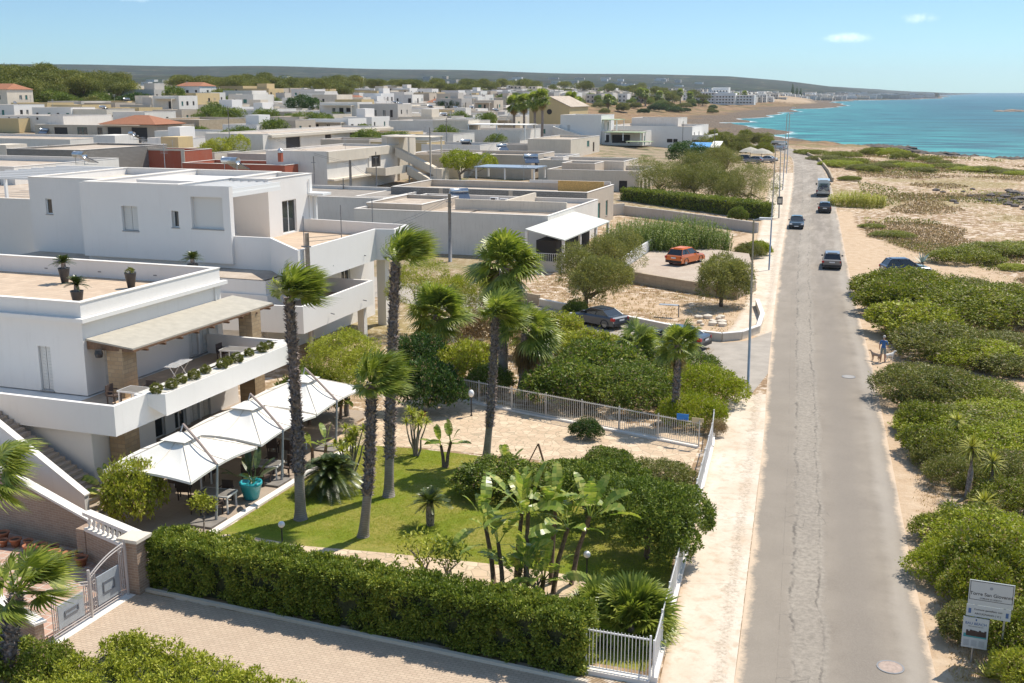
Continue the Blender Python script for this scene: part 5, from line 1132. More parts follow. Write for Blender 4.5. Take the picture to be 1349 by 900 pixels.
def small_tree(name,label,px,py,h,r,mat,seed,n=2500,leaf=(.13,.06),th=.05,z=0,loc=None,lobes=None,bark='greybark',forks=5,clear=.45,nsub=40,subr=.3,cat='tree',group=None,out=.4):
    x,y=loc or G(px,py,z);z=zt1(x,y) if z is None else z
    rs=np.random.RandomState(seed);t_=thing(name,label,cat,(x,y,z),group=group);mb=MB()
    if lobes is None: lobes=[(rs.uniform(-.4,.4)*r,rs.uniform(-.4,.4)*r,h-r*.75+rs.uniform(-.25,.25)*r,r*.65,r*.65,r*.55) for k in range(4)]
    f=Vector((rs.uniform(-.1,.1),rs.uniform(-.1,.1),h*clear*.6));limb(mb,(0,0,-.15),f,th*1.3,th,rs,3)
    for l in (lobes*3)[:forks]: q=Vector(l[:3])+Vector(rs.uniform(-.5,.5,3))*r*.5;limb(mb,f,q,th*.75,th*.2,rs,5,.3)
    link('trunk',mesh_from('trunk_'+name,mb.v,mb.f,[M[bark]],mb.m,True),t_)
    link('crown',crown('crown_'+name,lobes,n,[L[mat]],leaf,nsub,subr,-.6,seed,out),t_);return t_
small_tree('citrus_tree','thin young tree in the planter at the patio corner',268,702,1.7,.55,'yellowbush',81,500,(.16,.07),.03,forks=4)
small_tree('plumeria','sparse shrub with pale bare branches beside the garden path',556,765,1.9,1.1,'yellowbush',82,420,(.2,.075),.05,forks=9,clear=.25,cat='shrub')
small_tree('plumeria','sparse leafy shrub close to the tall paddle-leaved clump',590,768,1.7,.8,'bush',83,380,(.2,.075),.04,forks=7,clear=.25,cat='shrub')
small_tree('bare_shrub','nearly leafless shrub with pale branches over the hedge end',706,792,1.9,.8,'dry',84,60,(.1,.04),.06,forks=10,clear=.3,cat='shrub')
# bushes at the right end of the lawn
shrub('shrub','broad bush between the slim palm and the lamp on the lawn',655,650,4.6,1.5,'round_a','bush',0)
shrub('shrub','bright low bush behind the tall paddle-leaved clump',735,650,4.4,1.3,'round_b','bush',0)
small_tree('myrtle_tree','big rounded bush tree at the right end of the lawn',852,738,3.0,2.1,'bush',85,30000,(.13,.06),.10,lobes=[(0,0,2.0,1.7,1.6,.95),(-1.2,1.1,1.8,1.4,1.3,.9),(1.1,.6,1.8,1.2,1.3,1.0),(.6,-.9,1.5,1.2,.9,.9),(1.3,-.8,1.1,.8,.8,.8)],nsub=110,subr=.2,out=.5,bark='bark')
small_tree('shrub_tree','second rounded bush behind the lamp at the lawn end',775,694,2.6,1.8,'bush',86,20000,(.13,.06),.09,lobes=[(0,0,1.7,1.5,1.4,.85),(-1.0,.9,1.5,1.1,1.1,.8),(1.0,1.3,1.6,1.3,1.2,.8)],nsub=90,subr=.2,out=.5,bark='bark',cat='shrub')
shrub('shrub','grey-green low shrub at the back of the lawn end by the paved strip',860,640,4.4,1.3,'fine_a','olive',0)
shrub('shrub','small green shrub at the lawn end beside the cactus',800,622,3.2,1.2,'round_b','bush',0)
# prickly pear
x,y=G(908,722,0);t_=thing('prickly_pear','prickly pear cactus leaning over the white fence beside the pavement','cactus',(x-.3,y,0))
rs=np.random.RandomState(3);mb=MB();ends=[(Vector((0,0,0)),Vector((0,0,1)))]
for gen in range(6):
    new=[]
    for (p,d) in ends:
        for k in range(1 if gen==0 else rs.randint(1,4)):
            e=(d+Vector(rs.uniform(-.8,.8,3))+Vector((0,0,.25))).normalized();l=rs.uniform(.26,.4);q=p+e*l;s=e.cross(Vector(rs.uniform(-1,1,3))).normalized();u=s.cross(e)
            c=(p+q)/2;i=len(mb.v);nn_=9
            for ring,(rr,off) in enumerate(((.75,.035),(1,0),(.75,-.035))):
                for j in range(nn_): a=2*PI*j/nn_;mb.v.append(tuple(c+e*math.cos(a)*l*.56*rr+s*math.sin(a)*l*.36*rr+u*off))
            for ring in range(2):
                for j in range(nn_): jj=(j+1)%nn_;mb.f.append((i+ring*nn_+j,i+ring*nn_+jj,i+(ring+1)*nn_+jj,i+(ring+1)*nn_+j));mb.m.append(0)
            mb.f.append(tuple(i+j for j in range(nn_)));mb.m.append(0);mb.f.append(tuple(i+2*nn_+j for j in reversed(range(nn_))));mb.m.append(0);new.append((q,e))
    ends=new[:16]
link('pads',mesh_from('cactus_pads',mb.v,mb.f,[L['cactus']],mb.m,False),t_)
# plot behind the railing
small_tree('tree','round olive-green tree between the lower villa balcony and the lawn palms',458,548,4.6,2.4,'yellowbush',91,26000,(.12,.045),.12,lobes=[(0,0,3.4,2.0,1.9,1.3),(-1.2,.5,2.4,1.6,1.5,1.2),(1.3,-.4,2.6,1.5,1.5,1.2)],nsub=120,subr=.18,out=.5)
shrub('shrub','bright green bush under the far end of the stone pillar balcony',410,548,4.4,2.5,'round_a','bush',0)
shrub('shrub','dark green bushes right of the tallest lawn palm',566,542,4.6,3.0,'round_b','dkgreen',0)
shrub('shrub','dark shrub mass behind the tallest lawn palm',555,500,5.0,2.6,'round_a','dkgreen',0)
shrub('shrub','yellow-green bush beside the railing behind the globe lamp',612,505,5.0,2.6,'round_b','yellowbush',0)
small_tree('pine_shrub','feathery green conifer in front of the small white house',560,440,5.6,2.5,'yellowbush',92,15000,(.2,.03),.1,lobes=[(0,0,4.2,1.8,1.5,1.3),(-1.5,0,3.2,1.4,1.3,1.3),(1.7,.2,3.1,1.6,1.4,1.2)],nsub=80,subr=.22,out=.7)
small_tree('pine_shrub','second feathery green conifer right of the utility pole',618,440,4.4,2.2,'yellowbush',93,13000,(.2,.03),.1,lobes=[(0,0,3.3,1.7,1.5,1.1),(1.4,.3,2.7,1.4,1.3,1.1)],nsub=80,subr=.22,out=.7)
shrub('dry_shrub','leafless brown thicket between the bushy palm and the thick palm',640,460,6.0,2.8,'loose_a','dry',0)
shrub('dry_shrub','dry brown brush behind the short palm with hanging leaves',705,470,5.0,2.0,'loose_a','dry',0)
shrub('shrub','bush at the foot of the short palm behind the railing',645,518,3.4,1.6,'round_a','bush',0)
shrub('shrub','bright yellow-green bush left of the low palm, below the parked car',765,478,6.0,2.2,'round_b','yellowbush',0)
shrub('shrub','green bush behind the short palm with hanging leaves',735,450,5.0,1.9,'round_a','yellowbush',0)
shrub('shrub','wide dark green bush above the middle of the railing',745,534,6.2,2.4,'round_a','bush',0)
shrub('shrub','big green bush over the railing left of the blue sign',820,532,7.4,2.7,'fine_a','bush',0)
shrub('shrub','tall green bush mass behind the big railing bush',790,508,7.5,2.8,'round_b','bush',0)
shrub('shrub','dense green bush at the street corner by the pavement',915,560,4.2,2.3,'fine_b','lime',0)
shrub('shrub','second dense green bush at the street corner, farther from the railing',925,530,5.4,2.5,'fine_a','lime',0)
shrub('shrub','green bush at the side road behind the small palm',895,500,6.4,2.3,'fine_b','bush',0)
shrub('shrub','green bush beside the low palm, at the side road edge',870,478,5.0,1.9,'fine_a','bush',0)
shrub('shrub','small reddish shrub at the corner of the railing and the pavement',945,575,1.4,.9,'loose_a','dry',0)
shrub('shrub','small dark shrub growing through the railing',772,578,2.0,1.0,'round_a','dkgreen',0)
# tamarisks, reeds and yard trees
def tam(label,px,py,h,r,seed,n=14000,mat='tamar',z=None,group='tamarisks near the side road'):
    rs=np.random.RandomState(seed)
    lobes=[(rs.uniform(-.75,.75)*r,rs.uniform(-.75,.75)*r,h-r*.5+rs.uniform(-.45,.25)*r,r*rs.uniform(.4,.6),r*rs.uniform(.4,.6),r*rs.uniform(.35,.55)) for k in range(10)]
    return small_tree('tamarisk',label,px,py,h,r,mat,seed,n,(.26,.05),.16,z,None,lobes,'bark',7,.4,90,.26,'tree',group,.75)
tam('feathery tamarisk with two dark trunks, nearest to the parked dark car',772,410,4.6,3.0,101,26000)
tam('brownish tamarisk left of the orange car',818,372,4.4,3.0,102,15000,'tamar',0)
tam('dusty tamarisk on the pavement side of the orange car',950,404,4.0,2.6,103,22000,'tamar',0)
def reeds(label,px,py,w_,h,n,seed,mat='reed',z=None):
    rs=np.random.RandomState(seed);x,y=G(px,py,z);zz=zt1(x,y) if z is None else z;Q=[]
    for k in range(n):
        a=rs.uniform(0,2*PI);r=w_*.5*math.sqrt(rs.rand());p=Vector((math.cos(a)*r*1.3,math.sin(a)*r*.7,0));hh=h*rs.uniform(.6,1.1)*(1-.35*(r/w_*2)**2);l=Vector((rs.uniform(-.12,.22),rs.uniform(-.1,.15),1)).normalized()
        q=p+l*hh;s=Vector((.018,0,0));Q.append([p-s,p+s,q+s*.5,q-s*.5])
        for j in range(9):
            b_=p.lerp(q,.25+.75*j/9);az=rs.uniform(0,2*PI);d=Vector((math.cos(az),math.sin(az),.9)).normalized();sd=d.cross(Vector((0,0,1))).normalized()*.035;m_=b_+d*.22;e=m_+(d+Vector((0,0,-1.1)))*.22
            Q.append([b_-sd,b_+sd,m_+sd,m_-sd]);Q.append([m_-sd,m_+sd,e+sd*.1,e-sd*.1])
    o=link('giant_reed',Qmesh('reeds',Q,[L[mat]]),None,(x,y,zz));return tag(o,label,'reeds')
reeds('tall yellow-green reed clump behind the white picket wall, left one',852,338,8,4.3,900,111,'reedgreen',0)
reeds('tall reed clump directly behind the orange car',900,335,8,4.3,900,112,'reedgreen',0)
reeds('pale reed clump on the roadside opposite the van',1128,272,6.5,2.4,420,113)
yl=[('greyish tamarisk left in the grove behind the clipped hedge',868,262,6.0,4.3),('low tamarisk at the middle of the grove behind the clipped hedge',915,262,5,3.8),('tamarisk at the right end of the grove, touching the roadside',985,270,5.6,4.2),('olive tamarisk in the second row of the grove',915,245,5.2,4),('small tamarisk at the back of the grove near the parked cars',955,232,5.4,3.6),('tamarisk above the clipped hedge, centre right',950,266,4.4,3.4)]
for k,(lab,px,py,h,r) in enumerate(yl): tam(lab,px,py,h,r,120+k,22000,'tamar' if k%2==0 else 'olive',None,'tamarisks in the grove behind the clipped hedge')
xa,ya=G(818,264);xb,yb=G(1003,290);za=zt1(xb,yb)
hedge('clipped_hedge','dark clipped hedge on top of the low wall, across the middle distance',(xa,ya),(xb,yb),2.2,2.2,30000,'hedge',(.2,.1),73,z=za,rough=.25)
small_tree('tree','bright round green tree beside the green canopies',905,225,5.0,3.6,'dkgreen',94,9000,(.3,.14),.2,None,None,[(0,0,3.6,3.4,3.2,2.0),(2.5,-.5,3.0,2.6,2.4,1.8),(-2,0,3.4,2.4,2.4,1.7)],nsub=60,subr=.25)
small_tree('tree','round bright green tree between the stair house and the low roofs',606,240,4.8,3.6,'lime',95,9000,(.3,.14),.2,None,None,[(0,0,3.6,3.2,3.0,1.6),(4,0,3.4,3.0,2.6,1.4)],nsub=60,subr=.25)
shrub('shrub','small green bush at the end of the low wall under the clipped hedge',972,293,3.0,1.9,'round_a','bush')
shrub('shrub','bush on the verge beside the tall lamp post, behind the orange car',985,340,4.0,1.9,'fine_a','olive')
shrub('shrub','bright green bush at the foot of the verge near the street lamp',1000,336,3.2,1.6,'round_b','lime')
shrub('shrub','low dusty shrub between the reed clumps and the verge',945,318,3.8,1.2,'loose_a','olive')
shrub('shrub','low green shrub in front of the tamarisk on the bare plot',758,418,2.6,1.3,'round_a','bush',0)
# ---- scrub on the seaward side
R_=[ # px,py(base),width,height,proto,mat,label
(1200,396,11,3.1,'fine_a','coast','round green scrub mound just below the hidden parked car'),
(1235,412,11,3.2,'fine_b','coast','broad green scrub mound right of the one below the parked car'),
(1285,425,12,2.9,'fine_a','coast','long green scrub mound sloping to the right, upper group'),
(1330,405,10,2.4,'fine_b','coast','bright green scrub mound at the right edge, upper group'),
(1168,412,7,2.4,'round_a','coast','small scrub mound at the left tip of the upper group'),
(1206,444,8.0,2.5,'round_b','yellowbush','yellowish leafy mound above the man with the dogs'),
(1240,466,9,2.5,'fine_b','olive','green-brown scrub mound right of the yellowish leafy one'),
(1290,478,7.5,1.7,'fine_a','lime','bright scrub mound left of the bare sandy lane'),
(1335,462,7,1.4,'fine_a','olive','greyish brown scrub at the right edge above the sandy lane'),
(1325,492,5,1.2,'round_b','olive','dark olive scrub beside the sandy lane at the right edge'),
(1207,530,6.8,2.3,'fine_a','olive','big olive-brown round bush nearest to the road, below the man with the dogs'),
(1240,520,5.6,2.1,'fine_b','olive','second olive-brown bush right of the big one'),
(1245,575,6,1.4,'fine_b','lime','bright green low scrub behind the yucca plants'),
(1300,570,8,1.3,'fine_a','coast','wide green scrub at right below the sandy lane'),
(1340,600,7,1.8,'fine_b','lime','bright green scrub at the right edge beside the yucca plants'),
(1215,565,3.6,1.3,'round_a','coast','small dark green bush at the roadside above the yuccas'),
(1238,612,3.8,1.7,'fine_b','olive','grey-green bushy scrub around the yucca trunks'),
(1338,668,4.4,1.4,'fine_a','coast','green scrub at the right edge below the yuccas'),
(1305,735,6.2,1.8,'fine_a','lime','big bright green bush above the town sign'),
(1340,760,5,2.2,'fine_b','lime','bright green bush at the right edge behind the town sign'),
(1285,800,3.2,1.7,'round_b','coast','dark green bush left of the town sign'),
(1330,860,3.4,1.6,'round_a','coast','leafy bush in the lower right corner behind the signposts'),
(1345,905,2.6,1.2,'round_b','yellowbush','yellowish plant in the lower right corner'),
(1226,600,4.4,1.5,'round_b','coast','leafy green bush left of the yuccas at the verge'),
(1258,640,3.6,1.5,'fine_a','olive','grey-green bush at the foot of the tall yucca, on the verge'),
(1275,712,4.6,1.7,'fine_b','coast','green bush between the yuccas and the bush above the town sign'),
(1258,762,3.8,1.6,'fine_a','lime','bright verge bush left of the bush above the town sign'),
(1300,770,4.6,1.9,'round_a','coast','leafy bush directly behind the name board'),
(1274,838,2.6,1.1,'round_b','olive','low olive shrub at the verge left of the signposts'),
(1203,503,4.0,1.5,'fine_b','olive','low olive shrub on the verge above the big olive-brown bush'),
(1290,530,6.5,1.5,'fine_a','coast','green scrub between the olive-brown bushes and the sandy lane'),
(1320,560,6.5,1.5,'fine_b','lime','bright scrub under the sandy lane at the right'),
(1152,388,5.0,1.9,'fine_b','coast','small green mound at the roadside tip below the parked car'),
(1270,395,9,2.3,'fine_b','olive','olive green mound behind the upper group, right of the parked car'),
(1340,640,5,1.7,'fine_a','olive','olive scrub at the right edge level with the yuccas'),
(1268,345,8.5,1.9,'fine_b','coast','isolated dark green mound on the sandy track'),
(1310,335,9.5,1.5,'fine_a','coast','green scrub strip on the right of the isolated mound'),
(1345,330,8,1.3,'fine_b','coast','green scrub at the right edge beyond the sandy track'),
(1335,355,4,.7,'fine_a','lime','flat green patch on the track at the right edge'),
(1175,312,6,.9,'fine_a','coast','low green patch on the bare ground above the track'),
(1150,300,4,.7,'fine_b','coast','small low green patch near the reed clump'),
(1120,238,5,1.2,'fine_b','coast','dark low bush beyond the reed clump by the road bend')]
for (px,py,w_,h,pr,mt,lb) in R_: shrub('coastal_shrub',lb,px,py,w_,h,pr,mt,group='scrub mounds on the seaward side')
far_s=[(1075,205,9,1.8),(1090,212,10,1.8),(1105,208,10,2),(1112,220,10,1.8),(1125,216,9,1.6),(1135,224,8,1.6),(1150,205,9,2.6),(1172,206,11,3.0),(1190,210,9,2.2),(1160,221,8,1.4),(1180,219,9,1.5),(1200,222,10,1.6),(1225,213,8,1.6),(1235,216,7,1.3),(1250,222,10,1.3),(1275,225,10,1.2),(1300,226,9,1.4),(1325,228,10,1.2),(1060,203,8,1.5),(1098,218,8,1.6),(1145,226,7,1.4),(1215,226,8,1.2),(1120,208,8,1.8),(1345,231,8,1.2)]
for k,(px,py,w_,h) in enumerate(far_s):
    nb_=('by the road bend' if px<1120 else 'towards the shore' if py<214 else 'on the open rocky ground')
    shrub('coastal_shrub','distant green scrub mound %s, number %s from the left of the shoreline row'%(nb_,['one','two','three','four','five','six','seven','eight','nine','ten','eleven','twelve','thirteen','fourteen','fifteen','sixteen','seventeen','eighteen','nineteen','twenty','twenty-one','twenty-two','twenty-three','twenty-four'][sorted(range(24),key=lambda q:far_s[q][0]).index(k)]),px,py,w_,h,['fine_a','fine_b'][k%2],['coast','olive','coast','lime'][k%4],group='distant scrub mounds along the shore')
def yucca(label,px,py,h,n,L_,seed,mat='cactus2'):
    x,y=G(px,py);t_=thing('yucca',label,'yucca',(x,y,zt1(x,y)),group='yuccas on the seaward verge');mb=MB()
    if h>.3: mb.tube([(0,0,-.1),(.05,0,h*.5),(.02,0,h)],[.14,.12,.11],8);link('trunk',mesh_from('yucca_trunk',mb.v,mb.f,[M['palmboot']],mb.m,True),t_)
    Q=sword_mesh('',n,L_,.06,seed,None,(-.9 if h>.3 else .1,1.5),.15,(0,0,h));link('leaves',Qmesh('yucca_leaves',Q,[L['reed']]),t_)
yucca('tall yucca with a thick brown trunk at the right verge',1274,655,2.3,110,.75,131)
yucca('second yucca right of the tall one',1303,655,1.6,90,.72,132)
yucca('yucca rosette low beside the tall one',1294,690,.9,90,.75,133)
yucca('small yucca rosette above the tall ones in the green scrub',1258,588,1.3,80,.6,134)
x,y=G(1278,372);t_=tag(link('agave',Qmesh('agave_leaves',sword_mesh('',26,1.3,.16,135,None,(.3,1.4),.05),[L['agave']]),None,(*G(1215,347),zt1(*G(1215,347)))),'blue-grey agave beside the car hidden behind the scrub','agave')
tag(link('agave',Qmesh('agave_leaves_b',sword_mesh('',22,.7,.12,136,None,(.2,1.4),.05),[L['reed']]),None,(*G(1303,893),0)),'green broad-leaved agave at the foot of the signposts','agave')
# ---- ground cover as stuff
rs=np.random.RandomState(77)
def tufts(name,label,n,region,hh,mat,seed,blades=7):
    rs=np.random.RandomState(seed);P=[]
    while len(P)<n:
        p=region(rs)
        if p is not None: P.append(p)
    P=np.array(P);zz=zt(P[:,0],P[:,1]);m=len(P)*blades;I=np.repeat(np.arange(len(P)),blades);s=(P[:,2][I] if P.shape[1]>2 else np.ones(m))
    b_=np.stack([P[I,0]+rs.normal(0,.16,m)*s,P[I,1]+rs.normal(0,.16,m)*s,zz[I]],-1);az=rs.uniform(0,2*PI,m);ln=rs.uniform(.5,1.2,m)*hh*s
    d=np.stack([np.cos(az)*.6,np.sin(az)*.6,np.ones(m)],-1)*ln[:,None];w_=np.stack([-np.sin(az),np.cos(az),np.zeros(m)],-1)*(ln*.17)[:,None]
    Q=np.stack([b_-w_,b_+w_,b_+d*.6+w_*.8,b_+d],1);o=link(name,fast_mesh(name,Q.reshape(-1,3),4,[L[mat]]));tag(o,label,'grass' if 'grass' in name else 'ground cover',kind='stuff')
fence_x=lambda y:-6.2-(y-30)*.104
def lawnreg(rs):
    x,y=rs.uniform(-25.2,-6.5),rs.uniform(30.6,47.8)
    if x>fence_x(y)-.1 or 33.5<y<36.3: return None
    return (x,y,.38)
tufts('lawn_grass','short green grass of the garden lawn',42000,lawnreg,.11,'grass',5,5)
def right(rs):
    px,py=rs.uniform(1090,1420),190+rs.rand()**1.3*330
    if px<1255-(900-py)*.19+18: return None
    x,y=G(px,py,0.5 if py>250 else 2.0)
    return (x,y,1.0 if py>300 else 1.4)
tufts('dry_grass_and_herbs','patchy low dry herbs on the bare coastal ground',4200,right,.085,'drygrass',6,6)
tufts('green_herbs','scattered low green herbs on the coastal ground',1300,right,.11,'coast',7,9)
def vrg(rs):
    py=rs.uniform(380,900);px=1245-(900-py)*.195+rs.uniform(8,40)*(1+(py-400)/900);x,y=G(px,py,0);return (x,y,rs.uniform(.4,1.0))
tufts('verge_litter','dry grass and leaf litter along the seaward edge of the road',1500,vrg,.10,'drygrass',8,7)
def plotr(rs):
    x,y=rs.uniform(-32,-12),rs.uniform(57,100)
    if 63<y<90 and y>76-(x+14)*.6 and y<80-(x+14)*.65 : return None
    return (x,y,1.0)
tufts('plot_dry_grass','dry stubble on the empty building plots',2600,plotr,.14,'drygrass',9,7)

# low brittle scrub mats and pale rubble over the open coastal ground
def matpatch(name,label,n,mat,seed,thr,scale,leaf,hmax,ptest):
    rs=np.random.RandomState(seed);ks=rs.normal(size=(9,2))*scale;ph=rs.uniform(0,6.28,9)
    px=rs.uniform(1080,1440,n*5);py=195+rs.rand(n*5)**1.25*290;X=[];Y=[]
    r0=[ray(a,b) for a,b in zip(px,py)];R=np.array(r0);t=(CH-1.2)/-R[:,2];X=R[:,0]*t;Y=R[:,1]*t
    f=sum(np.sin(X*k[0]+Y*k[1]+p) for k,p in zip(ks,ph))/3.0
    ok=(f>thr)&ptest(px,py,X,Y);X,Y=X[ok][:n],Y[ok][:n];f=f[ok][:n];z=zt(X,Y);m=len(X);hh=hmax*np.clip((f-thr)*1.3+.25,.1,1)
    P=np.stack([X,Y,z+rs.rand(m)*hh],-1);sc=1+np.clip((Y-90)/160,0,1.6);Nn=np.tile([0,0,1.],(m,1));Q=leafquads(P,Nn,leaf[0],leaf[1],rs,.2)
    Q=P[:,None,:]+(Q-P[:,None,:])*sc[:,None,None];o=link(name,fast_mesh(name,Q.reshape(-1,3),4,[L[mat]]));tag(o,label,'scrub',kind='stuff')
notrack=lambda px,py,X,Y:(px>1250-(900-py)*.19+6)&(segdist(X,Y,trackpts)>4.2)&(coastD(X,Y)>14)
matpatch('dry_scrub_mat','low brown brittle scrub spread over the rocky coastal ground',80000,'dry',31,.12,.16,(.20,.10),.22,notrack)
matpatch('olive_scrub_mat','patches of low olive scrub between the pale rocks',26000,'olive',32,.68,.11,(.20,.10),.3,notrack)
matpatch('green_scrub_mat','small flat bright green patches on the coastal ground',9000,'lime',33,1.0,.14,(.18,.09),.25,notrack)
rk=MB();rs=np.random.RandomState(8)
for k in range(60):
    x,y=RKX+rs.normal()*5,RKY+rs.normal()*7;r_=rs.uniform(.3,1.1);rk.sphere((x,y,zt1(x,y)+.05),r_,6,0,rs.uniform(.35,.7))
tag(part('rock_outcrop',rk,plain('dark_weathered_rock',(.13,.11,.10),.95,var=.5,vs=2,bmp=1,bs=3)),'dark jagged rock outcrop at the right edge of the coastal ground','rocks')
rk=MB()
for k in range(420):
    px,py=rs.uniform(1060,1420),rs.uniform(196,206);x,y=G(px,py);D=float(coastD(np.array([x]),np.array([y]))[0]);
    t=rs.uniform(0,1);i=rs.randint(1,9);a,b=COAST[i],COAST[i+1];x,y=a*(1-t)+b*t+rs.normal(size=2)*3;rk.sphere((x,y,-.9+rs.rand()*.3),rs.uniform(.6,2.2),6,0,rs.uniform(.3,.6))
tag(part('shore_rocks',rk,plain('wet_shore_rock',(.10,.08,.065),.9,var=.5,vs=.8,bmp=1,bs=2)),'ragged dark rocks along the waterline','rocks',kind='stuff')
# ================================================================ GARDEN STRUCTURES AND FURNITURE
def multi(name,builders,mats,parent): 
    for f in builders: mb=MB();f(mb);part(name,mb,mats,parent)
# parasols
def parasol(label,cx,cy,hx,hy):
    t_=thing('parasol',label,'parasol',(cx+hx,cy-.6,0),group='white cantilever parasols over the patio')
    mb=MB();ap=(cx,cy,3.28);n=8;rim=[]
    C=[(cx-hx,cy-hy),(cx+hx,cy-hy),(cx+hx,cy+hy),(cx-hx,cy+hy)]
    for i in range(4):
        a,b_=C[i],C[(i+1)%4]
        for k in range(n):
            t=k/n;rim.append((a[0]*(1-t)+b_[0]*t,a[1]*(1-t)+b_[1]*t,2.18+.17*math.sin(PI*t)))
    m_=len(rim);R=6
    rings=[[(ap[0]*(1-s)+p[0]*s,ap[1]*(1-s)+p[1]*s,ap[2]*(1-s)+p[2]*s-.14*math.sin(PI*s)*(1-.85*abs(1-2*((k%n)/n)))*0-.20*math.sin(PI*s)*(math.sin(PI*(k%n)/n))) for k,p in enumerate(rim)] for s in [.16+(.84)*j/R for j in range(R+1)]]
    i0=len(mb.v)
    for rg in rings: mb.v+=rg
    for j in range(R):
        for k in range(m_):
            l=(k+1)%m_;mb.f.append((i0+j*m_+k,i0+(j+1)*m_+k,i0+(j+1)*m_+l,i0+j*m_+l));mb.m.append(0)
    # valance, and a vent cap a little above the hole
    for k in range(m_):
        l=(k+1)%m_;p,q=rim[k],rim[l];mb.quad(p,(p[0],p[1],p[2]-.10),(q[0],q[1],q[2]-.10),q)
    part('canopy',mb,M['canvas'],t_,smooth_=True)
    for (sx,sy) in ((-1,-1),(1,-1),(1,1),(-1,1),(0,-1),(0,1),(-1,0),(1,0)):
        dg=(sx!=0 and sy!=0);p=MB();pts=[]
        for q in range(7):
            s=.16+.84*q/6;zz=3.28*(1-s)+(2.18 if dg else 2.35)*s-(0 if dg else .20*math.sin(PI*s));pts.append((cx+sx*hx*s,cy+sy*hy*s,zz+.012))
        p.tube(pts,.016,4);part('seam',p,M['cream'],t_)
    v=MB();cap=[(cx-.62,cy-.62),(cx+.62,cy-.62),(cx+.62,cy+.62),(cx-.62,cy+.62)]
    for k in range(4):
        a,b_=cap[k],cap[(k+1)%4];v.tri((cx,cy,3.36),(a[0],a[1],3.12),(b_[0],b_[1],3.12))
    part('vent_cap',v,M['canvas'],t_)
    mx_,my_=cx+hx+.05,cy-.6
    p=MB();p.tube([(mx_+.05,my_-.45,.1),(mx_,my_-.2,1.2),(mx_-.05,my_,2.35)],[.065,.06,.055],8);part('mast',p,M['steel'],t_)
    p=MB();p.tube([(mx_-.05,my_,2.34),(cx+.9,cy-.1,3.1),(cx-.05,cy+.25,3.62)],[.06,.06,.055],8);part('arm',p,plain('brownish_aluminium',(.35,.27,.23),.5),t_)
    p=MB();p.cyl((cx,cy,3.37),(cx-.02,cy+.2,3.6),.03,.03,8);part('hanger',p,M['steel'],t_)
    for sx in (-1,1):
        for sy in (-1,1): p=MB();p.tube([(cx,cy,3.05),(cx+sx*hx*.97,cy+sy*hy*.97,2.16)],.018,5);part('rib',p,M['steel'],t_)
    p=MB();p.box(mx_-.75,mx_+.35,my_-1.25,my_-.1,.02,.10);part('base',p,plain('base_slab',(.22,.20,.18),.8,var=.2),t_)
parasol('nearest white parasol over the patio, shaded by a palm',-28.3,37.35,2.15,2.42)
parasol('middle white parasol over the patio, above the turquoise pot',-28.3,42.5,2.15,2.42)
parasol('farthest white parasol over the patio, partly behind the palm trunks',-28.4,47.7,2.2,2.6)
# tables and chairs
def table_mesh(label,x,y,z,rz,w_=1.5,d=.85,group='patio tables'):
    t_=thing('table',label,'table',(x,y,z),rz,group);mb=MB();mb.box(-w_/2,w_/2,-d/2,d/2,.70,.74);link('table_top',mesh_from('table_top',mb.v,mb.f,[M['greytop']]),t_)
    mb=MB();e=.003;mb.box(-w_/2-.03,w_/2+.03,-d/2-.03,-d/2-e,.67,.745);mb.box(-w_/2-.03,w_/2+.03,d/2+e,d/2+.03,.67,.745);mb.box(-w_/2-.03,-w_/2-e,-d/2,d/2,.67,.745);mb.box(w_/2+e,w_/2+.03,-d/2,d/2,.67,.745);link('frame',mesh_from('table_frame',mb.v,mb.f,[M['frame']]),t_)
    for sx in (-1,1):
        for sy in (-1,1): mb=MB();X,Y=sx*(w_/2-.04),sy*(d/2-.04);mb.box(X-.03,X+.03,Y-.03,Y+.03,0,.669);link('leg',mesh_from('table_leg',mb.v,mb.f,[M['frame']]),t_)
    return t_
def chair_proto():
    t_=thing('chair','chair','chair',(0,0,0))
    mb=MB();mb.box(-.26,.26,-.25,.25,.38,.45);link('seat',mesh_from('chair_seat',mb.v,mb.f,[M['rattan']]),t_)
    mb=MB();mb.prism([(-.26,.22),(.26,.22),(.26,.27),(-.26,.27)],.452,.9);link('backrest',mesh_from('chair_back',mb.v,mb.f,[M['rattan']]),t_)
    for sx in (-1,1):
        mb=MB();mb.box(sx*.28-.02,sx*.28+.02,-.22,.24,.62,.66);mb.box(sx*.28-.02,sx*.28+.02,-.22,-.18,.45,.619);link('armrest',mesh_from('chair_arm',mb.v,mb.f,[M['rattan']]),t_)
        for sy in (-1,1): mb=MB();mb.box(sx*.22-.022,sx*.22+.022,sy*.21-.022,sy*.21+.022,0,.379);link('leg',mesh_from('chair_leg',mb.v,mb.f,[M['rattan']]),t_)
    return t_
chair=Proto(chair_proto())
def chairs(T,places,z,names,group='dark wicker chairs on the patio'):
    for (x,y,rz),nm in zip(places,names): chair.put((x,y,z),rz,1,nm,group)
t1=table_mesh('table with a grey top under the front corner of the nearest parasol',-26.9,37.6,.012,.1)
chairs(t1,[(-27.3,36.85,PI+.1),(-26.5,36.9,PI-.1),(-27.0,38.4,.1),(-28.9,38.1,PI+.4)],.012,['dark wicker chair on the near side of the nearest parasol table, left','dark wicker chair on the near side of the nearest parasol table, right','dark wicker chair behind the nearest parasol table','dark wicker chair standing apart, left under the nearest parasol'])
t2=table_mesh('white-edged table behind the turquoise pot',-27.0,41.6,.012,.15)
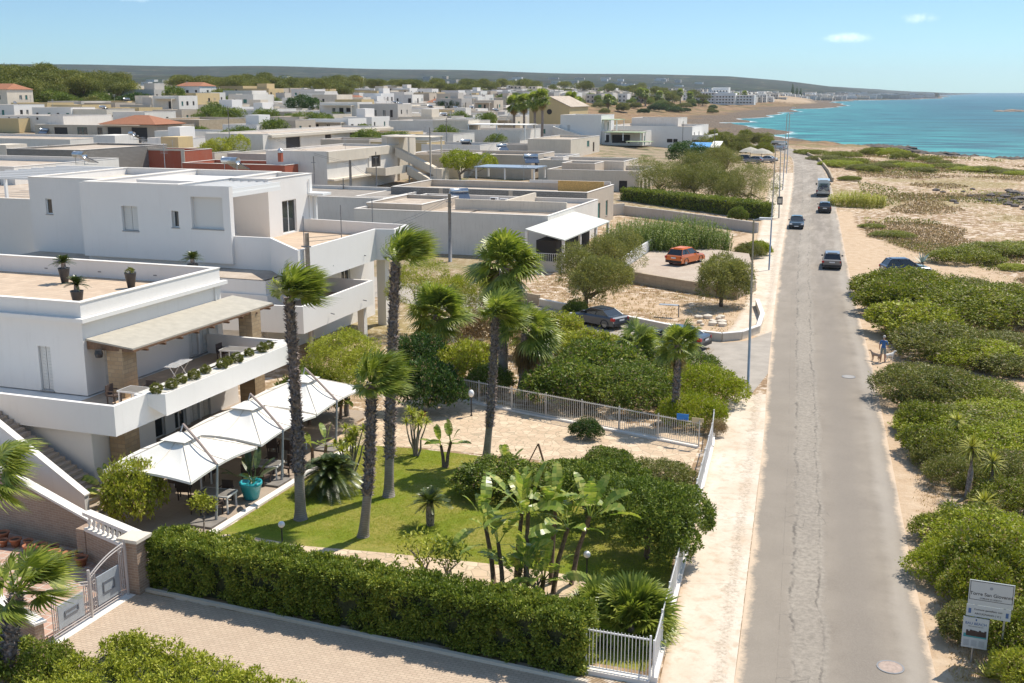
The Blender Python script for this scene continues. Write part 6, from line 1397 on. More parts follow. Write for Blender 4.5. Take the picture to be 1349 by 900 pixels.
chairs(t2,[(-27.4,40.9,PI),(-26.6,40.8,PI-.2),(-27.2,42.4,.1),(-26.2,42.3,-.2)],.012,['dark wicker chair at the table behind the turquoise pot, left front','dark wicker chair at the table behind the turquoise pot, right front','dark wicker chair at the table behind the turquoise pot, left back','dark wicker chair at the table behind the turquoise pot, right back'])
t3=table_mesh('table under the farthest parasol, mostly behind the palm trunk',-28.1,45.6,.012,-.1)
chairs(t3,[(-28.5,44.7,PI+.3),(-27.6,44.7,PI-.1)],.012,['brown wicker chair left of the palm trunk under the middle parasol','second brown wicker chair left of the palm trunk, closer to it'])
t4=table_mesh('table on the left part of the patio behind the first parasol edge',-29.6,39.7,.012,0)
chairs(t4,[(-29.9,38.9,PI),(-29.2,40.5,0)],.012,['dark wicker chair at the inner patio table, near side','dark wicker chair at the inner patio table, far side'])
# balcony furniture
t5=table_mesh('grey table on the balcony beside the near stone pillar',-33.0,40.6,3.215,.0,1.5,.95,'tables on the balcony');chairs(t5,[(-33.1,41.5,.1),(-34.2,40.4,PI/2)],3.215,['dark chair behind the balcony table at the near pillar','dark chair left of the balcony table at the near pillar'],'dark chairs on the balcony')
t6=table_mesh('grey table on the balcony beside the far stone pillar',-33.4,49.3,3.215,.1,1.5,.95,'tables on the balcony');chairs(t6,[(-34.4,49.5,PI/2),(-32.3,49.0,-PI/2)],3.215,['dark chair left of the balcony table at the far pillar','dark chair right of the balcony table at the far pillar'],'dark chairs on the balcony')
# clothes airer
t_=thing('clothes_airer','folding white clothes airer standing on the balcony','clothes airer',(-33.8,44.8,3.215),.15)
for nm,segs in (('rack',[((-.3,-.9,.95),(-.3,.9,.95)),((.3,-.9,.95),(.3,.9,.95)),((-.3,-.9,.95),(.3,-.9,.95)),((-.3,.9,.95),(.3,.9,.95))]+[((-.3+k*.1,-.9,.95),(-.3+k*.1,.9,.95)) for k in range(1,6)]),('legs',[((-.3,-.5,0),(.3,-.5,.95)),((.3,-.5,0),(-.3,-.5,.95)),((-.3,.5,0),(.3,.5,.95)),((.3,.5,0),(-.3,.5,.95)),((-.3,-.5,0),(-.3,.5,0)),((.3,-.5,0),(.3,.5,0))])):
    mb=MB()
    for a,b_ in segs: mb.cyl(a,b_,.013,.013,5)
    link(nm,mesh_from(nm,mb.v,mb.f,[M['frame']]),t_)
# globe lamps
def lamp_proto():
    t_=thing('globe_lamp','lamp','garden lamp',(0,0,0));mb=MB();mb.lathe([(.01,0),(.06,0),(.06,.03),(.028,.05),(.028,.62),(.05,.64),(.05,.68),(.01,.69)],(0,0,0),12);link('post',mesh_from('lamp_post',mb.v,mb.f,[M['black']],mb.m,True),t_)
    mb=MB();mb.sphere((0,0,.80),.135,16);link('globe',mesh_from('lamp_globe',mb.v,mb.f,[M['globe']],mb.m,True),t_);return t_
gl=Proto(lamp_proto())
for (px,py,lb,hz) in ((372,716,'white globe lamp on the lawn in front of the first palm',1),(773,757,'white globe lamp in the shade under the big rounded bush',1),(621,548,'white globe lamp at the railing beside the yellow-green bush',1.6)): gl.put((*G(px,py,0),0),0,(1,1,hz) if hz==1 else (1.2,1.2,1.6),lb,'white globe garden lamps')
# leaning post with crossbar at paved strip, red bucket
x,y=G(712,612,0);mb=MB();mb.cyl((x+.25,y-.1,0),(x-.15,y+.1,1.0),.05,.05,8);mb.cyl((x-.6,y-.1,0),(x-.15,y+.1,1.0),.03,.03,8);tag(part('wooden_prop',mb,M['brownwood']),'leaning wooden prop behind the bush, on the paved strip','prop')
x,y=G(557,551,0);mb=MB();mb.lathe([(.01,0),(.16,0),(.2,.35),(.18,.35),(.15,.04),(.01,.04)],(x,y,0),14);tag(part('bucket',mb,plain('red_plastic',(.5,.02,.03),.4),None,True),'small red bucket below the dark green bushes','bucket')
# bar railings
def railing(name,label,A,B,h,npost,spacing,mat,z0=.12,base=None,cat='fence',za=None,zb_=None):
    A=Vector((*A,0));B=Vector((*B,0));L_=(B-A).length;u=(B-A)/L_;t_=thing(name,label,cat,tuple((A+B)/2))
    if base: 
        mb=MB();mb.wall(A[:2],B[:2],.24,-.1,base);part('foundation',mb,M['cope'],t_);z0=base+.06
    for k in range(npost+1):
        p=A+u*L_*k/npost;mb=MB();mb.cyl((p.x,p.y,(base or 0)+.001),(p.x,p.y,h+.08),.035,.035,8);part('post',mb,mat,t_)
    rn=Vector((-u.y,u.x,0))*.018
    for nm,z in (('rail',z0),('rail',h-.08)):
        mb=MB();mb.wall(A[:2],B[:2],.035,z,z+.045);part(nm,mb,mat,t_)
    mb=MB();n=int(L_/spacing)
    for k in range(1,n):
        p=A+u*L_*k/n;e=.009;mb.wall((p.x-u.x*e,p.y-u.y*e),(p.x+u.x*e,p.y+u.y*e),.018,z0+.046,h+.02)
    o=part('bars',mb,mat,t_,kind='stuff');return t_
railing('metal_railing','long pale bar railing between the paved strip and the bushy plot',(-24.4,57.0),(-8.95,52.75),1.35,7,.125,M['bronzefence'],base=.10)
railing('metal_railing','short white bar railing closing the lawn beside the hedge end',(-8.25,29.75),(-6.25,29.75),1.5,1,.11,M['fence'],base=.14)
railing('metal_railing','white bar fence along the pavement, from the front corner to the paved strip',(-6.15,29.8),(-8.3,52.6),1.35,11,.12,M['fence'],base=.20)
railing('metal_railing','short white fence section along the pavement beside the street corner bushes',(-8.32,52.9),(-9.0,57.8),1.25,2,.12,M['fence'],base=.16)
# blue notice and pale notice on the railing
x,y=G(884,575,0)
mb=MB();mb.box(-10.15,-9.55,53.0,53.03,1.30,1.62);tag(part('notice_board',mb,plain('notice_blue',(.03,.22,.62),.5)),'small blue notice fixed on the white bar railing','sign')
mb=MB();mb.box(-9.35,-8.75,52.78,52.81,1.32,1.55);tag(part('notice_board',mb,plain('notice_cream',(.62,.50,.30),.5)),'small cream notice on the railing beside the blue one','sign')
# boundary wall with brick cladding, balustrade, gate pillar and gate
W1=thing('boundary_wall','brick-clad boundary wall with a sloping white coping left of the gate','wall',(-29,31,0))
mb=MB();mb.prism([(-34.2,32.55),(-28.6,32.0),(-28.6,32.25),(-34.2,32.8)],-.1,lambda k:(2.85,1.22,1.22,2.85)[k]);mb.prism([(-44,33.6),(-34.2,32.55),(-34.2,32.8),(-44,33.9)],-.1,lambda k:(4.6,2.85,2.85,4.6)[k])
mb.prism([(-28.6,31.4),(-25.15,30.2),(-25.05,30.45),(-28.5,31.65)],-.1,1.22);part('wall',mb,M['brickwall'],W1)
mb=MB();mb.prism([(-34.2,32.47),(-28.55,31.92),(-28.55,32.33),(-34.2,32.88)],lambda k:(2.852,1.222,1.222,2.852)[k],lambda k:(2.95,1.32,1.32,2.95)[k]);mb.prism([(-44,33.5),(-34.2,32.47),(-34.2,32.88),(-44,34.0)],lambda k:(4.602,2.852,2.852,4.602)[k],lambda k:(4.7,2.95,2.95,4.7)[k]);part('coping',mb,M['cope'],W1)
mb=MB();mb.box(-28.8,-28.4,31.3,32.3,-.1,1.25);part('pier',mb,M['brickwall'],W1)
Bl=thing('balustrade','white stone balustrade on the brick wall between the sloping coping and the gate pillar','balustrade',(-26.8,31.1,1.22))
a=Vector((-28.35,31.45,0));b_=Vector((-25.1,30.35,0))
mb=MB();mb.wall(a[:2],b_[:2],.34,1.222,1.34);part('plinth',mb,M['cope'],Bl)
mb=MB();mb.wall(a[:2],b_[:2],.36,1.85,1.98);part('handrail',mb,M['cope'],Bl)
for k in range(11):
    p=a.lerp(b_,(k+.5)/11);mb=MB();mb.lathe([(.07,0),(.07,.05),(.035,.08),(.085,.2),(.04,.34),(.035,.42),(.07,.46),(.07,.508)],(p.x,p.y,1.341),10);part('baluster',mb,M['cope'],Bl,True)
Gp=thing('gate_pillar','square brick gate pillar with a stone cap at the end of the clipped hedge','pillar',(-24.85,29.85,0))
mb=MB();mb.box(-25.15,-24.6,29.55,30.1,-.1,2.0);part('shaft',mb,M['brickwall'],Gp)
mb=MB();mb.prism([(-25.3,29.4),(-24.45,29.4),(-24.45,30.25),(-25.3,30.25)],2.002,2.12);part('cap',mb,M['stonepath'] if 0 else M['cream'],Gp)
Gt=thing('gate','double metal gate with grey panels and curved pale rails at the driveway','gate',(-25.0,27.3,0))
def leaf_gate(y0,y1,za,zb_,nm):
    lf=MB();lf.box(-25.02,-24.98,y0+.28,y1-.28,.30,min(za,zb_)-.22);f_=part(nm,lf,M['gatepaint'],Gt)
    pn=MB();yy0,yy1,z0_,z1_=y0+.55,y1-.55,.62,min(za,zb_)-.55
    for s in ((yy0,yy1,z0_,z0_+.04),(yy0,yy1,z1_,z1_+.04),(yy0,yy0+.04,z0_+.041,z1_-.001),(yy1-.04,yy1,z0_+.041,z1_-.001)): pn.box(-24.979,-24.95,*s)
    part('moulding',pn,plain('dark_grey_moulding',(.16,.17,.19),.5),f_)
    fr=MB()
    for y in (y0+.04,y0+.13,y0+.22,y1-.22,y1-.13,y1-.04): fr.cyl((-25,y,.12),(-25,y,za+(zb_-za)*(y-y0)/(y1-y0)),.018,.018,6)
    for dz in (0,-.11):
        n=10;fr.tube([(-25,y0+(y1-y0)*i/n,za+(zb_-za)*i/n+dz+.10*math.sin(PI*i/n)) for i in range(n+1)],.022,6)
    for z in (.12,.22): fr.cyl((-25,y0,z),(-25,y1,z),.022,.022,6)
    for (yc,zc_) in ((y0+.13,.45),(y1-.13,.45),(y0+.13,za-.3),(y1-.13,zb_-.3)):
        fr.tube([(-24.97,yc+.07*math.cos(q*PI/5),zc_+.07*math.sin(q*PI/5)) for q in range(11)],.012,5)
    part('wrought_frame',fr,M['gateframe'],Gt)
leaf_gate(27.62,29.3,1.55,2.0,'gate_leaf');leaf_gate(25.75,27.5,2.0-.3,1.35,'gate_leaf')
mb=MB();mb.cyl((-25,29.42,0),(-25,29.42,2.1),.05,.05,8);part('gate_post',mb,M['gateframe'],Gt)
mb=MB();mb.cyl((-25,27.56,.05),(-25,27.56,1.75),.05,.05,8);part('gate_post',mb,M['gateframe'],Gt)
mb=MB();mb.box(-25.12,-24.75,24.8,29.5,-.05,.03);part('threshold',mb,M['cope'],Gt)
# neighbour's front yard behind the gate
sheet('tiled_yard',[(-25.15,24.0),(-25.15,30.0),(-28.5,32.0),(-40,33.1),(-40,20)],.009,tiles('pink_tiles',(.52,.34,.26),(.46,.29,.22),(.55,.5,.44),.4,.4,msz=.03,vary=.3))
Yw=thing('low_wall','low white-topped wall with a brick face behind the corner palm','wall',(-26,25,0))
mb=MB();mb.wall((-25.2,25.4),(-29.5,26.9),.3,-.1,.8);part('wall',mb,M['brickwall'],Yw);mb=MB();mb.wall((-25.1,25.37),(-29.5,26.93),.42,.802,.88);part('coping',mb,M['cope'],Yw)
potp=None
def tpot():
    t_=thing('terracotta_pot','pot','pot',(0,0,0));mb=MB();mb.lathe([(.01,0),(.13,0),(.2,.26),(.23,.26),(.23,.32),(.19,.32),(.17,.26),(.01,.25)],(0,0,0),14);link('pot',mesh_from('terracotta_pot',mb.v,mb.f,[M['terra']],mb.m,True),t_)
    link('soil',mesh_from('pot_soil',[( .165*math.cos(2*PI*i/10),.165*math.sin(2*PI*i/10),.262) for i in range(10)],[tuple(range(10))],[M['soil']]),t_);return t_
tp_=Proto(tpot())
for k in range(13):
    x=-33.8+k*.46;y=31.9-(x+33.8)*.10+((k%3)-1)*.22
    tp_.put((x,y-.25,.01),k,.85+.35*((k*7)%5)/5,'%s terracotta pot of the row at the foot of the brick wall, counted from the left'%['first','second','third','fourth','fifth','sixth','seventh','eighth','ninth','tenth','eleventh','twelfth','thirteenth'][k],'terracotta pots at the foot of the brick wall')
x,y=-28.3,31.0
# ---- poles
def street_lamp(label,bpx,tpx,arm,heads=1,group='street lamps along the road',bs=(0,0)):
    x,y=G(*bpx);z=zt1(x,y);tx,tz=zval(*tpx,y);h=tz-z;t_=thing('street_lamp',label,'street lamp',(x,y,z),group=group)
    mb=MB();mb.tube([(x,y,z-.2),(x+(tx-x)*.5,y,z+h*.5),(tx,y,z+h)],[.085,.07,.045],10);part('pole',mb,M['steel'],t_,True)
    mb=MB();mb.cyl((tx,y,z+h-.05),(tx+arm*.35,y,z+h+.05),.03,.03,6);part('arm',mb,M['steel'],t_)
    mb=MB();x0=tx+arm*.35;mb.prism([(x0,y-.13),(x0+arm*.75,y-.09),(x0+arm*.75,y+.09),(x0,y+.13)] if arm>0 else [(x0+arm*.75,y-.09),(x0,y-.13),(x0,y+.13),(x0+arm*.75,y+.09)],z+h-.0,z+h+.12);part('lamp_head',mb,M['fence'],t_)
    return t_
street_lamp('tall grey street lamp at the side road corner, nearest',(985,524),(993,289),.9)
street_lamp('street lamp on the verge level with the orange car',(1013,356),(1022,190),.8)
street_lamp('street lamp beyond the bus stop post',(1031,251),(1037,150),.9)
street_lamp('farthest tall street lamp before the road bend',(1036,229),(1041,142),.9)
# post with square box sign
x,y=G(1026,288);z=zt1(x,y);t_=thing('bus_stop_post','grey post with a square board low on it, on the verge behind the lamps','sign post',(x,y,z));tx,tz=zval(1028.5,196,y)
mb=MB();mb.tube([(x,y,z-.1),(tx,y,tz)],[.09,.05],8);part('pole',mb,M['steel'],t_);mb=MB();mb.box(x-.33,x+.4,y-.16,y-.1,z+1.9,z+3.0);part('board',mb,plain('dark_board',(.09,.09,.09),.5),t_);mb=MB();mb.box(x-.2,x+.27,y-.175,y-.162,z+2.1,z+2.75);part('notice',mb,M['cream'],t_)
def upole(label,bx,by,tpx,r=.14,mat='concpole',group='utility poles'):
    z=zt1(bx,by);tx,tz=zval(*tpx,by);t_=thing('utility_pole',label,'utility pole',(bx,by,z),group=group);mb=MB();mb.tube([(tx,by,z-.2),(tx,by,tz)],[r*1.3,r],10);part('pole',mb,M[mat],t_,True)
    mb=MB();mb.box(tx-.35,tx+.35,by-.16,by-.1,tz-.9,tz-.82);part('crossarm',mb,M['polegrey'],t_);return t_
upole('thick pale utility pole beside the first windswept palm',-35.2,62.0,(404,307),.14)
upole('tall grey utility pole in front of the white house, centre',G(594,345)[0],G(594,345)[1],(592,255),.16,'polegrey')
upole('grey utility pole behind the upper terrace, in front of the stair house',G(463,278)[0],G(463,278)[1],(461,211),.17,'polegrey')
for k,(px,pb,pt_,lb) in enumerate(((413,282,206,'thin pole with a small lamp left of the stair house wall'),(495,265,200,'thin dark pole between the stair house and the roofs'),(588,205,155,'thin pole with a blue cap in front of the white wall house'),(678,178,130,'thin pole at the left of the roadside palms'),(566,250,168,'thin pole beside the round green tree'),(757,176,125,'slim mast in front of the church'),(300,212,140,'thin dark pole left of the pale two storey house'),(900,205,160,'thin pole beside the long white house'),(452,285,235,'thin post on the far terrace edge'),(942,212,168,'thin pole in front of the roadside tamarisks'))):
    x,y=G(px,pb);upole(lb,x,y,(px,pt_),.07,'polegrey','thin poles among the houses')
# posts standing on villa B terrace with wires between
for k,(px,py,tp2) in enumerate(((401,331,285),(450,316,270),(491,302,262))):
    x,y=G(px,py,6.6);tx,tz=zval(px,tp2,y);mb=MB();mb.cyl((x,y,6.55),(x,y,tz),.04,.04,6);tag(part('terrace_post',mb,M['polegrey']),['slim post at the near end of the upper terrace','slim post in the middle of the upper terrace edge','slim post at the far end of the upper terrace'][k],'post','slim posts along the upper terrace edge')
x,y=G(417,300,6.6);mb=MB();mb.box(x-.1,x+.1,y-.1,y+.1,6.55,9.3);t_=tag(part('terrace_column',mb,M['frame']),'white square column holding the small white canopy on the upper terrace','column')
mb=MB();mb.box(x-3.2,x+1.2,y-.9,y+.5,9.31,9.5);tag(part('terrace_canopy',mb,M['frame']),'small white flat canopy beside the upper villa block','canopy')
# ---- solar heaters, antennas, roof clutter
def heater_proto():
    t_=thing('solar_heater','solar heater','solar heater',(0,0,0));mb=MB();mb.cyl((-.95,.5,1.0),(.95,.5,1.0),.30,.30,16);link('tank',mesh_from('heater_tank',mb.v,mb.f,[M['alu']],mb.m,True),t_)
    mb=MB();mb.prism([(-.95,-.9),(.95,-.9),(.95,.5),(-.95,.5)],lambda k:(.15,.15,.85,.85)[k],lambda k:(.22,.22,.92,.92)[k]);link('collector',mesh_from('heater_panel',mb.v,mb.f,[M['solar']]),t_)
    for sx in (-1,1): mb=MB();mb.cyl((sx*.8,.5,0),(sx*.8,.5,.72),.025,.025,5);mb.cyl((sx*.8,-.85,0),(sx*.8,.5,.06),.02,.02,5);link('frame',mesh_from('heater_frame',mb.v,mb.f,[M['steel']]),t_)
    return t_
sh_=Proto(heater_proto())
for (px,py,z,rz,s,lb) in ((112,217,10.5,2.8,1.0,'silver tank solar heater on the left part of the second villa roof'),(310,226,10.5,2.9,1.0,'silver tank solar heater at the front right of the second villa roof'),(58,177,7.36,.3,1.1,'grey solar heater on the long pale house roof, upper left'),(66,150.5,11.18,.5,1.1,'black solar heater on the white vented terrace house, upper left'),(178,184,9,2.6,1.1,'solar heater in front of the beige garage house, upper left'),(606,265,4.2,.6,1.2,'black-tanked solar heater on the roof left of the porch house'),(700,216,6.17,.5,1.2,'tilted solar heater at the end of the blue-grey panel roof'),(662,199,5.62,.8,1.1,'solar heater on the low roof below the veranda house')):
    sh_.put((*G(px,py,z),z),rz,s,lb,'solar water heaters on the roofs')
def antenna(label,px,py,z,h=2.2):
    x,y=G(px,py,z);mb=MB();mb.cyl((x,y,z),(x,y,z+h),.03,.03,5)
    for k in range(5): mb.cyl((x-.5+.03*k,y,z+h-.12-.18*k),(x+.5-.03*k,y,z+h-.12-.18*k),.015,.015,4)
    tag(part('roof_antenna',mb,M['steel']),label,'antenna',group='television antennas on the roofs')
antenna('bent television antenna on the second villa roof',218,228,10.4,2.6);antenna('television antenna on the brick-red house roof',208,200,7.2,2.4);antenna('television antenna on the red wall house, left of the marker villa chimney',228,199,7.2,2);antenna('television antenna on the stair house roof',455,198,8.0,2);antenna('television antenna on the low roof left of the round green tree',575,235,4.2,2.2);antenna('television antenna above the long block-walled house',690,238,4.32,2.4)
mb=MB()
acx=[(651,268,'left'),(664,270,'middle'),(681,271,'right')]
for (px,py,s) in acx:
    x,y=G(px,py,4.05);t_=thing('air_conditioner','%s one of three air conditioning units on the low grey roof'%s,'air conditioner',(x,y,4.05),group='air conditioning units on the low grey roof')
    mb=MB();mb.box(x-.5,x+.5,y-.2,y+.2,4.06,4.8);part('casing',mb,M['fence'],t_);mb=MB();mb.box(x-.35,x+.2,y-.22,y-.202,4.15,4.7);part('grille',mb,M['dark'],t_)
x,y=G(740,262,3.9)
mb=MB();mb.lathe([(.01,0),(.8,0),(.8,1.2),(.1,1.45)],(*G(402,275,3.0),3.0),14)
# ---- tufa walls and picket wall around the yard and plots
def lowwall(label,pts,h,th,mat,z=0,name='low_wall',cope=None,follow=False):
    x,y=pts[0];t_=thing(name,label,'wall',(x,y,zt1(x,y) if follow else z))
    mb=MB()
    for a,b_ in zip(pts[:-1],pts[1:]):
        if follow:
            za,zb_=zt1(*a),zt1(*b_);dx,dy=b_[0]-a[0],b_[1]-a[1];L_=math.hypot(dx,dy);nx,ny=-dy/L_*th/2,dx/L_*th/2
            mb.prism([(a[0]-nx,a[1]-ny),(b_[0]-nx,b_[1]-ny),(b_[0]+nx,b_[1]+ny),(a[0]+nx,a[1]+ny)],lambda k:(za-.5,zb_-.5,zb_-.5,za-.5)[k],lambda k:(za+h,zb_+h,zb_+h,za+h)[k])
        else: mb.wall(a,b_,th,z-.3,z+h)
    part('wall',mb,M[mat],t_)
    if cope:
        mb=MB()
        for a,b_ in zip(pts[:-1],pts[1:]): mb.wall(a,b_,th+.08,z+h+.002,z+h+.06)
        part('coping',mb,M[cope],t_)
    return t_
lowwall('tufa block retaining wall below the yard with the orange car',[(-25.1,100.6),(-18.3,96.7),(-13.1,94.3)],1.05,.3,'tufa')
lowwall('white slatted wall on the left of the yard with the orange car',[(-25.3,101.2),(-25.8,121.8)],2.0,.2,'fence')
lowwall('low cream wall curving around the bare plot at the side road',[(-28.3,86.0),(-20.2,81.7),(-13.4,77.9),(-11.8,77.6),(-10.6,78.6),(-9.7,81.2),(-10.0,86),(-11.2,92)],.55,.25,'cream',cope='cope')
a=G(745,410,0);lowwall('low tufa wall behind the parked dark car',[(-34,88.6),(-28.4,86.1)],.9,.25,'tufa')
pa=[(G(x_,y_)) for x_,y_ in ((822,283),(880,290),(930,297),(998,307))];lowwall('long low rendered wall under the clipped hedge',pa,1.3,.3,'grey',follow=True)
lowwall('pale low wall beside the arcaded cream house',[G(795,285),G(822,283)],1.6,.3,'cream',follow=True)
pb_=[G(*q) for q in ((1046,200),(1062,204),(1079,213),(1092,229),(1097,240))];lowwall('low stone wall along the outer edge of the road bend',pb_,.8,.3,'tufa',follow=True)
# small board on the bare plot
x,y=G(888,418,0);t_=thing('plot_sign','small grey board on a post on the bare plot','sign',(x,y,0));mb=MB();mb.cyl((x+.35,y,0),(x+.35,y,1.0),.05,.05,8);part('post',mb,M['polegrey'],t_);mb=MB();mb.prism([(x-1.2,y-.25),(x+.3,y-.25),(x+.3,y+.25),(x-1.2,y+.25)],lambda k:.95,1.0);part('board',mb,M['steel'],t_)
rr_=random.Random(4)
for k in range(16):
    x,y=G(rr_.uniform(912,955),rr_.uniform(418,432),0);mb=MB();mb.sphere((x,y,.1),rr_.uniform(.18,.45),7,0,.6);tag(part('rubble_stone',mb,M['cream']),'pale stone in the rubble heap at the curved low wall','stone','pale stones of the rubble heap at the curved low wall')
# ---- manhole covers
for (px,py,lb,r) in ((1173,880,'round reddish manhole cover on the road, lower right',.36),(1118,497,'grey manhole cover on the road, level with the small street corner',.36)):
    x,y=G(px,py,0);t_=thing('manhole_cover',lb,'manhole cover',(x,y,.02),group='manhole covers in the road');mb=MB();mb.lathe([(.001,.012),(r,.012),(r,.0)],(x,y,.025),20);part('cover',mb,plain('worn_iron',(.36,.27,.22) if r and py>600 else (.30,.28,.26),.7,var=.2,vs=9),t_);mb=MB();mb.lathe([(r+.005,.014),(r+.06,.014),(r+.06,.0)],(x,y,.025),20);part('rim',mb,M['polegrey'],t_)
# ---- town sign
sx,sy=3.28,34.35
S_=thing('town_sign','white town name sign with a narrow board and a beach poster on two posts','sign',(sx,sy,0),math.radians(-2))
def sl_(nm,mb,mt,par=None): return link(nm,mesh_from(nm,mb.v,mb.f,mt if isinstance(mt,list) else [mt],mb.m),par or S_)
mb=MB();mb.cyl((-.33,0.05,0),(-.33,.05,2.7),.03,.03,8);sl_('post',mb,M['steel']);mb=MB();mb.cyl((.48,.05,0),(.48,.05,2.7),.03,.03,8);sl_('post',mb,M['steel'])
sw=plain('sign_white',(.50,.53,.53),.4)
sk=plain('sign_ink',(.02,.022,.025),.5);sb=plain('sign_blue',(.05,.12,.28),.5)
def board(nm,x0,x1,z0,z1,y=0):
    mb=MB();mb.box(x0,x1,y-.015,y+.015,z0,z1);return sl_(nm,mb,sw)
b1=board('name_board',-.60,.68,1.98,2.78)
def text(par,s,x,z,size,mt=sk,y=-.018,align='CENTER'):
    cu=bpy.data.curves.new('lettering','FONT');cu.body=s;cu.size=size;cu.align_x=align;cu.extrude=.0006;cu.offset=size*.012
    o=bpy.data.objects.new('lettering',cu);COL.objects.link(o);dg=bpy.context.evaluated_depsgraph_get();me=bpy.data.meshes.new_from_object(o.evaluated_get(dg));bpy.data.objects.remove(o)
    me.materials.clear();me.materials.append(mt);q=link('lettering',me,par,(x,y,z),(PI/2,0,0));return q
mb=MB()
for s in ((-.57,.65,2.74,2.755),(-.57,.65,2.14,2.155),(-.57,-.555,2.156,2.739),(.635,.65,2.156,2.739)): mb.box(s[0],s[1],-.018,-.0155,s[2],s[3])
sl_('border',mb,sk,b1)
text(b1,'Torre San Giovanni',.04,2.30,.152);text(b1,'COMUNE DI UGENTO',.04,2.19,.062)
mb=MB();mb.lathe([(.001,0),(.05,0)],(0,0,0),10);mb.v=[(v[0]+.03,-.018,v[1]+2.57) for v in mb.v];sl_('crest',mb,plain('crest_grey',(.25,.28,.32),.5),b1)
b2=board('twin_town_board',-.62,.64,1.58,1.96);text(b2,'Comune gemellato con',.0,1.80,.085);text(b2,'KREUZWALD ( M )' if 0 else 'CACCURAND ( RC )' if 0 else 'ECCUSANO ( BI )' if 0 else 'ESCHENBACH ( BI )' if 0 else 'ARCUGNANO ( VI )',.0,1.66,.085)
for x in (-.52,.54): mb=MB();mb.prism([(x-.04,-.0205),(x+.04,-.0205),(x+.04,-.0155),(x-.04,-.0155)],1.68,1.84);sl_('crest',mb,sb,b2)
b3=board('beach_poster',-.68,.06,.55,1.56,-.06);text(b3,'BAU BEACH',-.31,1.33,.115,sb,-.078);text(b3,'LIBERA SPIAGGIA PER CANI',-.31,1.26,.036,sk,-.078)
mb=MB();mb.box(-.64,.02,-.078,-.0755,.90,1.02);sl_('sea_strip',mb,plain('poster_teal',(.05,.28,.30),.5),b3)
mb=MB();rs=np.random.RandomState(2)
for k in range(11): x=-.54+k*.052;mb.prism([(x-.03,-.081),(x+.03,-.081),(x+.03,-.0785),(x-.03,-.0785)],.95,1.10+.1*rs.rand())
sl_('dog_photo',mb,plain('poster_brown',(.06,.035,.03),.6),b3)
mb=MB()
for c_ in range(3):
    for r_ in range(6): mb.box(-.62+c_*.22,-.62+c_*.22+.16,-.078,-.0758,.62+r_*.035,.632+r_*.035)
sl_('small_print',mb,plain('poster_grey',(.25,.27,.3),.6),b3)
mb=MB();mb.prism([(-.33,-.0785),(-.29,-.0785),(-.29,-.0757),(-.33,-.0757)],1.46,1.53);sl_('emblem',mb,sb,b3)

# overhead wires sagging between poles
def wires(label,A,B,n,sag):
    A=Vector(A);B=Vector(B);mb=MB()
    for q in range(n):
        o=Vector((0,0,-.25*q));mb.tube([A.lerp(B,i/14)+o+Vector((0,0,-sag*4*(i/14)*(1-i/14))) for i in range(15)],.016,4)
    tag(part('overhead_wire',mb,M['black']),label,'wire')
def top(bx,by,tp): x,z=zval(*tp,by);return (x,by,z-.3)
p1_=top(-35.2,62.0,(404,307));g2=G(594,345);p2_=top(g2[0],g2[1],(592,255));g3=G(463,278);p3_=top(g3[0],g3[1],(461,211))
wires('overhead wires from the pale utility pole to the tall grey pole in the centre',p1_,p2_,2,.9)
wires('overhead wires from the tall grey pole to the pole before the stair house',p2_,p3_,2,1.2)
g4=G(678,178);p4_=top(g4[0],g4[1],(678,130));wires('overhead wires running back from the tall grey pole towards the veranda house',p2_,p4_,2,2.0)
g5=G(300,212);p5_=top(g5[0],g5[1],(300,140));wires('overhead wires above the roofs behind the second villa',p3_,p5_,2,1.6)
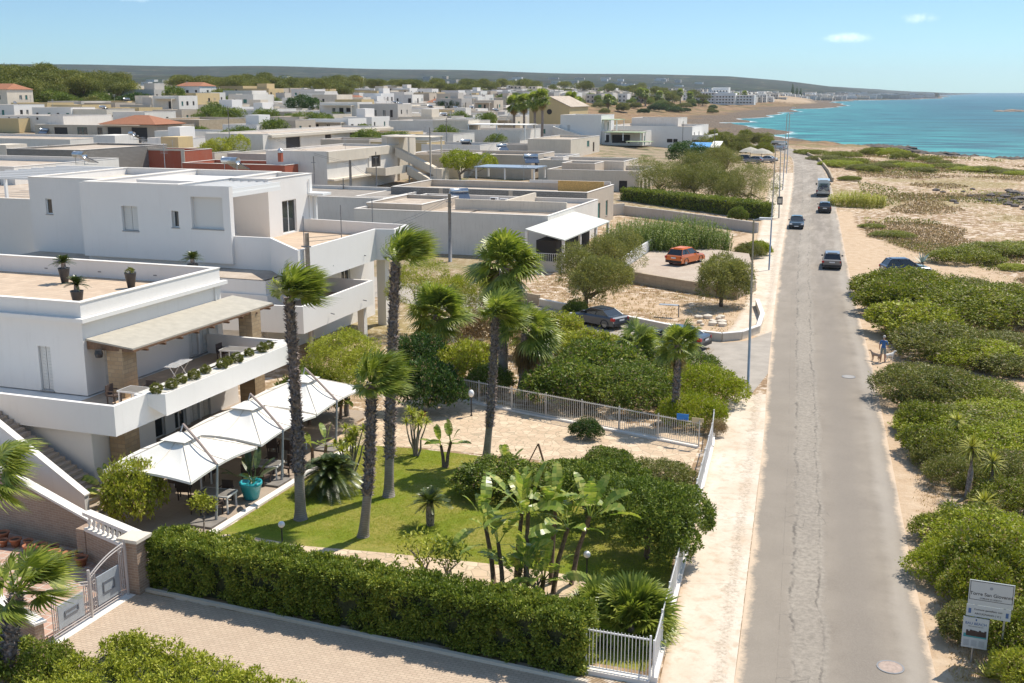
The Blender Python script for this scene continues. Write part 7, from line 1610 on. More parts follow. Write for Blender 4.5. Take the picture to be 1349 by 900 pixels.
# ================================================================ VEHICLES
CG=plain('car_glass',(.02,.025,.03),.05,spec=.9);CTY=plain('tyre_rubber',(.02,.02,.02),.8);CRM=plain('wheel_rim',(.35,.35,.36),.35,metal=.7);CRL=plain('red_tail_light',(.45,.02,.02),.25);CHL=plain('headlight_glass',(.75,.76,.78),.15);CPL=plain('number_plate',(.75,.75,.74),.5);CBK=plain('black_trim',(.02,.02,.022),.5)
def vehicle(label,loc,rz,col,kind='hatch',cat='car',group=None,roofc=None,z=None):
    """local axes: nose towards +Y, ground at z=0"""
    t_=thing('car' if cat=='car' else 'camper_van',label,cat,loc,rz,group)
    paint=plain('paint_'+kind,col,.28,spec=.6,coat=.6,metal=.3)
    if kind=='suv': Ln,W_,H_=4.5,1.86,1.66;prof=[(-2.25,.45),(-2.25,.95),(-2.05,1.05),(-1.95,1.10),(.95,1.02),(2.05,.85),(2.22,.62),(2.22,.35)];cab=[(-2.08,1.06),(-1.72,1.60),(.05,1.64),(.95,1.03)]
    elif kind=='sedan': Ln,W_,H_=4.6,1.8,1.45;prof=[(-2.3,.42),(-2.3,.88),(-2.15,.98),(-1.4,1.0),(1.0,.93),(2.1,.76),(2.3,.55),(2.3,.3)];cab=[(-1.75,.98),(-1.0,1.40),(.25,1.43),(1.15,.93)]
    elif kind=='van': Ln,W_,H_=5.9,2.05,2.65;prof=[(-2.95,.45),(-2.95,1.25),(-2.93,1.3),(-2.9,1.35),(2.0,1.30),(2.7,1.05),(2.95,.8),(2.95,.35)];cab=[(-2.93,1.30),(-2.88,2.62),(1.2,2.66),(2.1,1.30)]
    else: Ln,W_,H_=4.2,1.78,1.5;prof=[(-2.1,.42),(-2.1,.9),(-1.95,1.0),(-1.85,1.03),(.9,.97),(1.9,.8),(2.1,.58),(2.1,.32)];cab=[(-1.98,1.01),(-1.55,1.44),(.1,1.48),(.95,.97)]
    h=W_/2
    def loft(pts,ws,zb):
        mb=MB();n=len(pts)
        # cross sections along y with rounded shoulders
        for i in range(n-1):
            (ya,za),(yb,zb2)=pts[i],pts[i+1];wa,wb=ws[i],ws[i+1]
            mb.quad((-wa,ya,za),(wa,ya,za),(wb,yb,zb2),(-wb,yb,zb2))
            for s in (-1,1):
                A_=(s*wa,ya,za);B2=(s*wb,yb,zb2);C2=(s*h,yb,min(zb2-.12,.85) if zb2>.6 else zb2*.8);D2=(s*h,ya,min(za-.12,.85) if za>.6 else za*.8)
                E2=(s*h*.98,yb,zb);F2=(s*h*.98,ya,zb)
                for q in ((A_,D2,C2,B2),(D2,F2,E2,C2)): mb.quad(*(q if s<0 else q[::-1]))
        (ya,za)=pts[0];mb.quad((-ws[0],ya,za),(ws[0],ya,za),(h*.95,ya,zb),(-h*.95,ya,zb))
        (ya,za)=pts[-1];mb.quad((ws[-1],ya,za),(-ws[-1],ya,za),(-h*.95,ya,zb),(h*.95,ya,zb));return mb
    ws=[h*.93,h*.96,h*.9,h*.88,h*.86,h*.82,h*.86,h*.86]
    top=[p for p in prof[1:-1]]
    mb=loft(top,[h*.96,h*.92,h*.9,h*.88,h*.8,h*.84][:len(top)],.28);body=link('body',mesh_from('car_body',mb.v,mb.f,[paint],mb.m),t_)
    # cabin: glass block with painted roof and pillars
    wb_,wt=h*.88,h*.72 if kind!='van' else h*.9
    b0,t0,t1_,b1=cab;mb=MB()
    g=[(-wb_,b0[0],b0[1]-.02),(wb_,b0[0],b0[1]-.02),(wb_,b1[0],b1[1]-.02),(-wb_,b1[0],b1[1]-.02),(-wt,t0[0],t0[1]-.04),(wt,t0[0],t0[1]-.04),(wt,t1_[0],t1_[1]-.04),(-wt,t1_[0],t1_[1]-.04)]
    mb.v+=g;mb.f+=[(0,1,5,4),(1,2,6,5),(2,3,7,6),(3,0,4,7)];mb.m+=[0]*4
    if kind=='van':
        mb=MB();mb.quad((wb_*.9,1.35,1.5),(-wb_*.9,1.35,1.5),(-wt*.9,1.25,2.2),(wt*.9,1.25,2.2));
        mb=MB();mb.v+=[(x*1.004,y+(.02 if y>0 else -.02),z) for x,y,z in [(-wb_*.85,b1[0]-.08,1.42),(wb_*.85,b1[0]-.08,1.42),(wb_*.82,1.62,2.15),(-wb_*.82,1.62,2.15)]];mb.f.append((0,1,2,3));mb.m.append(0);mb.quad((-wb_*.8,b0[0]-.03,1.55),(wb_*.8,b0[0]-.03,1.55),(wb_*.78,b0[0]-.0,2.15),(-wb_*.78,b0[0]-.0,2.15))
        for s in (-1,1): mb.quad((s*(wb_+.012),-1.8,1.45),(s*(wb_+.012),1.3,1.45),(s*(wt+.03),1.1,2.1),(s*(wt+.03),-1.8,2.1))
        link('windows',mesh_from('van_glass',mb.v,mb.f,[CG],mb.m),t_)
        mb=MB();mb.v+=g;mb.f+=[(0,1,5,4),(1,2,6,5),(2,3,7,6),(3,0,4,7),(4,5,6,7)];mb.m+=[0]*5;link('cabin',mesh_from('van_cabin',mb.v,mb.f,[paint],mb.m),t_)
    else:
        link('windows',mesh_from('car_glass',mb.v,mb.f,[CG],mb.m),t_)
        mb=MB()
        for s in (-1,1):
            for (p,q) in ((0 if s<0 else 1,4 if s<0 else 5),(3 if s<0 else 2,7 if s<0 else 6)):
                a,b_=Vector(g[p]),Vector(g[q]);mb.cyl(a*1.004+Vector((0,0,.0)),b_*1.004,.035,.03,5)
            a=Vector(g[0 if s<0 else 1]).lerp(Vector(g[3 if s<0 else 2]),.5);b_=Vector(g[4 if s<0 else 5]).lerp(Vector(g[7 if s<0 else 6]),.4);mb.cyl(a*1.005,b_*1.005,.03,.03,5)
        link('pillars',mesh_from('car_pillars',mb.v,mb.f,[paint],mb.m),t_)
    mb=MB();zt_=max(t0[1],t1_[1]);mb.prism([(-wt-.02,t0[0]-.03),(wt+.02,t0[0]-.03),(wt+.02,t1_[0]+.05),(-wt-.02,t1_[0]+.05)],lambda k:(t0[1]-.05,t0[1]-.05,t1_[1]-.05,t1_[1]-.05)[k],lambda k:(t0[1]-.0,t0[1]-.0,t1_[1],t1_[1])[k]);mb.box(-wt*.7,wt*.7,t0[0]+.2,t1_[0]-.1,zt_-.03,zt_+.03);link('roof',mesh_from('car_roof',mb.v,mb.f,[plain('roof_paint_'+kind,roofc,.3) if roofc else paint],mb.m),t_)
    r=.34 if kind!='van' else .36
    for sx in (-1,1):
        for y in (-Ln*.3,Ln*.31):
            mb=MB();mb.cyl((sx*(h-.02),y,r),(sx*(h-.24),y,r),r,r,18);w_=link('wheel',mesh_from('tyre',mb.v,mb.f,[CTY],mb.m,False),t_);mb=MB();mb.cyl((sx*(h-.015),y,r),(sx*(h-.03),y,r),r*.62,r*.62,12);link('rim',mesh_from('rim',mb.v,mb.f,[CRM],mb.m),w_)
            mb=MB();n=12;mb.tube([(sx*(h+.004),y+math.cos(PI*k/n)*(r+.04),r+math.sin(PI*k/n)*(r+.04)) for k in range(n+1)],.035,5);link('wheel_arch',mesh_from('arch',mb.v,mb.f,[CBK],mb.m),t_)
        zl=.86 if kind!='van' else 1.0
        mb=MB();mb.box(sx*h*.93-.13,sx*h*.93+.1-(.13 if sx>0 else 0)+.0,-Ln/2-.03,-Ln/2+.25,zl-.14,zl+.06);link('tail_light',mesh_from('tail_light',mb.v,mb.f,[CRL],mb.m),t_)
        mb=MB();mb.box(sx*h*.78-.16,sx*h*.78+.16,Ln/2-.22,Ln/2+.01,.60,.74);link('headlight',mesh_from('headlight',mb.v,mb.f,[CHL],mb.m),t_)
        my=cab[3][0]-.28;mb=MB();mb.box(sx*(h+.06)-.10,sx*(h+.06)+.10,my-.05,my+.05,1.0 if kind!='van' else 1.5,1.14 if kind!='van' else 1.85);link('mirror',mesh_from('mirror',mb.v,mb.f,[CBK],mb.m),t_)
    mb=MB();mb.box(-h*.93,h*.93,-Ln/2-.05,-Ln/2+.1,.3,.52);link('rear_bumper',mesh_from('bumper',mb.v,mb.f,[CBK],mb.m),t_)
    mb=MB();mb.box(-h*.9,h*.9,Ln/2-.15,Ln/2+.03,.26,.50);link('front_bumper',mesh_from('bumper_f',mb.v,mb.f,[CBK],mb.m),t_)
    mb=MB();mb.box(-.27,.27,-Ln/2-.065,-Ln/2-.051,.68,.80) if kind!='suv' else mb.box(-.27,.27,-Ln/2-.03,-Ln/2-.012,.72,.84);link('rear_plate',mesh_from('plate',mb.v,mb.f,[CPL],mb.m),t_)
    mb=MB();mb.box(-.26,.26,Ln/2+.031,Ln/2+.045,.36,.47);link('front_plate',mesh_from('plate_f',mb.v,mb.f,[CPL],mb.m),t_)
    return t_
def roadpos(px,py): 
    x,y=G(px,py);return x,y,zt1(x,y)+.02+(.05 if y>118 else 0)
def headon(y0): # road heading at this distance
    a=(np.array(RLw)+np.array(RRw))/2;i=int(np.argmin(np.abs(a[:,1]-y0)));i=min(max(i,1),len(a)-2);d=a[i+1]-a[i-1];return math.atan2(-d[0],d[1])
x,y,z=roadpos(1093.5,356);vehicle('grey suv driving away, nearest car on the road',(x,y+2.2,z),headon(y)-.02,(.20,.19,.185),'suv',group='vehicles on the coast road')
x,y,z=roadpos(1084.5,282);vehicle('small black hatchback right behind the camper van',(x,y+2.1,z),headon(y),(.02,.022,.028),'hatch',group='vehicles on the coast road')
x,y,z=roadpos(1047,303);vehicle('dark blue-green car coming towards the camera in the left lane',(x,y+2,z),headon(y)+PI,(.03,.05,.065),'hatch',group='vehicles on the coast road')
x,y,z=roadpos(1082,260);vn=vehicle('white camper van with bicycles on its rear rack',(x,y+2.9,z),headon(y),(.55,.56,.56),'van','van','vehicles on the coast road')
# bicycles on the camper's rear rack
def bicycle(label,par_loc,rz,off,col):
    t_=thing('bicycle',label,'bicycle',par_loc,rz,group='bicycles on the camper van rack')
    for sx in (-1,1):
        mb=MB();n=18;mb.tube([(sx*.52+.33*math.cos(2*PI*k/n),off,1.35+.33*math.sin(2*PI*k/n)) for k in range(n+1)],.025,5);link('wheel',mesh_from('bike_wheel',mb.v,mb.f,[CTY],mb.m),t_)
    mb=MB();P=[(-.52,off,1.35),(-.1,off,1.33),(-.2,off,1.8),(.38,off,1.82),(.52,off,1.35),(-.1,off,1.33),(.38,off,1.82)];
    for a,b_ in ((0,1),(1,2),(2,3),(3,4),(5,6),(0,2)): mb.cyl(P[a],P[b_],.022,.022,5)
    link('frame',mesh_from('bike_frame',mb.v,mb.f,[plain('bike_paint',col,.4)],mb.m),t_)
    mb=MB();mb.cyl((.3,off-.22,1.95),(.3,off+.1,1.95),.02,.02,5);mb.box(-.3,-.1,off-.05,off+.05,1.88,1.93);link('saddle_and_bar',mesh_from('bike_saddle',mb.v,mb.f,[CBK],mb.m),t_)
for k,c_ in enumerate(((.25,.02,.02),(.03,.03,.035),(.05,.06,.2))):
    bicycle(['red bicycle on the rack, closest to the camper van','black bicycle on the rack, middle','dark blue bicycle on the rack, outermost'][k],vn.location,vn.rotation_euler[2],-3.16-.17*k,c_)
mb=MB()
for s in (-1,1): mb.box(s*.6-.03,s*.6+.03,-3.7,-2.96,.95,1.0);mb.box(s*.6-.03,s*.6+.03,-3.02,-2.96,1.001,2.1)
link('bike_rack',mesh_from('bike_rack',mb.v,mb.f,[M['steel']],mb.m),vn)
vehicle('orange suv with a black rear window parked in the walled yard',(-20.2,107.2,.965),-.35,(.62,.14,.015),'suv',roofc=(.70,.17,.02))
vehicle('dark blue-grey saloon parked at the side road behind the garden bushes',(-21.6,80.0,.02),math.radians(63),(.06,.075,.10),'sedan')
vehicle('dark car mostly hidden behind the low fan palm at the side road',(-14.6,75.0,.02),math.radians(75),(.04,.05,.07),'sedan')
x,y=G(1192,362);vehicle('dark blue suv hidden up to its roof behind the scrub on the right',(x,y,zt1(x,y)),-1.2,(.03,.05,.10),'suv')
for (px,py,rz,c_,k,lb) in ((958,213,1.45,(.55,.56,.57),'hatch','silver car parked beyond the grove, left of the dark one'),(976,214,1.5,(.03,.04,.07),'suv','dark suv parked beyond the grove in the middle of the row'),(992,215,1.4,(.25,.26,.28),'hatch','grey car parked beyond the grove, right of the dark suv'),(1010,214,1.3,(.5,.5,.5),'sedan','pale car at the right end of the row beyond the grove'),(943,212,1.6,(.10,.14,.12),'hatch','green-grey car at the left end of the row beyond the grove'),(1023,198,1.2,(.5,.55,.6),'van','pale van at the top of the road bend among the lamp posts')):
    x,y=G(px,py);vehicle(lb,(x,y,zt1(x,y)+.06),rz,c_,k,'van' if k=='van' else 'car','cars parked beyond the grove')
# beach umbrellas of straw and the blue awning at the kiosk
for (px,py,lb) in ((1003,213,'round straw parasol beyond the parked cars'),(988,211,'second round straw parasol beside the parked cars')):
    x,y=G(px,py);z=zt1(x,y);t_=thing('straw_parasol',lb,'parasol',(x,y,z),group='straw parasols by the parked cars');mb=MB();mb.cyl((x,y,z),(x,y,z+2.3),.06,.06,6);part('pole',mb,M['brownwood'],t_);mb=MB();mb.lathe([(2.6,1.9),(1.6,2.5),(.02,3.0)],(x,y,z),14);part('roof',mb,M['thatch'],t_)
x,y=G(924,205);z=zt1(x,y);t_=thing('kiosk_awning','blue awning with a white edge at the corner of the long white house','awning',(x,y,z))
mb=MB();mb.prism([(x-2.6,y-2),(x+2.2,y-2),(x+2.2,y+2.4),(x-2.6,y+2.4)],lambda k:(z+2.0,z+2.0,z+3.0,z+3.0)[k],lambda k:(z+2.08,z+2.08,z+3.08,z+3.08)[k]);part('cloth',mb,M['skyblue'],t_)
mb=MB();mb.prism([(x+2.25,y-2),(x+4.6,y-2),(x+4.6,y+3.4),(x+2.25,y+3.4)],lambda k:(z+2.0,z+2.0,z+3.3,z+3.3)[k],lambda k:(z+2.08,z+2.08,z+3.38,z+3.38)[k]);part('cloth',mb,M['canvas'],t_,label='white side cloth')
for (dx,dy) in ((-2.5,-1.9),(2.2,-1.9),(4.5,-1.9)): mb=MB();mb.cyl((x+dx,y+dy,z),(x+dx,y+dy,z+2.0),.05,.05,6);part('post',mb,M['steel'],t_)
# small white parasol on a terrace in the upper left
x,y=G(60,197,3.6);z=3.6;t_=thing('white_parasol','white square parasol on the terrace of the long pale house, upper left','parasol',(x,y,z));mb=MB();mb.cyl((x,y,z),(x,y,z+2.6),.05,.05,6);part('pole',mb,M['steel'],t_);mb=MB();v=[(x-2.1,y-1.8),(x+2.1,y-1.8),(x+2.1,y+1.8),(x-2.1,y+1.8)]
for k in range(4): a,b_=v[k],v[(k+1)%4];mb.tri((x,y,z+3.1),(a[0],a[1],z+2.35),(b_[0],b_[1],z+2.35))
part('canopy',mb,M['canvas'],t_)
# ================================================================ PEOPLE AND DOGS
def skin_obj(name,joints,edges,mats,parent,sub=1,colorf=None):
    me=bpy.data.meshes.new(name);me.from_pydata([j[:3] for j in joints],edges,[]);o=link(name,me,parent);m_=o.modifiers.new('s','SKIN');sv=me.skin_vertices[0].data
    for i,j in enumerate(joints): sv[i].radius=(j[3],j[4] if len(j)>4 else j[3]);sv[i].use_root=(i==0)
    s=o.modifiers.new('b','SUBSURF');s.levels=sub;s.render_levels=sub
    dg=bpy.context.evaluated_depsgraph_get();nm=bpy.data.meshes.new_from_object(o.evaluated_get(dg));o.modifiers.clear();o.data=nm;bpy.data.meshes.remove(me);nm.name=name
    for x in mats: nm.materials.append(x)
    if colorf:
        for p in nm.polygons: p.material_index=colorf(p.center)
    for p in nm.polygons: p.use_smooth=True
    return o
SK=plain('skin',(.48,.27,.19),.6);SHIRT=plain('blue_shirt',(.045,.14,.36),.8,var=.15,vs=9);SHORT=plain('grey_green_shorts',(.20,.24,.24),.85);HAIR=plain('grey_hair',(.52,.48,.44),.9);SHOE=plain('dark_shoes',(.06,.05,.05),.7);DARKC=plain('dark_clothes',(.025,.025,.03),.8)
def person(label,loc,rz,top,bottom,hairm,pose='stand',long_sleeve=False):
    t_=thing('person',label,'person',loc,rz)
    if pose=='stand':
        J=[(0,0,.95,.135,.10),(0,0,1.12,.125,.095),(0,.01,1.30,.155,.105),(0,.0,1.42,.13,.09),(0,.01,1.50,.052,.052),(0,.03,1.58,.062,.075),(0,.035,1.68,.075,.092),(0,.02,1.74,.05,.06),
           (-.10,0,.90,.095,.1),(-.12,.03,.50,.062,.065),(-.12,-.02,.09,.04,.045),(-.12,.12,.04,.042,.03),
           (.10,0,.90,.095,.1),(.13,-.02,.50,.062,.065),(.14,-.08,.09,.04,.045),(.15,.05,.04,.042,.03),
           (-.20,0,1.40,.06,.06),(-.25,.02,1.13,.045,.045),(-.27,.14,.90,.034,.034),(-.275,.18,.83,.036,.02),
           (.20,0,1.40,.06,.06),(.25,.02,1.13,.045,.045),(.24,.2,.96,.034,.034),(.23,.26,.92,.036,.02)]
        E=[(0,1),(1,2),(2,3),(3,4),(4,5),(5,6),(6,7),(0,8),(8,9),(9,10),(10,11),(0,12),(12,13),(13,14),(14,15),(3,16),(16,17),(17,18),(18,19),(3,20),(20,21),(21,22),(22,23)]
    else:
        J=[(0,0,.50,.15,.13),(0,.02,.68,.135,.10),(0,.08,.88,.155,.11),(0,.13,1.00,.13,.09),(0,.17,1.08,.052,.052),(0,.20,1.15,.062,.075),(0,.22,1.25,.075,.092),(0,.21,1.31,.05,.06),
           (-.10,.08,.50,.095,.09),(-.13,.48,.50,.065,.065),(-.13,.46,.09,.042,.045),(-.13,.6,.04,.042,.03),(.10,.08,.50,.095,.09),(.13,.48,.50,.065,.065),(.13,.44,.09,.042,.045),(.13,.58,.04,.042,.03),
           (-.20,.12,.98,.06,.06),(-.26,.22,.76,.045,.045),(-.18,.45,.78,.034,.034),(-.14,.52,.78,.036,.02),(.20,.12,.98,.06,.06),(.26,.22,.76,.045,.045),(.18,.45,.78,.034,.034),(.14,.52,.78,.036,.02)]
        E=[(0,1),(1,2),(2,3),(3,4),(4,5),(5,6),(6,7),(0,8),(8,9),(9,10),(10,11),(0,12),(12,13),(13,14),(14,15),(3,16),(16,17),(17,18),(18,19),(3,20),(20,21),(21,22),(22,23)]
    def cf(c):
        if pose=='stand':
            if c.z<.07: return 3
            if c.z<.55: return 0
            if c.z<.97 and abs(c.x)<.22 and c.y<.13: return 2
            if c.z>1.475: return 0
            if abs(c.x)>.2 and c.z<1.18: return 0
            return 1
        if c.z<.08: return 3
        if c.z<.58: return 2
        if c.z>1.06: return 0
        return 1
    skin_obj('body',J,E,[SK,top,bottom,SHOE],t_,2,cf)
    hz,hy=(1.70,.03) if pose=='stand' else (1.27,.215)
    mb=MB();i=0;nn_=12
    for (r,z) in ((.088,-.04),(.098,.02),(.09,.07),(.05,.105),(.002,.115)):
        for k in range(nn_): a=2*PI*k/nn_;yy=math.sin(a);mb.v.append((r*math.cos(a)*.92,hy-.012+r*yy*1.12,hz+z+(.05 if yy>.45 and z<.05 else 0)))
    for j in range(4):
        for k in range(nn_): l=(k+1)%nn_;mb.f.append((j*nn_+k,j*nn_+l,(j+1)*nn_+l,(j+1)*nn_+k));mb.m.append(0)
    link('hair',mesh_from('hair',mb.v,mb.f,[hairm],mb.m,True),t_)
    # face: eyes and nose on the front (+Y)
    for sx in (-1,1): mb=MB();mb.sphere((sx*.03,hy+.087,hz-.02),.011,8);link('eye',mesh_from('eye',mb.v,mb.f,[CBK],mb.m,True),t_);mb=MB();mb.sphere((sx*.078,hy+.0,hz-.03),.022,8);link('ear',mesh_from('ear',mb.v,mb.f,[SK],mb.m,True),t_)
    mb=MB();mb.tube([(0,hy+.085,hz-.02),(0,hy+.112,hz-.055)],[.008,.016],6);link('nose',mesh_from('nose',mb.v,mb.f,[SK],mb.m,True),t_)
    mb=MB();mb.box(-.022,.022,hy+.083,hy+.090,hz-.088,hz-.080);link('mouth',mesh_from('mouth',mb.v,mb.f,[plain('lips',(.3,.1,.08),.6)],mb.m),t_)
    # fingers on both hands
    for sx,(ax,ay,az) in ((-1,J[19][:3]),(1,J[23][:3])):
        mb=MB()
        for q in range(4): x=ax+(q-1.5)*.017*(1);mb.tube([(x,ay,az),(x,ay+.035,az-.03+abs(q-1.5)*.004),(x,ay+.04,az-.06)],[.009,.008,.006],5)
        mb.tube([(ax-sx*.03,ay-.02,az),(ax-sx*.045,ay+.02,az-.01),(ax-sx*.04,ay+.04,az-.02)],[.011,.009,.007],5);link('fingers',mesh_from('fingers',mb.v,mb.f,[SK],mb.m,True),t_)
    return t_
px,py=G(1162.5,477);z=zt1(px,py);person('person with white hair, blue shirt and shorts standing with two dogs at the roadside',(px,py,z),math.radians(-8),SHIRT,SHORT,HAIR)
def dog(label,loc,rz,col,name='dog'):
    t_=thing(name,label,'dog',loc,rz)
    J=[(0,-.22,.46,.085,.10),(0,0,.45,.095,.115),(0,.22,.47,.10,.13),(0,.34,.56,.06,.075),(0,.42,.66,.05,.055),(0,.50,.68,.05,.05),(0,.60,.65,.028,.028),
       (-.07,.24,.36,.045,.05),(-.08,.22,.2,.025,.028),(-.08,.24,.02,.026,.03),(.07,.24,.36,.045,.05),(.08,.22,.2,.025,.028),(.08,.27,.02,.026,.03),
       (-.07,-.24,.38,.06,.07),(-.08,-.18,.25,.04,.04),(-.08,-.30,.15,.022,.025),(-.08,-.26,.02,.026,.03),(.07,-.24,.38,.06,.07),(.08,-.18,.25,.04,.04),(.08,-.32,.15,.022,.025),(.08,-.29,.02,.026,.03),
       (0,-.34,.50,.03,.03),(0,-.5,.62,.016,.016)]
    E=[(0,1),(1,2),(2,3),(3,4),(4,5),(5,6),(2,7),(7,8),(8,9),(2,10),(10,11),(11,12),(0,13),(13,14),(14,15),(15,16),(0,17),(17,18),(18,19),(19,20),(0,21),(21,22)]
    skin_obj('body',J,E,[plain('dog_coat',col,.9,var=.2,vs=14)],t_,2)
    for sx in (-1,1): mb=MB();mb.tri((sx*.045,.44,.72),(sx*.075,.46,.66),(sx*.02,.46,.74));mb.tri((sx*.045,.44,.72),(sx*.07,.40,.66),(sx*.075,.46,.66));link('ear',mesh_from('dog_ear',mb.v,mb.f,[plain('dog_ear_coat',[c_*.5 for c_ in col],.9)],mb.m),t_)
    return t_
dog('brown dog with a dark head on the left of the man',(px-.42,py+.05,z),math.radians(60),(.40,.28,.20))
dog('white dog on the right of the man',(px+.38,py+.25,z),math.radians(-50),(.68,.66,.62))
person('person in dark clothes sitting under the balcony behind the nearest parasol',(-32.2,41.2,.012),math.radians(-90),DARKC,DARKC,plain('brown_hair',(.08,.035,.02),.8),'sit')
chair.put((-32.3,41.2,.012),PI/2,1,'dark chair under the balcony used by the seated person','dark wicker chairs on the patio')
# ================================================================ TOWN, FAR TREES
CAMR=random.Random(21)
# footprints already taken
TAKEN=[]
for o in COL.objects:
    if o.parent is None and o.get('category') in('house','villa','church','hotel'):
        xs=[];ys=[]
        for ch in o.children:
            if ch.type=='MESH':
                L_=origin(o)
                for v in ch.bound_box: xs.append(v[0]+L_[0]);ys.append(v[1]+L_[1])
        TAKEN.append((min(xs)-2,max(xs)+2,min(ys)-3,max(ys)+3))
def free(x0,x1,y0,y1):
    return not any(x0<b and x1>a and y0<d and y1>c for a,b,c,d in TAKEN)
WALLS=[('white','white2'),('white','white'),('cream','cream'),('grey','grey'),('pale','white2'),('white','white2'),('cream','cream'),('white','white'),('white','white2'),('ochre','ochre'),('white','white'),('beige','beige')]
def wins(face_len,h,z,rs,dens=.75):
    out=[];fl=int(h/3.0)
    for f in range(max(1,fl)):
        x=1.2+rs.random()
        while x<face_len-1.6:
            if rs.random()<dens:
                k=rs.choice(['dark','dark','gshut','glass','dark']);wd=rs.choice([.9,1.1,1.5]);dr=rs.random()<.3
                out.append((x,x+wd,z+f*3.0+(.1 if dr else 1.0),z+f*3.0+2.25,k))
            x+=rs.choice([2.4,3.2,4.0])
    return out
houses=[]
def town_house(x0,x1,y0,y1,fl,rs,detail):
    zb=float(min(zt1(x0,y0),zt1(x1,y0)));h=3.2*fl+.5;cn,mk=rs.choice(WALLS);zz=zt1((x0+x1)/2,y0)
    t_=thing('town_house','','house',((x0+x1)/2,(y0+y1)/2,zz));zt_=zz+h
    ops={'S':[(x0+o[0],x0+o[1],o[2],o[3],o[4]) for o in wins(x1-x0,h,zz,rs)],'E':[(y0+o[0],y0+o[1],o[2],o[3],o[4]) for o in wins(y1-y0,h,zz,rs,.6)]}
    rf=rs.choice(['roofc','roofw','roofc','roofg'])
    if detail: volume(t_,x0,x1,y0,y1,zb-1,zt_,M[mk],ops,ph=.5,roof=rf,cope=detail>1)
    else:
        # small in the picture: walls with the window recesses modelled in the same mesh
        mb=MB()
        for fc,pl,a,b_ in (('S',y0,x0,x1),('E',x1,y0,y1)): wallgrid(mb,fc,a,b_,zb-1,zt_,pl,ops[fc])
        wallgrid(mb,'N',x0,x1,zb-1,zt_,y1,[]);wallgrid(mb,'W',y0,y1,zb-1,zt_,x0,[]);part('wall',mb,M[mk],t_)
        for fc,pl in (('S',y0),('E',x1)):
            for o in ops[fc][:10]: 
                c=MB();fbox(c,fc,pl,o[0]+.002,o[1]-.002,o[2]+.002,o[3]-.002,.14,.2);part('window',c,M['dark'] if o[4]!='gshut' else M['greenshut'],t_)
        r=MB();r.quad((x0,y0,zt_-.001),(x1,y0,zt_-.001),(x1,y1,zt_-.001),(x0,y1,zt_-.001));part('roof',r,M[rf],t_)
    feat=''
    q=rs.random()
    if q<.22 and x1-x0>8:
        wv=(x1-x0)*rs.uniform(.25,.45);xx=x0+rs.uniform(.3,x1-x0-wv-.3);c=MB();c.box(xx,xx+wv,y0+(y1-y0)*.45,y1-.5,zt_-.5,zt_+2.2);part('roof_room',c,M[mk],t_);feat=' and a small room on its roof'
    elif q<.42:
        c=MB();c.box(x0+1,x1-1,y0-2.2,y0-.01,zt_-1.0,zt_-.8);c.box(x0+1,x0+1.25,y0-2.2,y0-1.95,zb-.5,zt_-1.0);c.box(x1-1.25,x1-1,y0-2.2,y0-1.95,zb-.5,zt_-1.0);part('porch',c,M['cream'],t_);feat=' and a porch on its front'
    elif q<.45:
        c=MB();c.v+=[(x0-.3,y0-.3,zt_+.05),(x1+.3,y0-.3,zt_+.05),(x1+.3,y1+.3,zt_+.05),(x0-.3,y1+.3,zt_+.05),(x0+2,(y0+y1)/2,zt_+1.8),(x1-2,(y0+y1)/2,zt_+1.8)];c.f+=[(0,1,5,4),(1,2,5),(2,3,4,5),(3,0,4),(3,2,1,0)];c.m+=[0]*5;part('tiled_roof',c,M['tilered'],t_);feat=' and a red tiled roof'
    if y0<480 and rs.random()<.6:
        c=MB();zw=zt1(x0,y0-4);c.box(x0-.5,x1+1.2,y0-4.2,y0-4.0,zw-1,zw+1.5);c.box(x1+1.0,x1+1.2,y0-3.99,y0+3,zw-1,zw+1.5);part('garden_wall',c,M[rs.choice(['white2','cream','tufa','white'])],t_)
    houses.append((t_,cn,fl,feat,(x0+x1)/2,y0,zt_));TAKEN.append((x0-1,x1+1,y0-1,y1+1))
rs=random.Random(5)
HY0=G(792,152,11.4)[1]
cells=[]
yy=128
while yy<1400:
    dy=13.5 if yy<500 else 17.5
    xx=-46 if yy<400 else -80
    while xx>-900:
        cells.append((xx,yy));xx-=rs.uniform(11.5,14.5)
        if rs.random()<.12: xx-=6
    yy+=dy+(6 if int(yy/dy)%2 else 0)
far=[]
for (cx,cyy) in cells:
    x1,y0=cx+rs.uniform(-1,1),cyy+rs.uniform(-1.5,1.5);w_,d=rs.uniform(8.5,14),rs.uniform(9,14);x0,y1=x1-w_,y0+d
    p=project((x0+x1)/2,y0,zt1((x0+x1)/2,y0))
    if p[0]<-30 or p[0]>1010: continue
    Dc=float(coastD(np.array([(x0+x1)/2.]),np.array([y0]))[0])
    lim=75 if cyy<330 else 105
    if cyy>330 and p[0]>850 and cyy<800: continue
    if Dc<lim and cyy>260: continue
    if p[0]>780 and cyy<330: continue
    if x1>-50 and cyy<250: continue
    if cyy<205 and p[0]>430: continue
    if p[0]>630 and 205<cyy<HY0+16: continue
    if cyy<400 and p[0]>800 : continue
    if not free(x0,x1,y0,y1): continue
    # scrub belt and the pinewood in the upper left stay open
    if p[0]<300 and 128<p[1]<147.5 and rs.random()<.72: continue
    if p[0]<240 and p[1]<=128 and rs.random()<.85: continue
    if 235<=p[0]<480 and cyy>540 and rs.random()<.9: continue
    if 450<=p[0]<650 and cyy>730 and rs.random()<.85: continue
    if cyy>560 and rs.random()<.12: continue
    if rs.random()<.04: continue
    far.append((x0,x1,y0,y1))
far.sort(key=lambda f:f[2])
near_=far[:268];rest=far[272:]
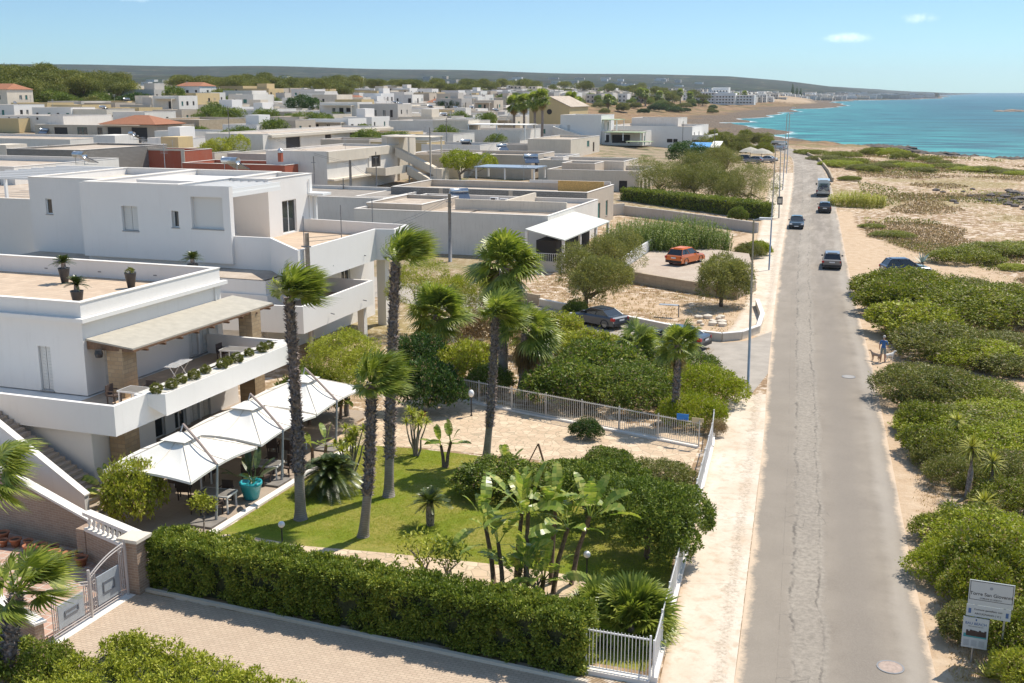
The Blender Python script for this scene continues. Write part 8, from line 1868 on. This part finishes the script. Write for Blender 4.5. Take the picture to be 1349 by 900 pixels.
for (x0,x1,y0,y1) in near_:
    fl=2 if rs.random()<(.12 if y0<420 else .3) else 1
    town_house(x0,x1,y0,y1,fl,rs,2 if y0<260 else (1 if y0<380 else 0))
HEAT=[];ANT=[]
mb=MB();WM=['white','white2','cream','grey','beige','white','roofw'];ml=[M[k] for k in WM]+[M['dark'],M['roofc']]
def boxhouse(x0,x1,y0,y1,h,z):
    m_=rs.choice([0,1,1,2,2,3,4,5,6]);mb.box(x0,x1,y0,y1,z-3,z+h,m_)
    x=x0+1
    for f in range(int(h/3)):
        x=x0+1.2
        while x<x1-1.5: mb.box(x,x+1.2,y0-.05,y0-.002,z+f*3.1+.9,z+f*3.1+2.3,7);x+=3.4
for (x0,x1,y0,y1) in rest: boxhouse(x0,x1,y0,y1,rs.choice([3.6,6.8,6.8]),zt1((x0+x1)/2,y0))
# clutter on the roofs
for k,(t_,cn,fl,feat,x,y,z_) in enumerate(houses[:150]):
    if k%3==0 and not feat: sh_.put((x+1.5,y+5,z_-.45),rs.uniform(2.4,3.6),1.1,'x','solar water heaters on the roofs');HEAT.append((COL.objects[-1],x,y,z_)) if 0 else HEAT.append((x,y,z_))
    if k%4==1:
        c=MB();c.cyl((x-2,y+3,z_-.5),(x-2,y+3,z_+2.2),.05,.05,4)
        for q in range(4): c.cyl((x-2.6+.04*q,y+3,z_+2.1-.22*q),(x-1.4-.04*q,y+3,z_+2.1-.22*q),.03,.03,4)
        o=tag(part('roof_antenna',c,M['steel']),'x','antenna',group='television antennas on the roofs');ANT.append((o,)+project(x,y,z_))
# the far town round the bay, and on the low headland
def belt(n,pxr,pyr,hmax=9,sz=(9,18)):
    for k in range(n):
        px,py=rs.uniform(*pxr),rs.uniform(*pyr);x,y=G(px,py)
        if float(coastD(np.array([x]),np.array([y]))[0])<28: continue
        w_=rs.uniform(*sz)*(1 if y<2500 else 1.6);boxhouse(x-w_/2,x+w_/2,y,y+12,rs.choice([4,7,7,min(hmax,10)]),zt1(x,y))
belt(150,(955,1060),(127.5,135.5));belt(130,(1095,1255),(124.5,130.5),9,(10,24));belt(60,(1060,1110),(126,133));belt(90,(640,960),(122,128.5));belt(50,(1000,1045),(128,136),13)
belt(120,(120,700),(113,123),8,(9,16));belt(70,(0,1000),(104,116),8,(10,22))
o=part('far_town',mb,ml);tag(o,'mass of tiny pale houses of the far town around the bay and on the plain','town',kind='stuff')
# watch tower on the headland
x,y=G(1234,128.5);z=zt1(x,y);mb=MB();mb.lathe([(9,-2),(7,6),(6.5,12),(7.5,12.5),(7.5,16),(.1,16.5)],(x,y,z),12);tag(part('watch_tower',mb,M['stone']),'lone dark watch tower on the far headland','tower')
# ---- labels of the town houses
marks=[('the stair house',470),('the church',735),('the round green tree',606),('the brick-red house',250),('the white stair house',780),('the pale two storey house',370),('the left edge of the photo',20),('the hotel',945),('the long white house',870),('the veranda house',660)]
nums=['first','second','third','fourth','fifth','sixth','seventh','eighth','ninth','tenth','eleventh','twelfth','thirteenth','fourteenth','fifteenth','sixteenth','seventeenth','eighteenth','nineteenth','twentieth']
def ordw(k): return nums[k] if k<20 else ('%s-%s'%(['twenty','thirty','forty','fifty','sixty','seventy','eighty','ninety'][k//10-2+0],['','first','second','third','fourth','fifth','sixth','seventh','eighth','ninth'][(k+1)%10]) if (k+1)%10 else ['twentieth','thirtieth','fortieth','fiftieth','sixtieth','seventieth','eightieth','ninetieth'][(k+1)//10-2])
def rowlabels(items,noun):
    """items: (obj,desc,px,py) -> labels by row (height in the photo) and order from the left"""
    items=sorted(items,key=lambda i:i[3]);rows=[];n=len(items);k=0
    for r in range(0,n,14): rows.append(sorted(items[r:r+14],key=lambda i:i[2]))
    for ri,row in enumerate(rows):
        for ci,(o,desc,px,py) in enumerate(row):
            mk=min(marks,key=lambda m_:abs(m_[1]-px))[0]
            o['label']=(desc+', %s from left in the %s row from the horizon'%(ordw(ci),ordw(ri)))
def trim(s,n=16):
    w_=s.split();return ' '.join(w_[:n])
for key,nm,col_ in (('solar_heater','solar heater on a town house roof',None),('roof_antenna','television antenna on a town house roof',None)):
    lst=[(o,)+project(*o.location) if key=='solar_heater' else (o,)+tuple(next((a[1],a[2]) for a in ANT if a[0]==o)) for o in COL.objects if o.name.split('.')[0]==key and o.get('label')=='x' and o.parent is None]
    for k in range(0,0): pass
    lst.sort(key=lambda q:q[1])
    for k,q in enumerate(lst): q[0]['label']='%s %s, counted from the left'%(ordw(k),nm)
it=[]
for (t_,cn,fl,feat,x,y,zt_) in houses:
    px,py=project(x,y,zt_);f2={' and a small room on its roof':' roof-room',' and a porch on its front':' porch',' and a red tiled roof':' tile-roofed'}.get(feat,'')
    it.append((t_,'%s %s-storey%s town house'%(cn,'two' if fl==2 else 'one',f2),px,py));t_['group']='houses of the town'
rowlabels(it,'house')
# ---- trees in and behind the town
pineP=[]
for s in range(3):
    rr=np.random.RandomState(200+s);lob=[(rr.uniform(-3.2,3.2),rr.uniform(-3.2,3.2),rr.uniform(5.2,8.2),rr.uniform(1.8,3),rr.uniform(1.8,3),rr.uniform(1.1,1.9)) for k in range(9)]
    t_=thing('pine_tree','pine','pine tree',(0,0,0));mb=MB();f=(0,0,4);limb(mb,(0,0,-1),f,.35,.26,rr,4)
    for l in lob[:6]: limb(mb,f,l[:3],.17,.06,rr,4,.2)
    link('trunk',mesh_from('pine_trunk',mb.v,mb.f,[M['bark']],mb.m,True),t_);link('crown',crown('pine_crown',lob,6500,[L['pine']],(.5,.16),110,.34,-.5,300+s,.45),t_);pineP.append(Proto(t_))
roundP=[]
for s in range(2):
    rr=np.random.RandomState(220+s);lob=[(rr.uniform(-1.8,1.8),rr.uniform(-1.8,1.8),rr.uniform(2.2,3.6),rr.uniform(1.4,2.2),rr.uniform(1.4,2.2),rr.uniform(1.1,1.7)) for k in range(6)]
    t_=thing('tree','tree','tree',(0,0,0));mb=MB();limb(mb,(0,0,-1),(0,0,2.6),.2,.12,rr,3)
    link('trunk',mesh_from('tree_trunk',mb.v,mb.f,[M['bark']],mb.m,True),t_);link('crown',crown('tree_crown',lob,3600,[L['bush']],(.34,.17),70,.32,-.5,320+s,.4),t_);roundP.append(Proto(t_))
tp=[]
def scatD(n,pxr,dr,proto,sr,kind,seed):
    r=random.Random(seed)
    for c in range(n):
        px=r.uniform(*pxr);dd=r.uniform(*dr);q=ray(px,200);l=math.hypot(q[0],q[1]);x,y=q[0]/l*dd,q[1]/l*dd;s=r.uniform(*sr)
        o=proto[c%len(proto)].put((x,y,zt1(x,y)-.1),r.uniform(0,6.28),(s*r.uniform(.95,1.25),s*r.uniform(.95,1.25),s*r.uniform(.8,1.05)));P_=project(x,y,zt1(x,y)+5);tp.append((o,kind,P_[0],P_[1]))
def scat(n,pxr,pyr,proto,sr,kind,seed,minD=20,avoid=True):
    r=random.Random(seed);c=0;tries=0
    while c<n and tries<n*14:
        tries+=1;px,py=r.uniform(*pxr),r.uniform(*pyr);x,y=G(px,py);D=float(coastD(np.array([x]),np.array([y]))[0])
        if D<minD: continue
        s=r.uniform(*sr);e=1.6*s
        if avoid and not free(x-e,x+e,y-e,y+e): continue
        o=proto[c%len(proto)].put((x,y,zt1(x,y)-.1),r.uniform(0,6.28),(s*r.uniform(.9,1.15),s*r.uniform(.9,1.15),s*r.uniform(.85,1.1)));tp.append((o,kind,px,py));c+=1
scatD(46,(-25,86),(400,560),pineP,(1.1,1.5),'tall pine tree',1)
scatD(34,(88,168),(430,600),pineP,(.9,1.25),'pine tree',2)
scatD(62,(235,480),(560,760),pineP,(.95,1.35),'pine tree',3)
scatD(40,(450,650),(760,960),pineP,(1.0,1.45),'pine tree',4)
scatD(30,(640,930),(950,1300),pineP,(1.0,1.6),'dark pine tree',5)
scat(34,(0,300),(132,147),roundP,(.8,1.35),'round green tree',6)
scat(60,(240,660),(128,200),roundP,(.7,1.2),'round green tree',7)
scat(40,(640,935),(126,142),roundP,(.9,1.5),'round green tree',8)
rowlabels([i for i in tp if 'pine' in i[1]],'pine');rowlabels([i for i in tp if 'round' in i[1]],'tree')
for o,kind,px,py in tp: o['group']='pine trees behind the town' if 'pine' in kind else 'round trees among the houses'
# hand placed trees
small_tree('tree','broad dark tree between the pale houses, upper centre left',400,158,7.5,4.4,'dkgreen',401,9000,(.4,.18),.3,None,lobes=[(0,0,5.4,4,3.4,2.2),(3.5,0,4.8,3,3,2),(-3.4,.5,5,3,2.6,2)],nsub=70,subr=.25)
small_tree('tree','tall green tree left of the green marker spot, upper left',232,152,8.5,4.2,'bush',402,9000,(.4,.18),.3,None,lobes=[(0,0,6,3.4,3.4,3),(-1,0,3.8,3.2,3,2.2)],nsub=70,subr=.25)
small_tree('tree','green tree pair in front of the pale blank houses, centre',585,152,5.5,3.4,'dkgreen',403,8000,(.36,.17),.25,None,lobes=[(0,0,4,3,3,2),(5,0,3.8,3.4,3,2)],nsub=70,subr=.25)
small_tree('tree','leafy tree beside the red wall house behind the second villa',290,222,5.5,3.2,'yellowbush',404,9000,(.3,.13),.2,None,lobes=[(0,0,3.8,2.6,2.6,1.9),(-2.6,1,3,2.4,2.3,1.7),(1.8,4,4.4,2.4,2.3,1.8)],nsub=70,subr=.25)
small_tree('tree','low spreading tree on the roofline of the pale two storey house',405,172,4.5,4.2,'bush',405,8000,(.32,.14),.2,None,lobes=[(0,0,3,4.6,3,1.6),(4.6,0,2.8,3.4,3,1.5)],nsub=70,subr=.25)
# tall roadside palms by the church
palmC=fan_crown('far_palm_crown',40,1.35,1.1,[L['palm'],L['palmdry']],501,WD,.15,(-.6,1.1),16,.5,34)
def farpalm(label,px,py,h,s=1.0,grp='tall palms near the church'):
    x,y=G(px,py);z=zt1(x,y);t_=thing('palm_tree',label,'palm',(x,y,z),group=grp);mb=MB();mb.tube([(x,y,z-.3),(x+.1,y,z+h*.5),(x,y,z+h)],[.34*s,.28*s,.3*s],8);part('trunk',mb,M['palmboot'],t_);o=link('crown',palmC,t_,(0,0,h),(0,0,px));o.scale=(s*1.05,)*3
for k,(px,py,h) in enumerate(((677,178,9.0),(690,180,9.6),(704,184,10.6),(714,186,11.4),(741,172,9.0),(752,176,10.8),(759,174,9.2))): farpalm('%s tall palm from the left in the group around the church'%nums[k],px,py,h,1.25)
for k,(px,py,h) in enumerate(((844,140,8.5),(850,140,8),(868,139,7),(896,138,9),(909,139,7.5),(880,138,6),(801,146,6),(980,136,9),(969,137,8))): farpalm('%s distant palm from the left along the bay front'%nums[k],px,py,h*1.25,1.9,'distant palms along the bay front')
# three dark araucaria-like conifers on the headland
for k,(px,h) in enumerate(((1043.5,25),(1049,23),(1054,21))):
    x,y=G(px,131);z=zt1(x,y);t_=thing('conifer_tree','%s of three dark pointed conifers above the sandy knoll'%['tallest left','middle','right'][k],'conifer',(x,y,z),group='dark conifers above the sandy knoll')
    mb=MB();mb.cyl((x,y,z-2),(x,y,z+h*.9),.5,.1,6);part('trunk',mb,M['bark'],t_);lob=[(0,0,h*(.15+.8*j/8),3.6*(1-j/9.),3.6*(1-j/9.),h*.08) for j in range(9)]
    link('crown',crown('conifer_crown',lob,1800,[L['dkgreen']],(1.2,.5),90,.3,-.6,601+k,.5),t_)
# roadside tamarisk wood between the long white house and the bend
r=random.Random(9);nq=[]
for k in range(26):
    px,py=r.uniform(925,1018),r.uniform(186,206);px=min(px,960+ (py-170)*1.6+20);x,y=G(px,py);z=zt1(x,y);me=LB[['round_a','fine_a','loose_a'][k%3]]
    o=link('tamarisk_bush',me,None,(x,y,z-.1),(0,0,k));o.scale=(r.uniform(1.3,2.1),r.uniform(1.3,2.1),r.uniform(1.6,2.3));o.material_slots[0].link='OBJECT';o.material_slots[0].material=L[['tamar','olive','tamar','coast'][k%4]];tag(o,'x','bush',group='tamarisk bushes beyond the parked cars');nq.append((o,px))
for k,(o,px) in enumerate(sorted(nq,key=lambda q:q[1])): o['label']='%s bushy tamarisk from the left beyond the parked cars'%ordw(k)
nq=[]
for k in range(110):
    px,py=r.uniform(790,1000),r.uniform(141,150) if k%2 else r.uniform(128,141)
    if k<70: px,py=r.uniform(0,330),r.uniform(132,151)
    x,y=G(px,py)
    if float(coastD(np.array([x]),np.array([y]))[0])<40 or not free(x-3,x+3,y-2,y+2): continue
    o=link('scrub_bush',LB[['round_a','round_b','fine_a'][k%3]],None,(x,y,zt1(x,y)-.2),(0,0,k));s=r.uniform(1.6,3.2);o.scale=(s*1.5,s,s);o.material_slots[0].link='OBJECT';o.material_slots[0].material=L[['coast','olive','bush','dkgreen'][k%4]];tag(o,'x','bush',group='scrub bushes on the open belt behind the town');nq.append((o,px))
for k,(o,px) in enumerate(sorted(nq,key=lambda q:q[1])): o['label']='%s scrub bush from the left on the open belt behind the town'%ordw(k)
# ---- haze
mb=MB();mb.box(-9000,9000,-300,9200,-8,190)
hm=bpy.data.materials.new('haze_air');hm.use_nodes=True;t=hm.node_tree;t.nodes.clear();oo=N(t,'ShaderNodeOutputMaterial');pv=N(t,'ShaderNodeVolumePrincipled');pv.inputs['Color'].default_value=(.80,.88,1,1);pv.inputs['Density'].default_value=.00005;pv.inputs['Anisotropy'].default_value=.2;t.links.new(pv.outputs[0],oo.inputs['Volume'])
hz=part('haze',mb,hm);hz['kind']='stuff';hz['label']='thin sea haze over the land and the bay'
for o in COL.objects:
    if o.parent is None and 'label' in o and len(o['label'].split())>16: o['label']=trim(o['label'])
